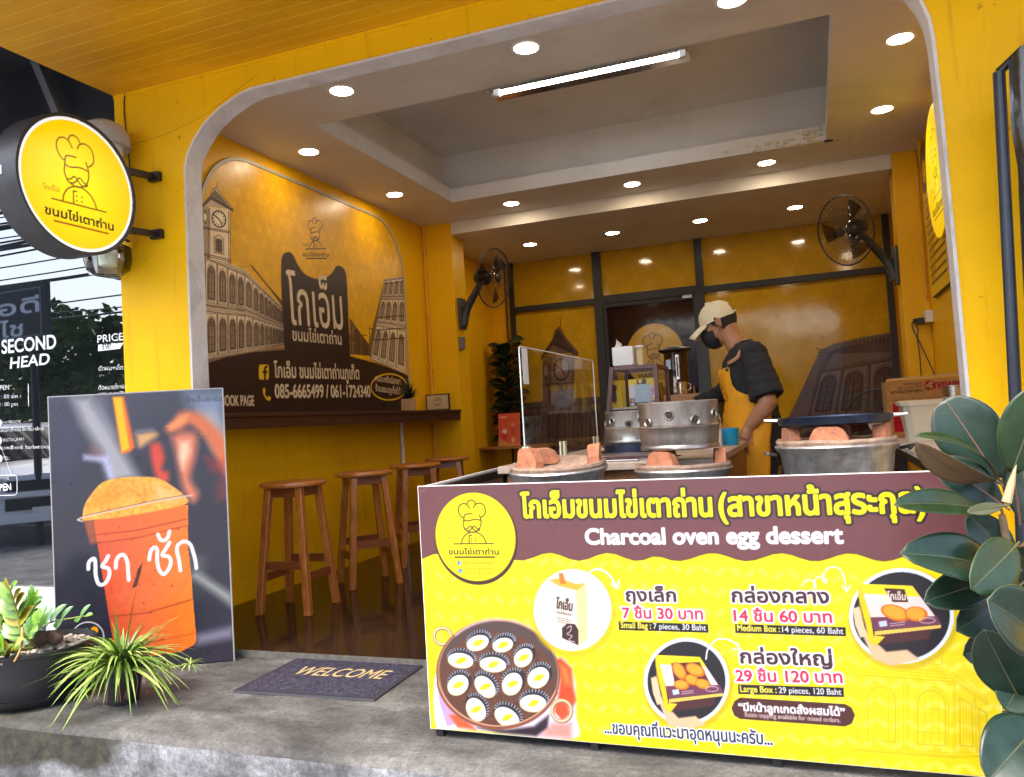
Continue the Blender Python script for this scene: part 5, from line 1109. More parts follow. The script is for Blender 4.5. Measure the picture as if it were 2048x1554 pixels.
def make_stool():
    t = thing('bar_stool', 'x', 'bar stool', (0, 0, 0))
    MB().lathe([(0, .700), (.172, .700), (.186, .706), (.190, .716), (.187, .727), (.176, .733), (0, .735)], (0, 0, 0), 44).build('seat', M_ST3, t)
    for sx, sy in ((1, 1), (-1, 1), (1, -1), (-1, -1)):
        a = Vector((sx*.155, sy*.155, 0)); b = Vector((sx*.098, sy*.098, .700)); d = (b-a); xx = Vector((1, 0, 0)); yy = Vector((0, 1, 0)); w = .020
        k = MB(); vs = [p+xx*i*w+yy*j*w for p in (a, b) for j in (-1, 1) for i in (-1, 1)]
        k.add(vs, [(0, 2, 3, 1), (4, 5, 7, 6), (0, 1, 5, 4), (2, 6, 7, 3), (0, 4, 6, 2), (1, 3, 7, 5)])
        bm = bmesh.new(); vv_ = [bm.verts.new(v) for v in k.v]; [bm.faces.new([vv_[i] for i in f]) for f in k.f]; bmesh.ops.recalc_face_normals(bm, faces=bm.faces[:])
        bmesh.ops.bevel(bm, geom=bm.edges[:], offset=.003, segments=1, affect='EDGES'); lg = MB().bm(bm); o = lg.build('leg', M_ST, t, smooth=30)
    def lp(sx, sy, z): f = z/.70; return Vector((sx*(.155-.057*f), sy*(.155-.057*f), z))
    rails = [((-1, -1), (1, -1)), ((1, -1), (1, 1)), ((1, 1), (-1, 1)), ((-1, 1), (-1, -1))]
    for i, (p, q) in enumerate(rails):
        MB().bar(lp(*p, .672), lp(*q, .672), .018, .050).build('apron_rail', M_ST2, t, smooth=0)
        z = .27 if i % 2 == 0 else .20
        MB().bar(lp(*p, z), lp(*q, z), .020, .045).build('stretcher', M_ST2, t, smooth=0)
    return t
s0 = make_stool()
for i, (x, y, a, lb) in enumerate(((-2.752, .888, 4, 'wooden bar stool nearest the poster'), (-2.71, 1.60, 47, 'wooden bar stool turned cornerwise, second from the poster'), (-2.70, 2.31, 40, 'wooden bar stool third from the poster, half behind the menu board'), (-2.83, 3.14, 20, 'farthest wooden bar stool, only its top showing over the side board'))):
    o = s0 if i == 0 else copy_tree(s0); o.location = (x, y, 0.0); o.rotation_euler = (0, 0, R(a)); o['label'] = lb; o['group'] = 'round wooden bar stools along the wall counter'
# plant and card on the counter board
pp = thing('small_potted_plant', 'small dark fluffy plant in a pale wooden cube on the wall counter', 'potted plant', (-3.03, 2.88, 1.136))
MB().box(-3.075, -2.985, 2.83, 2.93, 1.1365, 1.235, 0, .006).build('pot', woodmat('pale_wood', (.45, .25, .10), (.62, .38, .18), .5), pp, smooth=0)
lf = MB()
for k in range(260):
    a = random.uniform(0, 2*PI); e = random.uniform(.1, 1.5); l = random.uniform(.08, .15)*(.7+.3*math.sin(e)); b0 = Vector((-3.03, 2.88, 1.235)); dd = Vector((math.cos(a)*math.cos(e), math.sin(a)*math.cos(e), math.sin(e))); t_ = b0+dd*l*1.25; s_d = dd.cross(Vector((0, 0, 1))).normalized()*.004
    lf.add([b0+dd*.02-s_d, b0+dd*.02+s_d, t_], [(0, 1, 2)])
lf.build('foliage', pbr('dark_grass_leaf', (.015, .035, .015), .5), pp)
cp = at(875, 797, 'y', 3.50)
fc = thing('framed_card', 'pale framed card standing on the wall counter by the pilaster', 'card', (cp[0], 3.5, 1.136))
MB().box(cp[0]-.118, cp[0]+.118, 3.497, 3.51, 1.137, 1.285).build('frame', M_DW, fc, smooth=0)
kc = Print(.21, .125, .004, (196, 172, 132), cp[0]-.105, 1.149); kc.oval(cp[0], 1.215, .045, .04, (170, 140, 96)); kc.fill([(cp[0]-.04, 1.205), (cp[0]+.04, 1.208), (cp[0]+.03, 1.222), (cp[0]-.04, 1.22)], (206, 184, 140))
kc.lay('card_face', frame((0, 3.4955, 0), (1, 0, 0), (0, 0, 1)), printmat('card_print', .5), fc)

# ================================================================ fans
M_CAGE = pbr('black_wire', (.02, .02, .02), .4)
def fan_head(t, c, ax, rad, blade_mat, nwire=40, depth=.10):
    ax = Vector(ax).normalized(); u = ax.cross(Vector((0, 0, 1))).normalized(); v = u.cross(ax); c = Vector(c)
    P = lambda r, a, h: c+ax*h+(u*math.cos(a)+v*math.sin(a))*r
    MB().tube([P(rad, 2*PI*i/48, 0) for i in range(48)], .0065, 8, closed=True).build('cage_rim', M_CAGE, t)
    w = MB()
    for s_, dd in ((1, depth*.5), (-1, depth*.75)):
        for k in range(nwire):
            a = 2*PI*k/nwire; w.tube([P(rad*(1-q)+.04*q, a+q*.25, s_*dd*math.sin(q*PI/2)) for q in (0, .35, .7, 1)], .0015, 3, caps=False)
        for q in (.45, .75): w.tube([P(rad*(1-q)+.04*q, 2*PI*i/32, s_*dd*math.sin(q*PI/2)) for i in range(32)], .0011, 3, closed=True)
    w.build('wire_cage', M_CAGE, t)
    MB().lathe([(0, .012), (.034, .010), (.040, 0), (.034, -.012), (0, -.012)], c+ax*depth*.5, 24, axis=ax).build('hub_cap', M_BLKP, t)
    bl = MB()
    for k in range(3):
        a0 = k*2*PI/3; g = []
        for i in range(7):
            r = .03+(rad*.86-.03)*i/6; wd = .30+.45*math.sin(min(1, i/5)*PI*.6); g.append([P(r, a0+wd*(j/4-.5)+.12*i/6, -.02+.035*(j/4-.5)) for j in range(5)])
        bl.sheet(g)
    bl.build('blades', blade_mat, t)
    MB().lathe([(0, -.21), (.045, -.20), (.065, -.165), (.068, -.09), (.05, -.06), (.03, -.04)], c, 24, axis=ax).build('motor', M_BLKP, t)
    return c-ax*.12
M_BLD = glassmat('smoked_blade', (.20, .17, .15), .02, .1)
for (c, ax, wx, lb) in ((tuple(at(988, 556, 'y', 3.70)), (.96, -.22, -.16), -2.922, 'black wall fan on the left pilaster, facing right'), (tuple(at(1690, 461, 'y', 3.58)), (-.70, -.68, -.2), .771, 'black wall fan on the right pilaster, facing left')):
    t = thing('wall_fan', lb, 'wall fan', (wx, 3.78, 2.1), 'wall fans on the back pilasters')
    e = fan_head(t, c, ax, .265, M_BLD); s_ = 1 if wx < 0 else -1; e = Vector(e)
    k = MB(); pts = smooth_path([(wx+s_*.02, 3.80, 1.92), (wx+s_*.05, 3.80, 2.03), (wx+s_*.11, 3.78, 2.12), (e.x*.8+(wx+s_*.11)*.2, e.y, e.z-.05), tuple(e)], 5)
    k.tube(pts, [.045-.02*i/len(pts) for i in range(len(pts))], 10); k.box(min(wx, wx+s_*.03), max(wx, wx+s_*.03), 3.73, 3.87, 1.88, 2.17, 0, .01)
    k.build('wall_arm', pbr('grey_black_plastic', (.05, .055, .06), .35), t)
tf = thing('floor_fan', 'pedestal fan with dark cage and red blades behind the cardboard box', 'fan', (.42, 2.95, 0))
fc_ = at(1760, 848, 'y', 2.9)
fan_head(tf, fc_, (-.35, -.93, .05), .235, glassmat('red_blade', (.5, .06, .08), .05, .1), 60)
MB().lathe([(.0, -.0), (.19, 0), (.18, .03), (.03, .05), (.016, .08), (.014, float(fc_[2])-.08)], (float(fc_[0])+.03, float(fc_[1])+.12, 0), 24).build('stand', M_BLKP, tf)
MB().lathe([(0, .012), (.050, .008), (.055, 0)], Vector(fc_)+Vector((-.35, -.93, .05)).normalized()*.063, 24, axis=(-.35, -.93, .05)).build('badge', pbr('cream_badge', (.6, .55, .42), .4), tf)

# ================================================================ back left: table, card stand, big plant
M_TBL = woodmat('orange_wood', (.30, .12, .03), (.48, .22, .07), .4, 1, 0)
sb = thing('side_table', 'narrow wooden table on black legs at the back left', 'table', (-3.05, 5.0, 0))
tl_, tr_ = at(940, 897, 'y', 4.75), at(1050, 892, 'y', 4.75); tz = .5*(tl_[2]+tr_[2])
MB().box(tl_[0]-.1, tr_[0]+.25, 4.75, 5.15, tz-.022, tz+.004, 0, .003).build('tabletop', M_TBL, sb, smooth=0)
for x in (tl_[0]+.02, tr_[0]+.2):
    for y in (4.79, 5.11): MB().box(x-.015, x+.015, y-.015, y+.015, 0, tz-.0225).build('leg', M_BLK, sb, smooth=0)
cz = tz+.005; ca, cb_ = at(1000, 886, 'y', 4.82), at(1042, 884, 'y', 4.82); h_ = at(1020, 826, 'y', 4.86)[2]-cz
cs = Print(.24, h_, .004, (226, 92, 62), 0, 0); cs.fill([(0, 0), (.24, 0), (.24, .02), (.10, .03), (.02, .08), (0, .09)], (222, 170, 90), .8, 0, .01)
for cx, cy, w_, hh, c_ in ((.07, .10, .026, .08, (206, 60, 60)), (.165, .16, .024, .10, (196, 84, 60)), (.165, .06, .022, .05, (226, 190, 110))): cs.fill([(cx-w_, cy+hh/2), (cx+w_, cy+hh/2), (cx+w_*.75, cy-hh/2), (cx-w_*.75, cy-hh/2)], c_, 1, 0, .003)
cs.oval(.07, .155, .028, .024, (250, 210, 200)); cs.oval(.165, .22, .022, .018, (240, 150, 120)); cs.fill([(.02, h_-.03), (.10, h_-.03), (.10, h_-.045), (.02, h_-.045)], (250, 190, 180))
cso = thing('table_card', 'leaning orange red drinks card on the wooden side table', 'sign card', (ca[0], 4.82, cz))
cs.lay('printed_face', frame((ca[0]-.01, 4.80, cz), (1, 0, 0), (0, .12, .993)), printmat('card_print_red', .4), cso, None, .9)
MB().obox((ca[0]+.11, 4.80+.06*h_+.004, cz+h_*.4965), (.12, 0, 0), (0, .0025, 0), (0, .06*h_, .4965*h_)).build('backing', M_WHT, cso, smooth=0)
def leafmesh(mb, base, tip, width, nrm, fold=.25, droop=.12, n=9, m=4, shape=1.0, mi=0, curl=0.0):
    """broad leaf: base to tip, folded along the midrib, drooping"""
    a, b = Vector(base), Vector(tip); d = b-a; L = d.length; d.normalize(); nn = Vector(nrm); s = d.cross(nn)
    if s.length < 1e-4: s = d.orthogonal()
    s.normalize(); nn = s.cross(d).normalized(); rows = []
    for i in range(n+1):
        t = i/n; w = width*.5*(math.sin(PI*min(1, t**shape*.97+.015))**.62)*(1.0 if i < n else .04); c = a+d*(L*t)+nn*(droop*L*4*t*(1-t))
        rows.append([c+s*(w*j/m)+nn*(fold*w*abs(j/m)-curl*w*(j/m)**2*abs(j/m)) for j in range(-m, m+1)])
    mb.sheet(rows, mi); return mb
M_LFD = pbr('dark_leaf', (.022, .042, .022), .35, var=.35, scale=9, coat=.25)
fp = thing('fiddle_leaf_plant', 'tall dark broad leaved plant in the shadowed back left corner', 'potted plant', (-2.98, 5.05, 0))
MB().lathe([(.10, 0), (.14, .28), (.15, .30)], (-2.98, 5.22-.12, 0), 20).build('pot', M_BLKP, fp)
MB().tube([(-2.98, 5.1, .28), (-2.97, 5.08, .9), (-2.99, 5.1, 1.75)], [.014, .012, .006], 8).build('stem', pbr('bark', (.06, .04, .025), .8), fp)
fl_ = MB(); rq = random.Random(12)
for k in range(64):
    z = .72+1.12*k/64; a = k*2.4+rq.uniform(-.3, .3); l = rq.uniform(.16, .27); b0 = Vector((-2.98, 5.09, z)); t0 = b0+Vector((math.cos(a)*l, math.sin(a)*l*.55-.04, rq.uniform(.02, .12)))
    t0.y = min(t0.y, 5.26); t0.x = max(t0.x, -3.19); leafmesh(fl_, b0, t0, rq.uniform(.13, .20), (0, -.6, 1), .2, .1, 7, 3, 1.35)
fl_.build('foliage', M_LFD, fp)
# ================================================================ selling counter behind the menu board
M_TOP = pbr('worn_beige_top', (.42, .33, .25), .45, var=.18, scale=7, dirt=(.16, .11, .08), dirt_amt=.6, dirt_scale=6)
M_BRW = woodmat('brown_laminate', (.16, .065, .022), (.24, .10, .035), .45, .6, 2, .1)
CZ = .820
ct = thing('counter', 'brown selling counter with a worn beige top behind the menu board', 'counter', (-.7, 1.0, 0))
MB().box(-1.13, -.262, .02, 1.96, CZ-.030, CZ, 0, .004).build('top', M_TOP, ct, smooth=0)
MB().box(-1.10, -.275, .05, 1.93, 0, CZ-.0305).build('body', M_BRW, ct, smooth=0)
bn_ = thing('stove_bench', 'low black steel bench holding the clay stoves behind the menu board', 'bench', (-.5, -.26, 0))
MB().box(-1.12, -.16, -.52, .01, .50, .53, 0, .003).build('top', M_BLK, bn_, smooth=0)
for x in (-1.09, -.19):
    for y in (-.49, -.02): MB().box(x-.02, x+.02, y-.02, y+.02, -.03, .4995).build('leg', M_BLK, bn_, smooth=0)

# clay stoves
M_CLAY = pbr('fired_clay', (.42, .155, .075), .85, var=.45, scale=14, bump=.6, bscale=50, dirt=(.20, .13, .10), dirt_amt=.8, dirt_scale=9)
M_CLAY2 = pbr('pale_clay', (.34, .225, .155), .9, var=.4, scale=16, bump=.6, bscale=50, dirt=(.10, .075, .06), dirt_amt=.8, dirt_scale=8)
M_GALV = pbr('galvanised', (.50, .49, .48), .42, .85, var=.3, scale=26, bump=.15, bscale=30, dirt=(.18, .17, .17), dirt_amt=.7, dirt_scale=5)
M_SOOT = pbr('sooty_steel', (.40, .35, .31), .36, .9, var=.3, scale=9, bump=.15, bscale=20, dirt=(.09, .07, .06), dirt_amt=.8, dirt_scale=5, stretch=(1, 1, .35))
M_IRON = pbr('blued_iron_pan', (.035, .045, .075), .32, .7, var=.3, scale=10)
def lug(mb, c, r, a, w, h, th, z, lean=.0):
    """raised clay block on the rim that carries the pot"""
    ca, sa = math.cos(R(a)), math.sin(R(a)); rad = Vector((ca, sa, 0)); tan = Vector((-sa, ca, 0)); p = Vector(c)+rad*(r+th*.1); g = []
    for i in range(9):
        u = -1+2*i/8; hh = h*(1-abs(u)**5*.55); f = 1-.16*(abs(u)**3)
        g.append([p+tan*(w/2*u)+rad*(th/2*f)+Vector((0, 0, z)), p+tan*(w/2*u*.96)+rad*(th/2*f*.9-lean)+Vector((0, 0, z+hh)), p+tan*(w/2*u*.96)-rad*(th/2*f*.8)+Vector((0, 0, z+hh-.004)), p+tan*(w/2*u)-rad*(th/2*f*1.1)+Vector((0, 0, z))])
    mb.sheet(g); n = len(g)
    mb.add(g[0], [(0, 1, 2, 3)]); mb.add(g[-1], [(0, 1, 2, 3)])
def stove(name, label, c, rr, zr, lugs, tub, tubmat, hole=.55, tall=None):
    t = thing(name, label, 'clay stove', (c[0], c[1], zr-.30), 'charcoal clay stoves')
    z0 = zr-(tall or .285)
    MB().lathe([(0, z0), (rr*.68, z0), (rr*.72, z0+.02), (rr*.93, zr-.035), (rr*1.0, zr-.02), (rr*1.02, zr-.012), (rr*1.0, zr-.006), (rr*.96, zr-.010)], (c[0], c[1], 0), 44, caps=False).build('metal_bucket', tubmat, t)
    b = MB().lathe([(rr*.96, zr-.012), (rr*.99, zr+.004), (rr*.97, zr+.013), (rr*.88, zr+.011), (rr*.72, zr-.004), (rr*hole, zr-.020), (rr*hole*.95, zr-.06), (rr*.40, zr-.15), (0, zr-.16)], (c[0], c[1], 0), 52, caps=False)
    b.v = [(x+.004*mnoise.noise((x*22, y*22, z*9)), y+.004*mnoise.noise((y*22, x*22, z*9+3)), z+.005*mnoise.noise((x*15, y*15, 2))) for x, y, z in b.v]
    b.build('clay_rim', M_CLAY2, t)
    for a, w, h, th in lugs:
        l = MB(); lug(l, (c[0], c[1], 0), rr*.74, a, w, h, th, zr-.006); l.v = [(x+.003*mnoise.noise((x*30, y*30, z*30)), y+.003*mnoise.noise((y*30, x*30, z*30+3)), z+.003*mnoise.noise((x*26, y*26, z*26))) for x, y, z in l.v]; l.build('pot_rest', M_CLAY, t, smooth=50)
    return t
zl = .832; cl = at(1116, 930, 'z', zl); cl = (cl[0], cl[1]+.02)
stove('clay_stove', 'empty clay charcoal stove with bare rim and raised blocks, at the left end', cl, .178, zl, ((-118, .10, .088, .05), (8, .09, .078, .05), (128, .10, .060, .05)), None, M_GALV).rotation_euler = (R(4), 0, 0)
zm = .800; cm = at(1364, 932, 'z', zm); cm = (cm[0], cm[1]+.02)
stove('clay_stove', 'orange clay charcoal stove under the big dented steel ring, middle of the counter', cm, .176, zm, ((-112, .112, .068, .055), (8, .10, .068, .05), (128, .10, .068, .05)), None, M_GALV, .62)
# steel rings / pots
def drum(name, label, c, z0, rad, h, nhole, aoff, mat):
    t = thing(name, label, 'steel pot', (c[0], c[1], z0), 'dented steel pots on the counter')
    b = MB().lathe([(rad*.965, z0), (rad*.985, z0+.004), (rad*.985, z0+.012), (rad*.96, z0+.018), (rad*.99, z0+h*.28), (rad*1.0, z0+h*.45), (rad*1.02, z0+h*.475), (rad*1.02, z0+h*.49), (rad*.985, z0+h*.52), (rad*.995, z0+h*.93), (rad*1.012, z0+h*.97), (rad*1.015, z0+h), (rad*.99, z0+h+.002), (rad*.955, z0+h*.97), (rad*.94, z0+.02)], (c[0], c[1], 0), 72, caps=False)
    b.v = [(x+(x-c[0])*.02*mnoise.noise((x*14, y*14, z*16)), y+(y-c[1])*.02*mnoise.noise((x*14, y*14, z*16+5)), z) for x, y, z in b.v]
    b.build('wall', mat, t); MB().lathe([(0, z0+h*.86), (rad*.93, z0+h*.86)], (c[0], c[1], 0), 40, caps=False).build('lid', mat, t)
    hl, lp = MB(), MB()
    for k in range(nhole):
        a = 2*PI*k/nhole+aoff; zz = z0+h*(.72 if k % 2 else .60); n_ = Vector((math.cos(a), math.sin(a), 0)); p = Vector((c[0], c[1], zz))+n_*(rad*.992)
        hl = MB().lathe([(0, .004), (.009, .004), (.012, .0)], p, 14, axis=n_); hl.build('vent_hole', D.materials.get('dark_hole') or M_BLK, t)
        MB().lathe([(.011, .002), (.0155, .0055), (.019, .0005)], p, 18, axis=n_, caps=False).build('vent_lip', mat, t)
    return t
zd = zm+.064; cdm_ = at(1355, 903, 'z', zd); drum('steel_ring_pot', 'big dented steel ring pot with punched holes on the middle clay stove', (cm[0]-.005, cm[1]), zd, .146, .172, 10, .25, M_SOOT)
cb2 = at(1258, 905, 'z', CZ); cb2 = (cb2[0]+.02, cb2[1]+.02)
ib = thing('iron_pan', 'blue black iron pan lid under the rear steel pot', 'pan', (cb2[0], cb2[1], CZ))
MB().lathe([(0, CZ+.001), (.12, CZ+.001), (.165, CZ+.004), (.165, CZ+.012), (.14, CZ+.014), (.14, CZ+.040), (.132, CZ+.046), (0, CZ+.046)], (cb2[0], cb2[1], 0), 48).build('pan_body', M_IRON, ib)
drum('steel_ring_pot', 'smaller clean steel pot with punched holes before the glass cabinet', (cb2[0], cb2[1]), CZ+.0465, .126, .150, 9, .6, pbr('dull_steel', (.46, .44, .41), .38, .9, var=.25, scale=12, bump=.12, bscale=24, dirt=(.16, .14, .12), dirt_amt=.6, dirt_scale=6))
# tongs, cloth and knives lying between the stoves
tg = thing('steel_spatula', 'flat steel spatula lying between the clay stoves', 'spatula', (-.62, .0, CZ))
MB().box(-.70, -.56, .06, .10, CZ+.002, CZ+.006, 0, .001).bar((-.56, .08, CZ+.006), (-.40, .10, CZ+.012), .014, .006).build('blade', M_CHROME, tg, smooth=0)
bkk = thing('wood_board', 'dark wooden board lying behind the left clay stove', 'board', (-.75, .16, CZ))
MB().box(-.83, -.52, .14, .34, CZ+.001, CZ+.020, 0, .004).build('board', M_DW, bkk, smooth=0)

# right: galvanised tub stove with flat griddle on a stand
zt = .868; ctub = at(1672, 884, 'z', zt); ctub = (float(ctub[0]), float(ctub[1])+.05)
ts = stove('clay_stove', 'clay charcoal stove in a large galvanised tub, carrying the black griddle at right', ctub, .196, zt, ((-98, .12, .062, .06), (-20, .08, .062, .05), (200, .08, .062, .05), (90, .12, .062, .05)), None, M_GALV, .6, .34)
MB().tube([(ctub[0]-.195, ctub[1], zt-.04), (ctub[0]-.232, ctub[1]-.02, zt-.03), (ctub[0]-.22, ctub[1]-.05, zt-.03)], .006, 8).build('tub_handle', M_STEEL, ts)
MB().tube([(ctub[0]+.198, ctub[1], zt-.03), (ctub[0]+.235, ctub[1]-.03, zt-.02), (ctub[0]+.22, ctub[1]-.06, zt-.03)], .006, 8).build('tub_handle', M_BLK, ts)
gz = zt+.058; gr = thing('griddle_pan', 'flat blue black griddle pan with two handles on the tub stove', 'pan', (ctub[0], ctub[1], gz))
MB().lathe([(0, gz), (.165, gz), (.180, gz+.006), (.184, gz+.026), (.186, gz+.030), (.179, gz+.030), (.175, gz+.014), (0, gz+.012)], (ctub[0], ctub[1], 0), 56).build('pan_body', M_IRON, gr)
for s_ in (-1, 1):
    MB().tube([(ctub[0]+s_*.182, ctub[1]-.035, gz+.022), (ctub[0]+s_*.222, ctub[1]-.03, gz+.024), (ctub[0]+s_*.228, ctub[1], gz+.025), (ctub[0]+s_*.222, ctub[1]+.03, gz+.024), (ctub[0]+s_*.182, ctub[1]+.035, gz+.022)], .006, 8).build('pan_handle', M_STEEL, gr)
tst = thing('stove_stand', 'black steel stand under the galvanised tub stove', 'stand', (ctub[0], ctub[1], 0))
k = MB().box(ctub[0]-.2, ctub[0]+.2, ctub[1]-.2, ctub[1]+.2, zt-.37, zt-.3405)
for sx in (-1, 1):
    for sy in (-1, 1): k.box(ctub[0]+sx*.18-.015, ctub[0]+sx*.18+.015, ctub[1]+sy*.18-.015, ctub[1]+sy*.18+.015, .0005 if ctub[1]-.2 > .1 else -.029, zt-.3705)
k.build('frame', M_BLK, tst, smooth=0)

# ================================================================ acrylic screen with clips
AX = -1.012
ac = thing('acrylic_screen', 'clear acrylic screen standing on the left edge of the counter', 'screen', (AX, .6, CZ))
pts = rrect(.035, 1.200, CZ+.010, 1.303, .018, 4); am = MB()
am.add([(AX, p[0], p[1]) for p in pts], [tuple(range(len(pts)))]); am.build('sheet', glassmat('acrylic', (.93, .935, .93), .0, .0, 1.40), ac, smooth=0)
eg = MB(); eg.tube([(AX, p[0], p[1]) for p in pts], .0026, 6, closed=True); eg.build('bright_edge', pbr('acrylic_edge', (.85, .84, .78), .2, spec=.8), ac)
for y in (.055, .56, 1.165):
    MB().box(AX-.055, AX+.055, y-.018, y+.018, CZ+.0005, CZ+.008, 0, .002).box(AX-.014, AX-.004, y-.016, y+.016, CZ+.0085, CZ+.075, 0, .004).box(AX+.004, AX+.014, y-.016, y+.016, CZ+.0085, CZ+.075, 0, .004).build('clip_foot', pbr('ivory_plastic', (.72, .66, .45), .4), ac, smooth=0)
MB().box(AX+.0025, AX+.0035, .060, .125, 1.150, 1.298).build('white_sticker', M_WHT, ac, smooth=0)

# ================================================================ glass display cabinet with boxes and cakes
M_CAB = woodmat('reddish_brown_wood', (.085, .028, .022), (.15, .055, .040), .4, 1.2, 2, .2)
cy0, cy1 = 1.285, 1.640; V3 = lambda px, py, y=cy0: at(px, py, 'y', y)
TLc, TRc, BRc, BLc = V3(1221, 735), V3(1312, 727), V3(1326, 893), V3(1190, 896)
zT = .5*(TLc[2]+TRc[2]); zB = CZ+.002; xTL, xTR, xBL, xBR = TLc[0]+.008, TRc[0]-.006, max(BLc[0]+.008, AX+.02), TRc[0]-.004
cab = thing('display_cabinet', 'small glass display cabinet in a reddish brown wooden frame on the counter', 'cabinet', ((xBL+xBR)/2, (cy0+cy1)/2, zB))
fm = MB()
for y in (cy0, cy1):
    fm.bar((xBL, y, zB), (xTL, y, zT), .022, .018, up=(0, 1, 0)); fm.bar((xBR, y, zB), (xTR, y, zT), .022, .018, up=(0, 1, 0))
    fm.bar((xTL+.012, y, zT-.009), (xTR-.012, y, zT-.009), .018, .020); fm.bar((xBL+.012, y, zB+.014), (xBR-.012, y, zB+.014), .018, .028)
for x, z in ((xTL, zT-.0091), (xTR, zT-.0091), (xBL, zB+.0141), (xBR, zB+.0141)): fm.bar((x, cy0+.0105, z), (x, cy1-.0105, z), .018, .020)
fm.build('frame', M_CAB, cab, smooth=0)
zs_ = V3(1250, 814)[2]; fsl = (zs_-zB)/(zT-zB); xsl = xBL+(xTL-xBL)*fsl
MB().box(xsl+.012, xBR-.012, cy0+.012, cy1-.012, zs_-.012, zs_-.001).build('shelf', M_TOP, cab, smooth=0)
MB().box(xBL+.015, xBR-.015, cy0+.012, cy1-.012, zB+.004, zB+.012).build('floor_board', M_TOP, cab, smooth=0)
M_GL = glassmat('cabinet_glass', (.93, .94, .94), .02, 0, 1.45)
MB().add([(xBL+.011, cy0, zB+.03), (xBR-.011, cy0, zB+.03), (xTR-.011, cy0, zT-.02), (xTL+.011, cy0, zT-.02)], [(0, 1, 2, 3)]).build('glass_front', M_GL, cab, smooth=0)
MB().add([(xBL, cy0+.012, zB+.03), (xBL, cy1-.012, zB+.03), (xTL, cy1-.012, zT-.02), (xTL, cy0+.012, zT-.02)], [(0, 1, 2, 3)]).build('glass_side', M_GL, cab, smooth=0)
MB().add([(xBR, cy0+.012, zB+.03), (xBR, cy1-.012, zB+.03), (xTR, cy1-.012, zT-.02), (xTR, cy0+.012, zT-.02)], [(0, 1, 2, 3)]).build('glass_side', M_GL, cab, smooth=0)
def cakebox(label, c, w, h, d, rot, side):
    t = thing('cake_box', label, 'box', tuple(c), 'yellow cake boxes in the cabinet'); ca, sa = math.cos(R(rot)), math.sin(R(rot)); u = np.array([ca, sa, 0]); n_ = np.array([sa, -ca, 0]); c = np.array(c, float)
    pr = Print(w, h, .003, (244, 206, 40), -w/2, 0)
    if side:
        pr.fill([(-w*.5, h*.14), (-w*.15, h*.22), (w*.0, h*.14), (w*.12, h*.30), (w*.08, h*.6), (w*.2, h*.78), (0, h*.86), (-w*.25, h*.76), (-w*.5, h*.84)], (86, 60, 84)); tline(pr, 'โกเอ็ม', (-w*.2, h*.32), (-w*.2, h*.62), .018, (236, 228, 236), bold=.02)
    else:
        pr.fill([(-w*.48, h*.02), (w*.48, h*.02), (w*.48, h*.34), (-w*.48, h*.34)], (82, 52, 70)); pr.fill([(-w*.48, h*.3), (-w*.28, h*.3), (-w*.28, h*.8), (-w*.48, h*.8)], (232, 214, 222)); pr.fill([(w*.30, h*.3), (w*.48, h*.3), (w*.48, h*.74), (w*.30, h*.74)], (232, 210, 220))
        pr.fill([(-w*.18, h*.80), (w*.16, h*.80), (w*.16, h*.99), (-w*.18, h*.99)], (82, 52, 70)); pr.oval(-w*.06, h*.92, .010, .013, (244, 206, 60)); pr.fill([(-w*.30, h*.14), (w*.32, h*.14), (w*.30, h*.80), (-w*.28, h*.80)], (176, 196, 206))
        pr.oval(-w*.38, h*.22, .010, .008, (226, 160, 80)); pr.oval(w*.38, h*.24, .010, .010, (226, 180, 130)); pr.fill([(-w*.44, h*.04), (-w*.32, h*.04), (-w*.32, h*.13), (-w*.44, h*.13)], (226, 226, 230)); pr.ring(w*.32, h*.085, .018, .006, .003, (230, 224, 230)); tline(pr, 'โกเอ็ม', (w*.42, h*.36), (w*.42, h*.66), .014, (180, 70, 130), bold=.02)
    pr.lay('printed_front', frame(c+n_*(d/2+.0015), u, (0, 0, 1)), printmat('box_print', .3), t, None, .9)
    MB().obox(c+np.array([0, 0, h/2]), u*w/2, n_*d/2, (0, 0, h/2)).build('carton', pbr('yellow_carton', (.75, .52, .04), .5), t, smooth=0)
bx = .5*(V3(1246, 800)[0]+V3(1300, 800)[0]); cakebox('yellow cake box with a window, facing front in the glass cabinet', (bx+.02, cy0+.10, zs_), .150, .150, .045, 0, False)
cakebox('yellow and purple cake box standing sideways at the slanted cabinet side', (V3(1222, 800)[0]+.015, cy0+.10, zs_), .085, .150, .04, -24, True)
# jars at the cabinet's right end, tarts on the lower board
for k, y in enumerate((cy0+.20, cy0+.29)):
    j = thing('glass_jar', ('glass jar behind the front corner post inside the cabinet', 'rear glass jar inside the cabinet by the urn')[k], 'jar', (xBR-.06, y, zs_))
    MB().lathe([(.030, zs_), (.032, zs_+.004), (.032, zs_+.12), (.026, zs_+.13)], (xBR-.05, y, 0), 20, caps=False).build('glass_wall', M_CLR, j); MB().lathe([(0, zs_+.002), (.029, zs_+.002), (.029, zs_+.06), (0, zs_+.06)], (xBR-.05, y, 0), 16).build('contents', pbr('pale_biscuit', (.55, .38, .16), .7), j)
tr_ = thing('cake_tray', 'dark tray of baked egg cakes in the lower cabinet', 'tray', ((xBL+xBR)/2, cy0+.16, zB+.012))
MB().box(xBL+.03, xBR-.03, cy0+.03, cy1-.05, zB+.0125, zB+.022, 0, .003).build('tray', M_BLK, tr_, smooth=0)
M_CAKE = pbr('baked_cake', (.72, .40, .07), .55, var=.25, scale=30, bump=.2)
ck0 = None; r4 = random.Random(4)
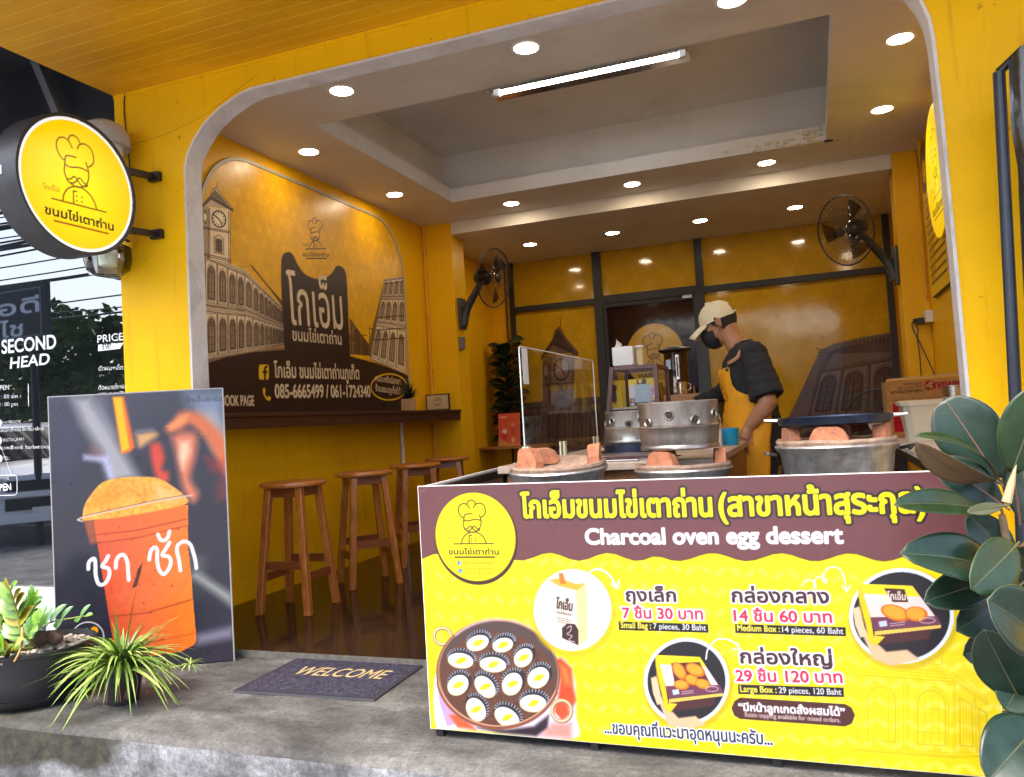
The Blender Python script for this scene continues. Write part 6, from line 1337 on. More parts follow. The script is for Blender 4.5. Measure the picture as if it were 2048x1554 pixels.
for layer in range(2):
    for i in range(6 - layer):
        for j in range(5 - layer):
            x = xBL+.055+i*.043+layer*.02; y = cy0+.055+j*.055+layer*.025; z = zB+.0225+layer*.020
            if x > xBR-.04: continue
            if ck0 is None:
                ck0 = MB().lathe([(0, 0), (.016, .001), (.022, .010), (.023, .014), (.015, .0185), (0, .020)], (0, 0, 0), 16, sx=1.1, sy=.85).build('egg_cake', M_CAKE); o = ck0; tag(o, 'small oval golden egg cake piled on the cabinet tray', 'cake', 'egg cakes on the tray')
            else: o = ck0.copy(); COL.objects.link(o)
            o.location = (x, y, z); o.rotation_euler = (0, 0, r4.uniform(0, 3))
# tissue box with a tissue sticking out, small bottle
tb = thing('tissue_box', 'white plastic tissue box with a tissue sticking out on the cabinet', 'tissue box', (xTL+.06, cy0+.1, zT))
tz0 = zT+.004; a_, b_ = V3(1224, 720)[0], V3(1266, 720)[0]; zt_ = V3(1240, 693)[2]
MB().box(a_, b_, cy0+.005, cy0+.19, tz0, zt_, 0, .010).build('box_body', M_WHT, tb)
ti = MB(); ti.sheet([[(a_+.004+.03*j/3+.010*i*.4, cy0+.06+.02*math.sin(j*2+i), zt_+.001+.016*i*(1-.23*j)) for j in range(4)] for i in range(4)]); ti.build('tissue', pbr('white_tissue', (.85, .85, .86), .9), tb)
sbt = thing('small_bottle', 'small white capped bottle beside the tissue box', 'bottle', (b_+.03, cy0+.06, zT)); bxx = V3(1275, 700)[0]
MB().lathe([(0, tz0), (.022, tz0), (.023, tz0+.075), (.014, tz0+.088)], (bxx, cy0+.06, 0), 20).build('bottle_body', pbr('beige_plastic', (.60, .48, .25), .4), sbt)
MB().lathe([(.012, tz0+.0885), (.013, tz0+.094), (.026, tz0+.097), (.024, tz0+.106), (0, tz0+.108)], (bxx, cy0+.06, 0), 20).build('cap', M_WHT, sbt)

# ================================================================ tea urn and mug on the back cabinet
uy = 3.0; U3 = lambda px, py: at(px, py, 'y', uy); ub = U3(1352, 790); uz = float(ub[2]); ux = float(U3(1353, 745)[0]); ur = float(U3(1379, 745)[0]-U3(1328, 745)[0])/2
bc_ = thing('back_cabinet', 'dark high cabinet carrying the tea urn behind the server', 'cabinet', (ux, uy, 0))
MB().box(ux-.25, ux+.33, uy-.20, uy+.30, uz-.05, uz-.001, 0, .004).build('top', M_TBL, bc_, smooth=0); MB().box(ux-.23, ux+.31, uy-.18, uy+.28, 0.0005, uz-.0505).build('body', M_BLK, bc_, smooth=0)
ht = float(U3(1352, 692)[2])-uz
urn = thing('tea_urn', 'black and steel hot water urn with flat lid behind the cabinet', 'urn', (ux, uy, uz))
MB().lathe([(0, uz), (ur*.95, uz), (ur*.97, uz+.03), (ur*.92, uz+.045), (ur*.92, uz+ht*.86), (ur, uz+ht*.9)], (ux, uy, 0), 40).build('urn_body', pbr('dark_steel', (.10, .08, .07), .12, .9), urn)
MB().lathe([(ur, uz+ht*.86), (ur*1.32, uz+ht*.905), (ur*1.34, uz+ht*.93), (ur*1.1, uz+ht*.965), (ur*.6, uz+ht*.985), (0, uz+ht*.985)], (ux, uy, 0), 40).build('lid', M_BLKP, urn)
MB().lathe([(ur*.62, uz+ht*.983), (ur*.60, uz+ht*.997), (0, uz+ht)], (ux, uy, 0), 24).build('lid_plate', M_STEEL, urn)
MB().box(ux+ur*.15, ux+ur*.42, uy-ur-.020, uy-ur*.80, uz+ht*.30, uz+ht*.80, 0, .004).build('level_gauge', M_STEEL, urn, smooth=0); MB().box(ux+ur*.22, ux+ur*.35, uy-ur-.0225, uy-ur-.0205, uz+ht*.36, uz+ht*.76).build('gauge_slot', M_BLK, urn, smooth=0)
MB().box(ux-ur*.62, ux-ur*.22, uy-ur-.004, uy-ur*.72, uz+ht*.52, uz+ht*.72, 0, .004).build('name_plate', M_CHROME, urn, smooth=0); MB().box(ux+ur*.15, ux+ur*.45, uy-ur-.045, uy-ur*.85, uz+ht*.13, uz+ht*.26, 0, .005).build('tap', M_BLKP, urn, smooth=0)
mx_ = float(U3(1370, 790)[0]); mg_ = thing('steel_mug', 'shiny steel mug with handle beside the tea urn', 'mug', (mx_, uy-.13, uz))
MB().lathe([(0, uz+.001), (.036, uz+.001), (.038, uz+.006), (.039, uz+.088), (.037, uz+.088), (.035, uz+.01)], (mx_, uy-.14, 0), 28, caps=False).build('mug_body', M_CHROME, mg_); MB().tube(smooth_path([(mx_+.036, uy-.14, uz+.075), (mx_+.062, uy-.145, uz+.07), (mx_+.066, uy-.145, uz+.04), (mx_+.038, uy-.14, uz+.02)], 5), .005, 8).build('mug_handle', M_CHROME, mg_)

# ================================================================ small things by the server's hand
def onc(px, py): p = at(px, py, 'z', CZ); return float(p[0]), float(p[1])
bx_, by_ = -.40, 1.30
b = thing('squeeze_bottle', 'clear squeeze bottle with white nozzle cap in front of the server', 'squeeze bottle', (bx_, by_, CZ))
zb = CZ+.001
MB().lathe([(0, zb), (.034, zb), (.035, zb+.004), (.035, zb+.10), (.03, zb+.118)], (bx_, by_, 0), 24).build('bottle_body', pbr('milky_plastic', (.50, .44, .22), .3), b); MB().lathe([(.0352, zb+.03), (.0356, zb+.031), (.0356, zb+.055), (.0352, zb+.056)], (bx_, by_, 0), 24, caps=False).build('label_band', M_BLKP, b)
MB().lathe([(.032, zb+.118), (.033, zb+.130), (.014, zb+.138), (.005, zb+.175), (0, zb+.176)], (bx_, by_, 0), 20).build('nozzle', M_WHT, b)
tx, ty = -.375, .98; t = thing('milk_can', 'white tin with a pink rim beside the steel ring pot', 'can', (tx, ty, CZ))
MB().lathe([(0, zb), (.038, zb), (.039, zb+.085), (.037, zb+.09)], (tx, ty, 0), 24).build('can_body', M_WHT, t); MB().lathe([(.0385, zb+.082), (.0405, zb+.084), (.0405, zb+.092), (.034, zb+.093), (0, zb+.088)], (tx, ty, 0), 24).build('can_rim', pbr('pink_rim', (.65, .25, .25), .4), t)
kx, ky = -.315, 1.14; t = thing('plastic_tub', 'small bright blue plastic tub on the counter corner', 'tub', (kx, ky, CZ))
MB().lathe([(0, zb), (.040, zb), (.046, zb+.078), (.047, zb+.082), (.043, zb+.082), (.039, zb+.008)], (kx, ky, 0), 24, caps=False).build('tub_wall', pbr('cyan_plastic', (.01, .30, .50), .35), t)

# ================================================================ right: white table, cardboard box, bin, pot
TZ = .76; rt = thing('work_table', 'white topped black work table along the right wall', 'table', (.73, 1.5, 0))
MB().box(.490, .950, .62, 2.75, TZ-.022, TZ, 0, .003).build('tabletop', pbr('white_laminate', (.70, .70, .70), .3), rt, smooth=0); MB().box(.495, .945, .63, 2.74, TZ-.06, TZ-.0225).build('table_frame', M_BLK, rt, smooth=0)
for x in (.51, .93):
    for y in (.66, 1.7, 2.70): MB().box(x-.014, x+.014, y-.014, y+.014, 0.0005, TZ-.0605).build('leg', M_BLK, rt, smooth=0)
yb_ = 2.42; bl_ = at(1779, 877, 'y', yb_); tl2 = at(1771, 763, 'y', yb_); x0b, x1b = .512, .945; zb1 = float(tl2[2]); zb0 = TZ+.001
bxo = thing('cardboard_box', 'brown cardboard box standing upside down with red print behind the white bin', 'cardboard box', (.73, yb_+.1, zb0))
cbp = Print(x1b-x0b, zb1-zb0, .0032, (176, 128, 74), x0b, zb0); Wb, Hb = x1b-x0b, zb1-zb0
q2 = lambda a, b_: (x0b+a*Wb, zb0+b_*Hb)
cbp.fill([q2(.07, .10), q2(1, .12), q2(1, .62), q2(.07, .60)], (170, 14, 38)); cbp.ring(*q2(.22, .44), .035, .05, .006, (206, 90, 90)); cbp.fill([q2(0, .655), q2(1, .68), q2(1, .69), q2(0, .665)], (140, 98, 54), .8)
tline(cbp, 'ประคองโยน', q2(1.12, .93), q2(.62, .93), -.0 + .045, (150, 20, 36), bold=.03); tline(cbp, 'PLEASE HANDLE WITH CARE', q2(.46, .83), q2(.06, .82), .016, (60, 40, 30), bold=.015); tline(cbp, 'กรุณาวางเบาๆ', q2(.46, .89), q2(.16, .885), .014, (60, 40, 30)); tline(cbp, 'ระวังแตก', q2(.46, .95), q2(.24, .945), .013, (60, 40, 30))
for k_ in range(3): a_ = R(90+120*k_); c_ = q2(.56, .885); cbp.fill([(c_[0]+.034*math.cos(a_), c_[1]+.034*math.sin(a_)), (c_[0]+.030*math.cos(a_+1.0), c_[1]+.030*math.sin(a_+1.0)), (c_[0]+.010*math.cos(a_+.8), c_[1]+.010*math.sin(a_+.8))], (150, 20, 36))
cbp.ring(*q2(.56, .885), .026, .026, .006, (150, 20, 36)); cbp.wear(.05, .03, 6)
cbp.lay('printed_front', frame((0, yb_-.0015, 0), (1, 0, 0), (0, 0, 1)), printmat('carton_print', .8, spec=.2), bxo, None, .95)
M_CARD = pbr('cardboard', (.40, .24, .11), .85, var=.1, scale=10)
MB().box(x0b, x1b, yb_, yb_+.30, zb0, zb1-.004).build('carton', M_CARD, bxo, smooth=0); MB().add([(x0b, yb_-.001, zb1), (x1b, yb_-.001, zb1+.012), (x1b-.01, yb_+.13, zb1+.03), (x0b+.02, yb_+.12, zb1+.016)], [(0, 1, 2, 3)]).build('flap', M_CARD, bxo, smooth=0)
wy = 1.86; wa, wb_ = at(1808, 885, 'y', wy), at(1880, 885, 'y', wy); wt = float(at(1840, 800, 'y', wy)[2]); wx0, wx1 = float(at(1797, 840, 'y', wy)[0])+.02, min(.93, float(at(1892, 840, 'y', wy)[0])+.05)
wb2 = thing('white_bin', 'cream plastic bin with a lid on the white table before the cardboard box', 'bin', ((wx0+wx1)/2, wy, TZ))
bm_ = MB(); c8 = lambda x0, x1, y0, y1, ch: [(x0+ch, y0), (x1-ch, y0), (x1, y0+ch), (x1, y1-ch), (x1-ch, y1), (x0+ch, y1), (x0, y1-ch), (x0, y0+ch)]
lo, hi = c8(wx0+.03, wx1-.03, wy, wy+.24, .03), c8(wx0+.005, wx1-.005, wy-.02, wy+.27, .035)
bm_.add([(x, y, TZ+.001) for x, y in lo]+[(x, y, wt-.028) for x, y in hi], [(i, (i+1) % 8, 8+(i+1) % 8, 8+i) for i in range(8)]+[tuple(range(8))[::-1], tuple(range(8, 16))]); M_CRM = pbr('cream_plastic', (.72, .68, .56), .35, var=.05); bm_.build('bin_body', M_CRM, wb2, smooth=25)
ld = c8(wx0-.008, wx1+.008, wy-.032, wy+.282, .04); ld2 = c8(wx0+.008, wx1-.008, wy-.018, wy+.266, .035); lm = MB()
lm.add([(x, y, wt-.0275) for x, y in ld]+[(x, y, wt-.006) for x, y in ld]+[(x, y, wt) for x, y in ld2], [(i, (i+1) % 8, 8+(i+1) % 8, 8+i) for i in range(8)]+[(8+i, 8+(i+1) % 8, 16+(i+1) % 8, 16+i) for i in range(8)]+[tuple(range(8))[::-1], tuple(range(16, 24))]); lm.build('lid', M_CRM, wb2, smooth=25)
pa = at(1880, 772, 'y', 2.28); pz = float(pa[2]); px0 = float(pa[0]); sp_ = thing('steel_pot', 'dark steel pot behind the white bin, against the right arch', 'pot', (px0+.06, 2.28, TZ))
MB().lathe([(0, TZ+.001), (.062, TZ+.001), (.064, TZ+.01), (.064, pz-.012), (.074, pz-.008), (.074, pz-.002), (.060, pz)], (px0+.075, 2.28, 0), 32).build('pot_wall', M_STEEL, sp_)

# ================================================================ sockets and cords on the right, boxes on the left
so = thing('wall_socket', 'white double socket with plugged adapter on the right wall', 'socket', (.95, 3.35, 1.62))
s1 = at(1860, 638, 'x', .945)
MB().box(.905, .9545, s1[1]-.10, s1[1]+.02, s1[2]-.03, s1[2]+.06, 0, .006).build('socket_box', M_WHT, so, smooth=0); MB().box(.86, .904, s1[1]-.03, s1[1]+.03, s1[2]-.035, s1[2]+.015, 0, .005).box(.83, .859, s1[1]-.02, s1[1]+.02, s1[2]-.015, s1[2]+.012, 0, .004).build('plug_adapter', M_BLKP, so, smooth=0)
k0 = Vector((.835, float(s1[1]), float(s1[2])-.005)); MB().tube(smooth_path([k0, k0+Vector((-.012, .01, -.04)), k0+Vector((.02, .0, -.14)), k0+Vector((.06, -.04, -.27)), k0+Vector((.10, -.10, -.42))], 6), .0045, 6).build('power_cord', M_BLKP, so); MB().tube(smooth_path([k0, k0+Vector((.025, .01, -.06)), k0+Vector((.015, .0, -.14)), k0+Vector((.02, -.02, -.26)), k0+Vector((.015, -.05, -.42))], 6), .0045, 6).build('power_cord', M_BLKP, so)
s3 = at(1805, 692, 'x', .935); so2 = thing('wall_switch', 'small white switch box at the edge of the right glass panel', 'switch', tuple(s3))
MB().box(.925, .9545, s3[1]-.03, s3[1]+.03, s3[2]-.035, s3[2]+.035, 0, .005).build('switch_box', M_WHT, so2, smooth=0)
s4 = at(921, 686, 'x', -2.92); wd = thing('wall_dispenser', 'grey soap dispenser on the side of the left pilaster', 'dispenser', tuple(s4))
MB().box(-2.9225, -2.885, s4[1]-.035, s4[1]+.035, s4[2]-.065, s4[2]+.055, 0, .008).build('case', pbr('grey_plastic', (.16, .15, .16), .4), wd, smooth=0)
# ================================================================ the server
def fuse(mb, name, mat, parent, voxel=.006, it=6, fac=.5, folds=0.0):
    """merge overlapping shapes into one continuous skin"""
    me = D.meshes.new(name); me.from_pydata(mb.v, [], mb.f)
    bm = bmesh.new(); bm.from_mesh(me); bmesh.ops.recalc_face_normals(bm, faces=bm.faces[:]); bm.to_mesh(me); bm.free()
    o = D.objects.new(name, me); COL.objects.link(o)
    r = o.modifiers.new('r', 'REMESH'); r.mode = 'VOXEL'; r.voxel_size = voxel
    if it: s = o.modifiers.new('s', 'SMOOTH'); s.iterations = it; s.factor = fac
    dg = bpy.context.evaluated_depsgraph_get(); dg.update(); m2 = D.meshes.new_from_object(o.evaluated_get(dg)); D.objects.remove(o); D.meshes.remove(me)
    if folds:
        N_ = len(m2.vertices); nr = [v.normal.copy() for v in m2.vertices]
        co_n = []
        for i_ in range(N_):
            c = m2.vertices[i_].co.copy(); k = mnoise.noise((c.x*9+c.z*7, c.y*9, c.z*13-c.x*9))+.6*mnoise.noise((c.x*24, c.y*22+c.z*12, c.z*20)); k2 = 1-abs(k)*1.6; co_n.append(c+nr[i_]*(folds*(k2-.5)))
        m2.vertices.foreach_set('co', [q_ for p_ in co_n for q_ in p_]); m2.update()
    base = BASE[parent.name]; m2.transform(Matrix.Translation(-base)); m2.name = name; m2.materials.clear(); m2.materials.append(mat)
    m2.polygons.foreach_set('use_smooth', [True]*len(m2.polygons)); q = D.objects.new(name, m2); COL.objects.link(q); q.parent = parent; BASE[q.name] = base.copy(); return q
PYM = 1.75
def J(px, py, y=PYM): return Vector(at(px, py, 'y', y))
person = thing('person', 'person in cream cap, black mask, black shirt and orange yellow apron leaning on the counter', 'person', (-.19, PYM, 0))
M_SKIN = pbr('skin', (.46, .215, .11), .48, var=.10, scale=14, bump=.08, bscale=80)
M_SHIRT = pbr('black_cotton', (.017, .018, .023), .85, var=.25, scale=7, bump=.3, bscale=18)
M_APR = pbr('apron_cloth', (.82, .36, .006), .75, var=.08, scale=6, bump=.25, bscale=14)
M_CAP = pbr('cream_cotton', (.74, .66, .45), .85, var=.05, scale=10, bump=.2, bscale=60)
M_HAIR = pbr('black_hair', (.018, .014, .012), .7, var=.4, scale=40, bump=.4, bscale=120)
tt = R(20); HF = Vector((-math.cos(tt), 0, -math.sin(tt))); HU = Vector((-math.sin(tt), 0, math.cos(tt))); HS = Vector((0, -1, 0)); HC = J(1439, 648)
HM = Matrix((HF, HS, HU)).transposed()
def Hp(a, s, b): return HC+HF*a+HS*s+HU*b
nb_ = J(1484, 698); chest = J(1492, 752); waist = J(1508, 822); pelvis = J(1516, 880)
# torso rings (px centre, half depth, half width) from neck base to hip
LV = [(1487, 690, .055, .075), (1492, 704, .085, .150), (1492, 722, .118, .185), (1493, 750, .128, .180), (1499, 785, .122, .170), (1507, 820, .128, .168), (1514, 860, .138, .175), (1518, 900, .135, .175)]
def rings(grow=0.0, lv=LV):
    out = []
    for px, py, rx, ry in lv: c = J(px, py); out.append((c, rx+grow, ry+grow))
    return out
def loft(mb, rg, n=36, cap=True):
    o = len(mb.v)
    vs = [(c.x-rx*math.cos(2*PI*i/n), c.y-ry*math.sin(2*PI*i/n), c.z) for c, rx, ry in rg for i in range(n)]
    fs = [(k*n+i, k*n+(i+1) % n, (k+1)*n+(i+1) % n, (k+1)*n+i) for k in range(len(rg)-1) for i in range(n)]
    if cap: fs += [tuple(range(n)), tuple((len(rg)-1)*n+i for i in range(n))]
    return mb.add(vs, fs)
bd = MB()
bd.ball(Hp(-.008, 0, .028), .096, .076, .098, 24, M=HM); bd.ball(Hp(.040, 0, -.045), .056, .060, .072, 20, M=HM); bd.ball(Hp(.062, 0, -.098), .034, .036, .030, 16, M=HM); bd.ball(Hp(.078, 0, .018), .022, .050, .018, 16, M=HM)
bd.tube([Hp(.088, 0, .02), Hp(.102, 0, -.005), Hp(.118, 0, -.030), Hp(.098, 0, -.040)], [.010, .012, .015, .012], 10)
for s in (1, -1):
    bd.ball(Hp(.050, s*.048, -.020), .030, .020, .024, 12, M=HM)
    bd.tube([Hp(-.004, s*.074, -.026), Hp(-.010, s*.083, -.006), Hp(-.014, s*.086, .018), Hp(-.002, s*.084, .028), Hp(.008, s*.078, .012), Hp(.006, s*.074, -.014)], [.008, .009, .010, .009, .008, .007], 8)
bd.tube([Hp(-.03, 0, -.03), Hp(-.028, 0, -.085), J(1472, 690), nb_], [.060, .056, .058, .070], 18)
loft(bd, rings(-.016))
shL, elL, wrL = J(1506, 708, 1.565), J(1536, 806, 1.510), J(1497, 854, 1.535)
bd.tube([shL, shL.lerp(elL, .5), elL], [.060, .056, .050], 16); bd.tube([shL.lerp(elL, .75), elL, elL.lerp(wrL, .25), elL.lerp(wrL, .6), wrL], [.052, .051, .050, .040, .030], 16)
kn = J(1489, 876, 1.540)
bd.tube([wrL, wrL.lerp(kn, .5), kn], [.028, .033, .034], 14); bd.ball(J(1491, 869, 1.536), .036, .022, .036, 14)
for (kx, kxy, mx, my, tx, ty, yy) in ((1478, 877, 1476, 892, 1479, 911, 1.522), (1486.5, 879, 1486, 896, 1488, 914, 1.518), (1495, 879, 1496, 895, 1498, 911, 1.522), (1502.5, 875, 1505, 888, 1507, 901, 1.532)):
    bd.tube([J(kx, kxy-6, 1.538), J(kx, kxy, 1.533), J(mx, my, yy), J(tx, ty, yy+.012)], [.0098, .0092, .0084, .0068], 10); bd.ball(J(tx, ty, yy+.012), .0066, n=8)
bd.tube([J(1486, 866, 1.545), J(1478, 874, 1.545), J(1473, 884, 1.552), J(1470, 892, 1.560)], [.015, .0125, .0105, .0082], 10); bd.ball(J(1470, 892, 1.560), .0080, n=8)
# far arm reaching down behind the pots, hips, legs, feet
shR, elR, wrR = J(1494, 714, 1.925), J(1446, 785, 1.95), J(1392, 806, 1.80)
bd.tube([shR, elR], [.058, .044], 14); bd.tube([elR, wrR], [.042, .030], 14); h2 = wrR+Vector((-.05, -.03, -.03)); bd.tube([wrR, h2], [.028, .034], 12)
for k in range(4): f0 = h2+Vector((-.01, -.030+.018*k, -.005)); bd.tube([f0, f0+Vector((-.035, 0, -.02)), f0+Vector((-.052, 0, -.05))], [.010, .009, .007], 8)
bd.tube([h2+Vector((.01, -.03, 0)), h2+Vector((-.01, -.055, -.02)), h2+Vector((-.03, -.062, -.04))], [.013, .011, .008], 8)
legs = []
for s in (-1, 1):
    hp, kn_, an = Vector((pelvis.x+.01, PYM+s*.09, pelvis.z-.02)), Vector((pelvis.x+.015, PYM+s*.10, .47)), Vector((pelvis.x+.05, PYM+s*.105, .08)); legs.append((hp, kn_, an))
    bd.tube([hp, kn_, an], [.075, .052, .038], 14); bd.ball((an.x-.06, an.y, .045), .12, .040, .040, 12)
fuse(bd, 'body', M_SKIN, person, .0034, 3)
# shirt: torso, loose short sleeve near, long dark sleeve far
sh = MB(); loft(sh, rings(.010)); sh.ball(shL, .078, .068, .071, 18); sh.ball(shR, .070, .062, .066, 18)
hem = J(1533, 790, 1.505); sh.tube([shL+Vector((0, .02, .0)), shL.lerp(hem, .35), shL.lerp(hem, .75), hem+(hem-shL).normalized()*.012], [.070, .081, .088, .092], 24)
sh.tube([shR, elR, wrR], [.068, .056, .040], 16); sh.tube([J(1480, 686), J(1486, 700), J(1490, 712)], [.064, .082, .10], 20)
so_ = fuse(sh, 'shirt', M_SHIRT, person, .0065, 3, folds=.0075)
# trousers and shoes
tr = MB(); loft(tr, rings(.004, [(1513, 856, .128, .168), (1517, 890, .132, .172), (1519, 930, .125, .165)]))
for hp, kn_, an in legs: tr.tube([hp, kn_, an+Vector((0, 0, .02))], [.100, .078, .070], 18)
fuse(tr, 'trousers', M_SHIRT, person, .010, 4, folds=.012)
for hp, kn_, an in legs: MB().ball((an.x-.06, an.y, .042), .135, .048, .040, 18).build('shoe', M_BLKP, person)
# apron: cloth wrapped round the front
AL = [(1492, 736, .132, .184, 58), (1493, 750, .138, .190, 60), (1496, 768, .137, .187, 62), (1499, 780, .136, .184, 68), (1501, 789, .136, .183, 84), (1503, 797, .137, .182, 106), (1506, 812, .140, .183, 122), (1508, 830, .144, .186, 126), (1511, 850, .150, .192, 124), (1514, 880, .158, .200, 118), (1517, 920, .166, .206, 114), (1519, 960, .172, .210, 112)]
ag = []
for k, (px, py, rx, ry, am) in enumerate(AL):
    c = J(px, py); row = []
    for i in range(41):
        u = -1+2*i/40; a = R(am*u); wob = .008*math.sin(7*u+k*.9)*min(1, k/4)+.006*math.sin(15*u+k*1.7)*min(1, k/3)+.004*math.sin(29*u+k*2.3)
        row.append(Vector((c.x-(rx+.016+wob)*math.cos(a), c.y-(ry+.014+wob)*math.sin(-a)*-1, c.z+.004*math.sin(u*9+k))))
    ag.append(row)
c_, rx_, ry_ = J(1520, 960), .172, .210; low = [Vector((p.x+(p.x-c_.x)*.02, p.y, .48)) for p in ag[-1]]; ag.append(low)
am_ = MB().sheet(ag); ao = am_.build('apron', M_APR, person, smooth=60)
sm_ = ao.modifiers.new('thick', 'SOLIDIFY'); sm_.thickness = .004
# chef line drawing on the bib, pocket edge, ties
ink = MB()
def ap_pt(k, u, off=.004):
    k0 = int(k); f = k-k0; i = (u+1)*20; i0 = min(39, int(i)); g = i-i0; r0 = ag[k0][i0].lerp(ag[k0][i0+1], g); r1 = ag[k0+1][i0].lerp(ag[k0+1][i0+1], g); p = r0.lerp(r1, f); d = Vector((p.x-J(1505, 790).x, p.y-PYM, 0)).normalized(); return p+d*off
for cx, cy, rr in ((2.2, -.12, .26), (2.2, .14, .26), (1.7, .0, .2), (4.2, .0, .5)): ink.tube([ap_pt(cx+rr*2.2*math.sin(2*PI*i/20), cy+rr*math.cos(2*PI*i/20)) for i in range(21)], .0014, 4)
ink.tube([ap_pt(5.2, -.4+.08*i) for i in range(11)], .0016, 4)
ink.build('apron_drawing', pbr('brown_ink', (.10, .05, .01), .7), ao)
near = lambda k: ag[k][40] if ag[k][40].y < PYM else ag[k][0]
ntop = near(0)
MB().tube([near(7)+Vector((-.01, -.004, 0)), J(1541, 822, 1.64), J(1549, 830, 1.70), J(1552, 846, 1.72)], .005, 6).build('apron_tie', M_APR, ao)
stp = MB(); SP = [ntop+Vector((-.004, -.004, .022)), J(1474, 716, 1.545), J(1483, 701, 1.545), J(1494, 690, 1.57), J(1506, 686, 1.63), J(1513, 690, 1.70)]; SP = smooth_path([tuple(p) for p in SP], 6)
prev = None; g = []
for i, p in enumerate(SP):
    p = Vector(p); q = Vector(SP[min(i+1, len(SP)-1)]); d = (q-p) if i < len(SP)-1 else (p-Vector(SP[i-1])); d.normalize(); nn = (p-Vector((nb_.x+.02, PYM, nb_.z-.09))).normalized(); s = d.cross(nn).normalized()*.010; p = p+nn*.006; g.append([p-s, p, p+s])
stp.sheet(g); sp2 = stp.build('apron_strap', pbr('tan_leather', (.48, .24, .12), .6), ao, smooth=60); so3 = sp2.modifiers.new('thick', 'SOLIDIFY'); so3.thickness = .004
MB().lathe([(.004, .0), (.010, .001), (.010, .004), (.004, .005)], ntop+Vector((-.012, -.006, -.012)), 16, axis=(-.4, -.9, 0)).build('eyelet', M_BLK, ao); MB().tube([ntop+Vector((-.012, -.012, -.012)), ntop+Vector((-.006, -.010, .018))], .003, 6).build('strap_hook', M_CHROME, ao)
MB().tube([J(1466, 695, 1.66), J(1471, 688, 1.665), J(1477, 679, 1.675), J(1483, 670, 1.69)], .0028, 6).build('necklace', M_CHROME, person)
# hair, cap, mask
def shell(mb, c, r, keep, n=40, M=HM):
    bm = bmesh.new(); bmesh.ops.create_uvsphere(bm, u_segments=n, v_segments=n//2, radius=1)
    bmesh.ops.delete(bm, geom=[f for f in bm.faces if not keep(*(Vector(c)+Vector((f.calc_center_median().x*r[0], f.calc_center_median().y*r[1], f.calc_center_median().z*r[2]))))], context='FACES')
    for v in bm.verts: v.co = HC+M @ Vector((c[0]+v.co.x*r[0], c[1]+v.co.y*r[1], c[2]+v.co.z*r[2]))
    return mb.bm(bm)
hm = MB(); shell(hm, (-.010, 0, .026), (.099, .0795, .100), lambda a, s, b: a < .045 and b > -.050+max(0, a+.02)*.9 and b < .07); ho = hm.build('hair', M_HAIR, person, smooth=60)
cp_ = MB(); shell(cp_, (-.004, 0, .034), (.110, .090, .104), lambda a, s, b: b > .026-.10*(-a if a < 0 else a*.15) and not (a < -.085 and abs(s) < .035 and b < .085)); co_ = cp_.build('cap', M_CAP, person, smooth=60)
bg = []
for i in range(9):
    w_ = -1+2*i/8; row = []
    for j in range(7):
        q = j/6; a = .085+q*.108*(1-.30*w_*w_)-.02*abs(w_)*(1-q); s = w_*(.078-.018*q); row.append(Hp(a, s, .040-.030*w_*w_-.030*q-.012*q*q))
    bg.append(row)
br = MB().sheet(bg).build('brim', M_CAP, co_, smooth=60); b3 = br.modifiers.new('thick', 'SOLIDIFY'); b3.thickness = .005
MB().tube([Hp(.03+.11*0, 0, .139), Hp(.0, 0, .140)], .006, 8).build('cap_button', M_CAP, co_)
MB().tube([Hp(-.108, -.04, .030), Hp(-.116, 0, .026), Hp(-.108, .04, .030)], .006, 8).build('cap_strap', M_CAP, co_)
mk_ = MB(); shell(mk_, (.046, 0, -.052), (.083, .072, .080), lambda a, s, b: a > .040+.0*abs(s) and b < -.004-(.12-a)*.22 and b > -.122); mo_ = mk_.build('face_mask', pbr('black_mask_cloth', (.012, .012, .014), .7, bump=.2, bscale=30), person, smooth=60)
for s in (1, -1): MB().tube([Hp(.060, s*.068, -.022), Hp(.03, s*.080, .004), Hp(.002, s*.088, .028)], .0016, 5).tube([Hp(.050, s*.068, -.095), Hp(.03, s*.080, -.06), Hp(-.004, s*.084, -.028)], .0016, 5).build('mask_loop', M_BLK, mo_)
for s in (1, -1):
    MB().ball(Hp(.085, s*.034, .004), .010, .016, .008, 12, M=HM).build('eye', pbr('eye_white', (.55, .5, .46), .3), person); MB().ball(Hp(.094, s*.036, .002), .004, .006, .006, 10, M=HM).build('iris', M_BLK, person)
    MB().tube([Hp(.094, s*.016, .025), Hp(.092, s*.036, .030), Hp(.076, s*.056, .024)], [.003, .004, .002], 6).build('eyebrow', M_HAIR, person)
# ================================================================ plants and things at the edges of the photo
def dep(px, py, dd): return Vector(CAM+(VF+VR*(px-1024)/FPX-VU*(py-777)/FPX)*dd)
def leafpaint(name, top, edge, rough=.32, coat=.35, under=None):
    m = pbr(name, top, rough, var=.25, scale=7, coat=coat, bump=.1, bscale=14); return m
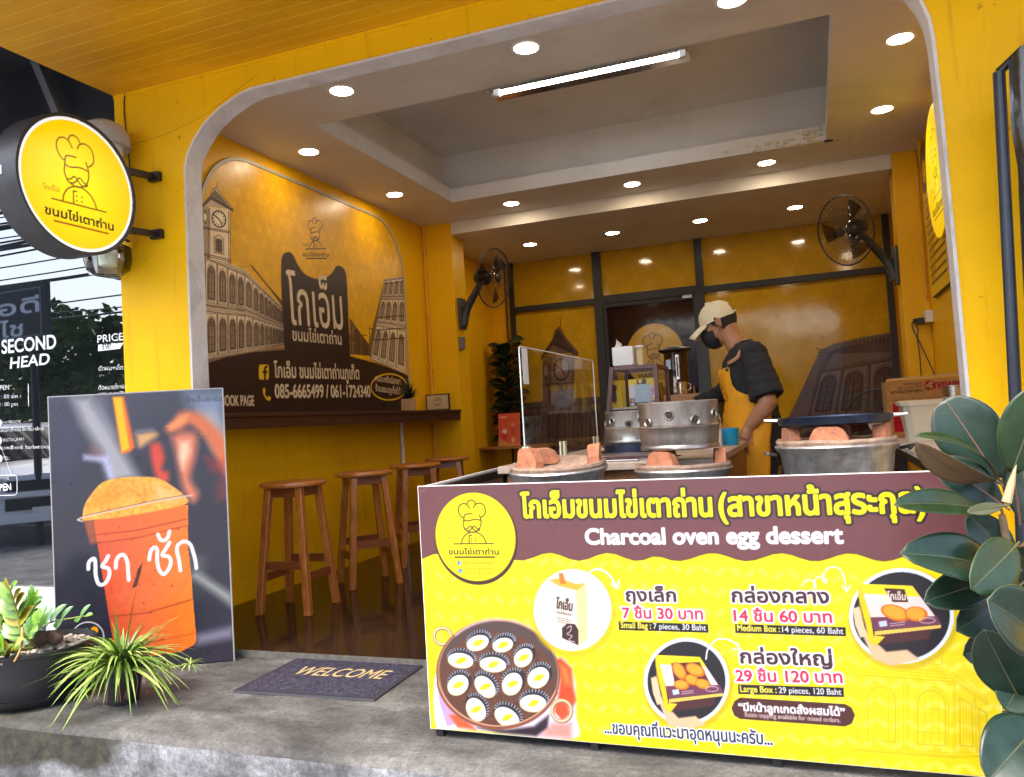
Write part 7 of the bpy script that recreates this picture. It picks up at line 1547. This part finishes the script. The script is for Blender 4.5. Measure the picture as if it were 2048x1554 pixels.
# rubber plant near the camera on the right
M_RUB = pbr('rubber_leaf', (.009, .024, .014), .34, var=.5, scale=11, coat=.05, bump=.2, bscale=18, spec=.35)
M_RUB2 = pbr('rubber_leaf_olive', (.013, .032, .011), .36, var=.5, scale=11, coat=.05, bump=.2, bscale=18, spec=.35)
M_UND = pbr('rubber_leaf_under', (.11, .062, .028), .6, var=.2, scale=8)
M_RIB = pbr('pale_leaf_rib', (.07, .075, .03), .45)
M_REDRIB = pbr('reddish_leaf_rib', (.16, .07, .05), .45)
rb = thing('rubber_plant', 'rubber plant with big glossy dark green leaves at the right edge, before the menu board', 'potted plant', (.55, -.90, -.03))
GZ = -.03
def rleaf(b, t, w, nrm, mat=M_RUB, fold=.22, droop=.06, db=1.9, dt=1.85, rib=M_RIB, curl=0.0, shape=1.15):
    B0, T0 = dep(*b, db), dep(*t, dt); mb = MB(); nn = VR*nrm[0]+VU*nrm[1]-VF*nrm[2]; wm_ = w*1.88/FPX
    leafmesh(mb, B0, T0, wm_, nn, fold, droop, 16, 6, shape, 0, curl); o = mb.build('leaf', mat, rb, smooth=80); s = o.modifiers.new('thick', 'SOLIDIFY'); s.thickness = .0012; s.offset = 1
    d = T0-B0; L = d.length; d.normalize(); s_ = d.cross(Vector(nn)).normalized(); n2 = s_.cross(d).normalized()
    MB().tube([B0-d*.02]+[B0+d*(L*q)+n2*(droop*L*4*q*(1-q)+.0012) for q in np.linspace(0, .97, 12)], [.0028]+[.0024*(1-q*.75) for q in np.linspace(0, .97, 12)], 6).build('leaf_rib', rib, o)
    n_ = 17; ed = [r_[k] for k in (0, -1) for r_ in []]
    E = [mb.v[i*13] for i in range(n_)]+[mb.v[i*13+12] for i in range(n_-1, -1, -1)]; MB().tube(E, .0009, 4, closed=True).build('leaf_edge', rib, o)
    return o
rleaf((1996, 958), (1888, 796), 128, (-.45, .25, .85), M_RUB, .12, .05, 1.93, 1.98, M_REDRIB, 0, 1.35)
rleaf((2024, 945), (2085, 770), 100, (-.4, .1, .9), M_RUB2, .12, .05, 1.85, 1.8)
rleaf((1990, 962), (1832, 884), 66, (.15, -.9, .35), M_UND, .10, .10, 1.9, 1.80, M_UND)
rleaf((1994, 958), (1830, 872), 40, (-.1, .85, .5), M_RUB2, .15, .12, 1.905, 1.805)
rleaf((2004, 1010), (1866, 922), 84, (-.35, .5, .8), M_RUB, .18, .05, 1.88, 1.92, M_REDRIB)
rleaf((1966, 1022), (1788, 1010), 58, (-.05, .6, .75), M_RUB2, .30, .05, 1.86, 1.72, M_RIB)
rleaf((2006, 1012), (1934, 1024), 22, (0, .3, .95), M_RIB, .2, .02, 1.80, 1.76, M_RIB)
rleaf((2030, 1128), (1936, 1028), 72, (-.3, .2, .93), M_RUB, .2, .04, 1.9, 1.95, M_RIB)
rleaf((1998, 1150), (1800, 1108), 98, (-.1, .55, .8), M_RUB, .34, .10, 1.84, 1.74, M_RIB, .1, 1.0)
rleaf((2030, 1092), (1942, 1178), 92, (-.12, .1, .99), M_RUB2, .10, .02, 1.80, 1.70, M_RIB, 0, .95)
rleaf((1992, 1158), (1848, 1204), 74, (0, .45, .88), M_RUB, .25, .06, 1.85, 1.78)
rleaf((2040, 1170), (1912, 1262), 86, (.1, .3, .93), M_RUB, .2, .04, 1.88, 1.80)
rleaf((2085, 1290), (1974, 1200), 120, (-.2, .5, .84), M_RUB, .14, .06, 1.75, 1.68, M_RIB, 0, 1.3)
rleaf((2020, 1270), (1926, 1310), 80, (-.1, .1, .98), M_RUB, .2, .03, 1.92, 1.86)
rleaf((2040, 1400), (1968, 1258), 92, (-.55, .1, .8), M_RUB, .2, .04, 1.82, 1.78)
rleaf((2060, 1330), (2010, 1420), 90, (-.4, .2, .9), M_RUB2, .2, .04, 1.86, 1.80)
rleaf((2075, 1450), (1976, 1562), 118, (-.3, .55, .78), M_RUB, .16, .08, 1.78, 1.70, M_RIB, 0, .9)
rleaf((2070, 1060), (2040, 900), 80, (-.7, .1, .7), M_RUB, .2, .05, 1.9, 1.95)
rleaf((2080, 1180), (2030, 1090), 70, (-.5, .1, .85), M_RUB, .2, .05, 1.95, 1.9)
rleaf((2075, 1370), (2035, 1490), 80, (-.3, .3, .9), M_RUB2, .2, .05, 1.83, 1.78)
stm = MB(); base_r = dep(2050, 1400, 1.95)
stm.tube([Vector((base_r.x+.03, -1.0, -.05)), Vector((base_r.x+.03, -.93, .10)), dep(2046, 1340, 1.94), dep(2036, 1230, 1.92), dep(2020, 1120, 1.90), dep(2004, 1030, 1.89)], [.014, .0135, .013, .011, .010, .008, .005], 10)
stm.build('stem', pbr('brown_stem', (.14, .09, .045), .7, var=.3, scale=30, bump=.4), rb)
for b, t, d1, d2 in (((2008, 1012), (1990, 962), 1.89, 1.9), ((2004, 1034), (2000, 1010), 1.89, 1.88), ((2022, 1110), (2030, 1128), 1.9, 1.9), ((2036, 1165), (1998, 1150), 1.91, 1.84), ((2050, 1085), (2030, 1092), 1.88, 1.80), ((2040, 1260), (2040, 1170), 1.93, 1.88), ((2040, 1050), (2024, 945), 1.89, 1.85), ((2044, 1300), (2085, 1290), 1.92, 1.75), ((2046, 1360), (2040, 1400), 1.92, 1.82)):
    MB().tube([dep(*b, d1), dep((b[0]+t[0])/2+3, (b[1]+t[1])/2+4, (d1+d2)/2), dep(*t, d2)], .0032, 6).build('leaf_stalk', M_REDRIB, rb)
MB().lathe([(0, 0), (.011, .004), (.008, .05), (.0, .10)], dep(2012, 1008, 1.84), 10, axis=tuple(VR*.25+VU*.95)).build('leaf_bud', pbr('pale_bud', (.36, .26, .14), .5), rb)
pcx, pcy = base_r.x+.03, -1.0
MB().lathe([(0, -.309), (.115, -.309), (.15, -.06), (.165, -.035), (.165, -.01), (.150, -.01), (.145, -.04), (0, -.045)], (pcx, pcy, 0), 32).build('pot', M_BLKP, rb)

# ZZ plant in a wide black pot at the left edge
zzx, zzy = -3.03, -.545
zz = thing('zz_plant', 'zamioculcas with bright yellow green leaflets in a wide black pot at the left edge', 'potted plant', (zzx, zzy, GZ))
PR_ = .218; zt_ = .190
MB().lathe([(0, GZ+.03), (PR_*.80, GZ+.03), (PR_*.98, zt_-.02), (PR_*1.03, zt_-.015), (PR_*1.04, zt_), (PR_*.98, zt_+.001), (PR_*.96, zt_-.03), (0, zt_-.035)], (zzx, zzy, 0), 48).build('pot', pbr('matte_black_pot', (.012, .012, .014), .45, var=.3, scale=5), zz)
MB().lathe([(0, GZ+.001), (PR_*.85, GZ+.001), (PR_*1.0, GZ+.035), (PR_*1.02, GZ+.042), (PR_*.98, GZ+.040), (PR_*.82, GZ+.012), (0, GZ+.010)], (zzx, zzy, 0), 48).build('saucer', M_BLKP, zz)
peb = MB(); rz = random.Random(6)
for k in range(230):
    a = rz.uniform(0, 2*PI); r = PR_*.93*math.sqrt(rz.random()); s = rz.uniform(.008, .019); peb.ball((zzx+r*math.cos(a), zzy+r*math.sin(a), zt_-.030+rz.uniform(0, .014)), s, s*rz.uniform(.6, 1), s*.6, 7)
po_ = peb.build('pebbles', pbr('mixed_pebbles', (.42, .36, .28), .7, var=.55, scale=26, rvar=.1), zz); po_['kind'] = 'stuff'
M_ZZ = [pbr('zz_leaf', (.05, .15, .008), .32, var=.3, scale=12, coat=.3), pbr('zz_leaf_light', (.12, .24, .008), .32, var=.25, scale=12, coat=.3), pbr('zz_leaf_yellow', (.30, .24, .01), .4, var=.25, scale=10)]
def zzstalk(pts, n, l, mats=(0, 1), nrm=(0, -.5, 1)):
    P = [Vector(p) for p in smooth_path([tuple(p) for p in pts], 8)]; N = len(P)
    MB().tube(P, [.007*(1-.75*i/N)+.001 for i in range(N)], 8).build('stalk', pbr('green_stalk', (.16, .20, .04), .5), zz)
    g = [MB() for _ in M_ZZ]
    for k in range(n):
        f = .30+.68*k/(n-1); i = min(N-2, int(f*(N-1))); p = P[i]; d = (P[i+1]-P[i]).normalized(); side = d.cross(Vector(nrm)).normalized()
        for s in (1, -1):
            ll = l*1.45*(.75+.4*math.sin(PI*min(1, .15+k/n)))*rz.uniform(.85, 1.1); t = p+side*s*ll*.82+d*ll*.55+Vector((0, 0, ll*rz.uniform(.05, .35))); leafmesh(g[mats[rz.randrange(len(mats))]], p, t, ll*.56, nrm, .25, .06, 7, 2, 1.0)
    t = P[-1]+(P[-1]-P[-3]).normalized()*l; leafmesh(g[mats[-1]], P[-1], t, l*.45, nrm, .25, .05, 7, 2)
    for m_, q in zip(M_ZZ, g):
        if q.v: q.build('leaflets', m_, zz, smooth=70)
zr_ = lambda px, py, d: dep(px, py, d)
root = Vector((zzx+.02, zzy, zt_-.02)); D0 = 3.32
zzstalk([root, zr_(45, 1270, D0), zr_(36, 1230, D0), zr_(20, 1180, D0-.03)], 7, .060, (1, 1, 2), (0, -.8, .5))
zzstalk([root, zr_(50, 1265, D0), zr_(62, 1235, D0), zr_(72, 1200, D0)], 6, .052, (0, 1), (0, -.8, .5))
zzstalk([root+Vector((.06, .02, 0)), zr_(80, 1290, D0+.1), zr_(86, 1262, D0+.1), zr_(100, 1245, D0+.08), zr_(170, 1232, D0-.03)], 7, .052, (0, 0, 1), (0, -.6, .8))
zzstalk([root, zr_(40, 1300, D0-.06), zr_(20, 1305, D0-.12), zr_(-10, 1300, D0-.15)], 6, .055, (0, 1, 2), (0, -.7, .7))
zzstalk([root+Vector((-.05, 0, 0)), zr_(10, 1270, D0+.05), zr_(0, 1230, D0+.05), zr_(-10, 1200, D0+.05)], 6, .055, (0, 1), (0, -.8, .5))
zzstalk([root, zr_(60, 1280, D0-.04), zr_(66, 1260, D0-.05), zr_(78, 1240, D0-.08)], 5, .045, (0, 1), (0, -.8, .5))
MB().tube([zr_(45, 1255, D0-.1), zr_(44, 1290, D0-.14), zr_(36, 1310, D0-.17), zr_(28, 1324, D0-.19)], [.006, .005, .004, .003], 7).build('dry_stalk', pbr('dry_stalk', (.42, .22, .06), .7), zz)
for k, (px, py, s) in enumerate(((75, 1278, .05), (108, 1275, .045))): MB().ball(zr_(px, py, D0+.02), s, s*.6, s*.7, 12).build('bark_chunk', pbr('bark_chunk', (.10, .06, .035), .9, var=.4, scale=20, bump=.6), zz)

# spider plant in a small black pot
spx, spy = -2.59, -.52
sp = thing('spider_plant', 'spider plant with thin arching striped leaves in a small black pot by the poster', 'potted plant', (spx, spy, GZ))
MB().lathe([(0, GZ+.001), (.060, GZ+.001), (.078, GZ+.13), (.084, GZ+.132), (.084, GZ+.15), (.076, GZ+.15), (.072, GZ+.13), (0, GZ+.125)], (spx, spy, 0), 32).build('pot', M_BLKP, sp)
M_SP = [pbr('spider_leaf', (.13, .23, .02), .45, var=.25, scale=10), pbr('spider_leaf_pale', (.28, .36, .09), .45, var=.2, scale=10), pbr('spider_leaf_dark', (.06, .13, .014), .45, var=.25, scale=10)]
rs = random.Random(19); gm = [MB(), MB(), MB()]
def blade(p0, az, el, L, w, sag, mi, n=12):
    d = Vector((math.cos(az)*math.cos(el), math.sin(az)*math.cos(el), math.sin(el))); rows = []; side = Vector((-math.sin(az), math.cos(az), 0)); tw = rs.uniform(-.5, .5)
    for i in range(n+1):
        t = i/n; p = p0+d*(L*t)+Vector((0, 0, -sag*L*t*t)); p.z = max(p.z, GZ+.006); ww = w*(1-t**2.2)*(.6+.4*min(1, t*5))+.0004; sd_ = (side+Vector((0, 0, tw*t))).normalized(); rows.append([p-sd_*ww/2+Vector((0, 0, ww*.22)), p, p+sd_*ww/2+Vector((0, 0, ww*.22))])
    gm[mi].sheet(rows)
for k in range(210):
    az = rs.uniform(0, 2*PI); el = rs.uniform(.12, 1.25); L = rs.uniform(.17, .34)*(1.05-.3*(el > .9)); p0 = Vector((spx+.02*math.cos(az), spy+.02*math.sin(az), GZ+.13+rs.uniform(0, .04))); blade(p0, az, el, L, rs.uniform(.011, .018), rs.uniform(.25, .85), rs.choice((0, 0, 1, 1, 2)))
blade(Vector((spx+.01, spy, GZ+.16)), .4, 1.38, .32, .018, .1, 0); blade(Vector((spx-.01, spy, GZ+.16)), 2.6, 1.35, .24, .013, .1, 2)
for dx, dy, dz in ((.30, .05, .10), (-.10, -.10, .02), (.22, .02, .09)):
    c = Vector((spx+dx, spy+dy, GZ+.04+dz)); 
    for k in range(14): blade(c, rs.uniform(0, 2*PI), rs.uniform(.2, 1.2), rs.uniform(.05, .09), .007, .6, rs.choice((0, 1)), 6)
for m_, g in zip(M_SP, gm): g.build('leaves', m_, sp, smooth=70)
ro = MB()
for k in range(16):
    a = rs.uniform(-2.6, .5); ro.tube(smooth_path([(spx+.08*math.cos(a), spy+.08*math.sin(a), GZ+.15), (spx+.10*math.cos(a)+.01, spy+.10*math.sin(a), GZ+.10), (spx+.095*math.cos(a)+rs.uniform(-.02, .02), spy+.10*math.sin(a), GZ+.03)], 4), .0016, 4)
ro.build('hanging_roots', pbr('dry_roots', (.20, .10, .05), .8), sp)
for dx, dy in ((.25, .0), (-.08, -.08)): MB().tube(smooth_path([(spx, spy, GZ+.16), (spx+dx*.5, spy+dy*.5, GZ+.20), (spx+dx, spy+dy, GZ+.08)], 5), .0018, 5).build('runner', M_SP[1], sp)

# furled stand wrapped in black plastic at the right edge
cv = thing('covered_stand', 'tall black tube stand wrapped in crumpled black plastic at the right edge', 'covered stand', (.72, -.25, -.03))
p_t, p_b = Vector(at(1998, 145, 'y', -.25)), Vector(at(2034, 860, 'y', -.25)); d_ = (p_t-p_b).normalized(); p_g = p_b-d_*((p_b.z+.03)/d_.z)
MB().tube([p_g, p_b, p_t], .0175, 16).build('pole', pbr('dark_blue_tube', (.022, .026, .038), .35, .3, var=.3, scale=12), cv)
pt2 = p_t+Vector((.28, .0, .10)); MB().tube([p_t, p_t+Vector((.06, -.01, .05)), pt2], .014, 12).build('top_bar', M_BLKP, cv)
rows = []; rc = random.Random(2)
for i in range(46):
    t = i/45; row = []
    for j in range(34):
        u = j/33; x0 = p_t.x+.018+(p_g.x-p_t.x)*t*1.0; gap = .028*min(1, max(0, (t-.10)/.06)); fold = .022*math.sin(u*44+2.0*math.sin(t*3+u*5))+.012*math.sin(u*91+t*6)
        x = x0+gap*.55+u*.34; z = p_t.z+.02+.10*min(u*2.2, 1)-t*(p_t.z+.05)*1.0+(.05*(u-.0))*(1-t); y = -.27-.02+fold*(.4+.6*min(1, t*5))-.05*math.sin(PI*u)
        row.append((x, y, z))
    rows.append(row)
pm_ = pbr('black_plastic_sheet', (.030, .026, .020), .22, var=.5, scale=5, bump=.35, bscale=16, coat=.4)
MB().sheet(rows).build('plastic_cover', pm_, cv, smooth=60)
MB().tube([(p_t.x+.19, -.345, 1.30), (p_t.x+.19, -.350, 1.20)], .012, 10).build('tie_clip', M_WHT, cv)
# ================================================================ the street behind the camera (seen only in glass and giving the light)
def rnd_leafcloud(mb, c, r, n, rs, s0=.10, s1=.22):
    for _ in range(n):
        v = Vector((rs.gauss(0, 1), rs.gauss(0, 1), rs.gauss(0, 1))).normalized()*(rs.random()**.45); p = Vector(c)+Vector((v.x*r[0], v.y*r[1], v.z*r[2])); d = Vector((rs.gauss(0, 1), rs.gauss(0, 1), rs.gauss(0, .7))).normalized(); e = d.orthogonal().normalized(); s = rs.uniform(s0, s1)
        mb.add([p-d*s, p+e*s*.45, p+d*s, p-e*s*.45], [(0, 1, 2, 3)])
def street_tree(x, y, h, w, label, seed):
    rs = random.Random(seed); t = thing('street_tree', label, 'tree', (x, y, -.31), 'trees across the street')
    MB().tube([(x, y, -.31), (x+.1, y, h*.35), (x-.1, y+.1, h*.6)], [.20, .15, .09], 10).tube([(x+.05, y, h*.35), (x+w*.4, y, h*.62)], [.09, .04], 8).tube([(x, y, h*.38), (x-w*.4, y+.2, h*.66)], [.09, .04], 8).build('trunk', D.materials.get('bark') or M_BLK, t)
    mb = MB()
    for k in range(14): rnd_leafcloud(mb, (x+rs.uniform(-w, w)*.8, y+rs.uniform(-w, w)*.6, h*.68+rs.uniform(-.28, .36)*h*.8), (w*.42, w*.42, h*.14), 170, rs)
    mb.build('crown', pbr('tree_leaves', (.06, .13, .03), .5, var=.5, scale=2), t, smooth=0, fix=False)
for k, (x, y, h, w) in enumerate(((-12.5, -10.5, 4.6, 1.9), (-9.6, -11.8, 5.4, 2.2), (-16.5, -11.2, 4.2, 2.0), (-20.5, -12.5, 4.8, 2.4), (3.5, -13.0, 4.5, 2.2))): street_tree(x, y, h, w, ('leafy street tree nearest the parked car', 'tallest leafy tree across the street', 'low leafy tree left of the others', 'leafy tree at the far end of the row', 'leafy tree opposite the shop')[k], 30+k)
# silver car parked along the kerb, seen in the dark glass
car = thing('parked_car', 'silver pickup style car parked at the kerb, mirrored in the barber shop glass', 'car', (-9.9, -4.0, -.31))
M_CAR = pbr('silver_car_paint', (.74, .76, .80), .3, 0.0, var=.04, scale=3, coat=.8)
cx, cy, cz = -7.75, -4.0, -.31     # front bumper centre, nose towards +x
rows = []
for (x, z0, z1, w, rt) in ((0, .42, .66, .74, .86), (-.05, .38, .95, .84, .85), (-.30, .36, 1.04, .90, .86), (-1.05, .34, 1.12, .93, .88), (-1.30, .34, 1.14, .94, .88), (-4.6, .36, 1.10, .93, .9), (-4.9, .42, 1.0, .86, .9)):
    rows.append([(cx+x, cy+s*w*f, cz+z) for s, f, z in ((-1, .96, z0), (-1, 1.0, (z0+z1)*.5), (-1, rt+.08, z1-.06), (-1, rt-.05, z1), (0, 0, z1+.03), (1, rt-.05, z1), (1, rt+.08, z1-.06), (1, 1.0, (z0+z1)*.5), (1, .96, z0))])
b = MB().sheet(rows); b.add(rows[0], [tuple(range(9))]); b.add(rows[-1], [tuple(range(9))]); b.build('body', M_CAR, car, smooth=50)
rf = [[(cx+x, cy+s*w, cz+z) for s in (-1, -.6, 0, .6, 1)] for x, z, w in ((-1.25, 1.12, .80), (-1.95, 1.66, .66), (-2.3, 1.74, .66), (-4.0, 1.72, .66), (-4.6, 1.10, .80))]
MB().sheet(rf[1:4]).build('roof', M_CAR, car, smooth=50); MB().sheet(rf[0:2]).build('windscreen', pbr('car_glass', (.01, .012, .014), .03, spec=.4), car, smooth=50); MB().sheet(rf[3:5]).build('rear_window', D.materials['car_glass'], car, smooth=50)
for s in (-1, 1):
    MB().add([(cx-1.25, cy+s*.80, cz+1.12), (cx-4.6, cy+s*.80, cz+1.10), (cx-4.0, cy+s*.66, cz+1.72), (cx-2.3, cy+s*.66, cz+1.74), (cx-1.95, cy+s*.66, cz+1.66)], [(0, 1, 2, 3, 4)]).build('side_window', D.materials['car_glass'], car, smooth=0)
    MB().obox((cx-.10, cy+s*.66, cz+.86), (.09, 0, 0), (0, .15, 0), (0, 0, .075), 0, .02).build('headlight', M_CLR, car, smooth=0)
    MB().ball((cx-1.35, cy+s*1.02, cz+1.15), .08, .11, .08, 12).build('mirror', M_CAR, car)
    for x in (-.95, -3.75):
        w = MB().lathe([(.20, -.11), (.33, -.11), (.36, -.07), (.36, .07), (.33, .11), (.20, .11)], (cx+x, cy+s*.80, cz+.36), 28, axis=(0, 1, 0)).build('wheel', M_BLKP, car); MB().lathe([(0, .112), (.20, .112), (.22, .105)], (cx+x, cy+s*.80-(.0 if s > 0 else .224), cz+.36), 20, axis=(0, 1, 0)).build('rim', M_STEEL, w)
MB().box(cx-.02, cx+.02, cy-.46, cy+.46, cz+.76, cz+.90, 0, .01).box(cx-.01, cx+.03, cy-.48, cy+.48, cz+.50, cz+.66, 0, .01).build('grille', M_BLKP, car, smooth=0)
MB().box(cx+.01, cx+.035, cy-.55, cy+.55, cz+.675, cz+.745, 0, .01).build('grille_bar', M_CAR, car, smooth=0); MB().box(cx+.03, cx+.05, cy-.17, cy+.17, cz+.44, cz+.53).build('number_plate', M_WHT, car, smooth=0)
MB().box(cx-.04, cx+.06, cy-.80, cy+.80, cz+.33, cz+.44, 0, .02).build('bumper', M_CAR, car, smooth=0)
_n = CAM+(VF+VR*(92-1024)/FPX-VU*(975-777)/FPX)*11.0; car.rotation_euler = (0, 0, R(38)); car.location = (_n[0]-2.15*math.cos(R(38)), 2*NY-_n[1]-2.15*math.sin(R(38)), -.31)
# black shop sign with pale letters across the street, mirrored in the glass
sgn = thing('street_sign', 'black hanging shop sign with big pale letters, mirrored in the glass', 'sign', (-7.6, -4.6, 1.6))
p0 = at(0, 560, 'y', NY); p1 = at(92, 705, 'y', NY)
def mirr(px, py, y):     # where a real thing stands when the glass shows it at this pixel
    d = VF+VR*(px-1024)/FPX-VU*(py-777)/FPX; t = ((2*NY-y)-CAM[1])/d[1]; X = CAM+d*t; return X[0], X[2]
ys = -4.9; sx0, sz0 = mirr(-70, 702, ys); sx1, sz1 = mirr(90, 558, ys)
MB().box(sx0, sx1, ys-.08, ys, sz0, sz1, 0, .01).build('board', M_BLK, sgn, smooth=0)
spn = Print(sx1-sx0-.1, sz1-sz0-.1, .012, (10, 10, 14), sx0+.05, sz0+.05); hh_ = (sz1-sz0)
tline(spn, 'อดี', (sx0+.44*(sx1-sx0), sz0+.50*hh_), (sx1-.08*(sx1-sx0), sz0+.50*hh_), .22*hh_, (206, 210, 224), bold=.03); tline(spn, 'ไช', (sx0+.44*(sx1-sx0), sz0+.14*hh_), (sx0+.72*(sx1-sx0), sz0+.14*hh_), .22*hh_, (206, 210, 224), bold=.03)
spn.lines([[(sx0+.10, sz0+.10), (sx1-.10, sz0+.10), (sx1-.10, sz1-.10), (sx0+.10, sz1-.10)]], .02, (120, 124, 136))
spn.lay('printed_face', frame((0, ys+.003, 0), (1, 0, 0), (0, 0, 1)), printmat('sign_print', .4), sgn)
MB().tube([(sx0+.3, ys-.04, sz0), (sx0+.3, ys-.04, -.31)], .05, 10).tube([(sx1-.3, ys-.04, sz0), (sx1-.3, ys-.04, -.31)], .05, 10).build('sign_post', M_BLK, sgn)
# overhead wires and posts
pw = thing('overhead_wires', 'bundle of sagging overhead wires along the street', 'wires', (-10, -6, 5))
rw = random.Random(9)
for k in range(44):
    z = rw.uniform(4.2, 7.6); y = rw.uniform(-6.8, -5.6); a = Vector((-30, y, z)); b_ = Vector((14, y+rw.uniform(-1.5, 1.5), z+rw.uniform(-.8, .8))); s = rw.uniform(.3, 1.4)
    MB().tube([a.lerp(b_, t)+Vector((0, 0, -s*4*t*(1-t))) for t in np.linspace(0, 1, 15)], rw.choice((.012, .018, .03)), 5).build('wire', M_BLK, pw)
for k, (x, lb) in enumerate(((-29, 'concrete pole at the far left end of the wires'), (13.5, 'concrete pole at the right end of the wires'))):
    t = thing('utility_pole', lb, 'utility pole', (x, -6.2, -.31)); MB().lathe([(.16, -.31), (.10, 8.5), (0, 8.5)], (x, -6.2, 0), 14).build('pole', pbr('pole_concrete', (.38, .37, .35), .8), t); MB().box(x-.05, x+.05, -7.0, -5.4, 7.6, 7.75).build('cross_arm', M_BLK, t, smooth=0)
# shop row across the street
for k, (x0, w, h, c, lb) in enumerate(((-32, 11, 6.2, (.55, .54, .52), 'pale grey shop house far left across the street'), (-20.5, 9, 5.0, (.62, .60, .55), 'cream shop house across the street behind the trees'), (-11, 9, 6.6, (.50, .52, .55), 'grey shop house across the street opposite the barber'), (-1.5, 10, 5.4, (.66, .63, .58), 'white shop house straight across the street'), (9, 12, 6.4, (.58, .50, .44), 'tan shop house on the right across the street'))):
    t = thing('shop_house', lb, 'building', (x0+w/2, -32, -.31)); MB().box(x0, x0+w, -37, -32, -.31, h*.8).build('wall', pbr('street_wall', c, .7), t, smooth=0); MB().box(x0-.2, x0+w+.2, -37.2, -31.4, h*.8, h*.8+.25).build('roof', M_NDK, t, smooth=0)
    n_ = int(w//3)
    for i in range(n_):
        xx = x0+(i+.5)*w/n_; MB().box(xx-w/n_*.38, xx+w/n_*.38, -32.0, -31.97, -.1, 2.5).build('shutter', pbr('grey_shutter', (.20, .21, .22), .5), t, smooth=0); MB().box(xx-.7, xx+.7, -32.0, -31.97, 3.3, 4.5).build('window', D.materials['dark_reflective_glass'], t, smooth=0)
    MB().box(x0+.1, x0+w-.1, -31.999, -30.4, 2.7, 2.8).build('awning', M_NDK, t, smooth=0)
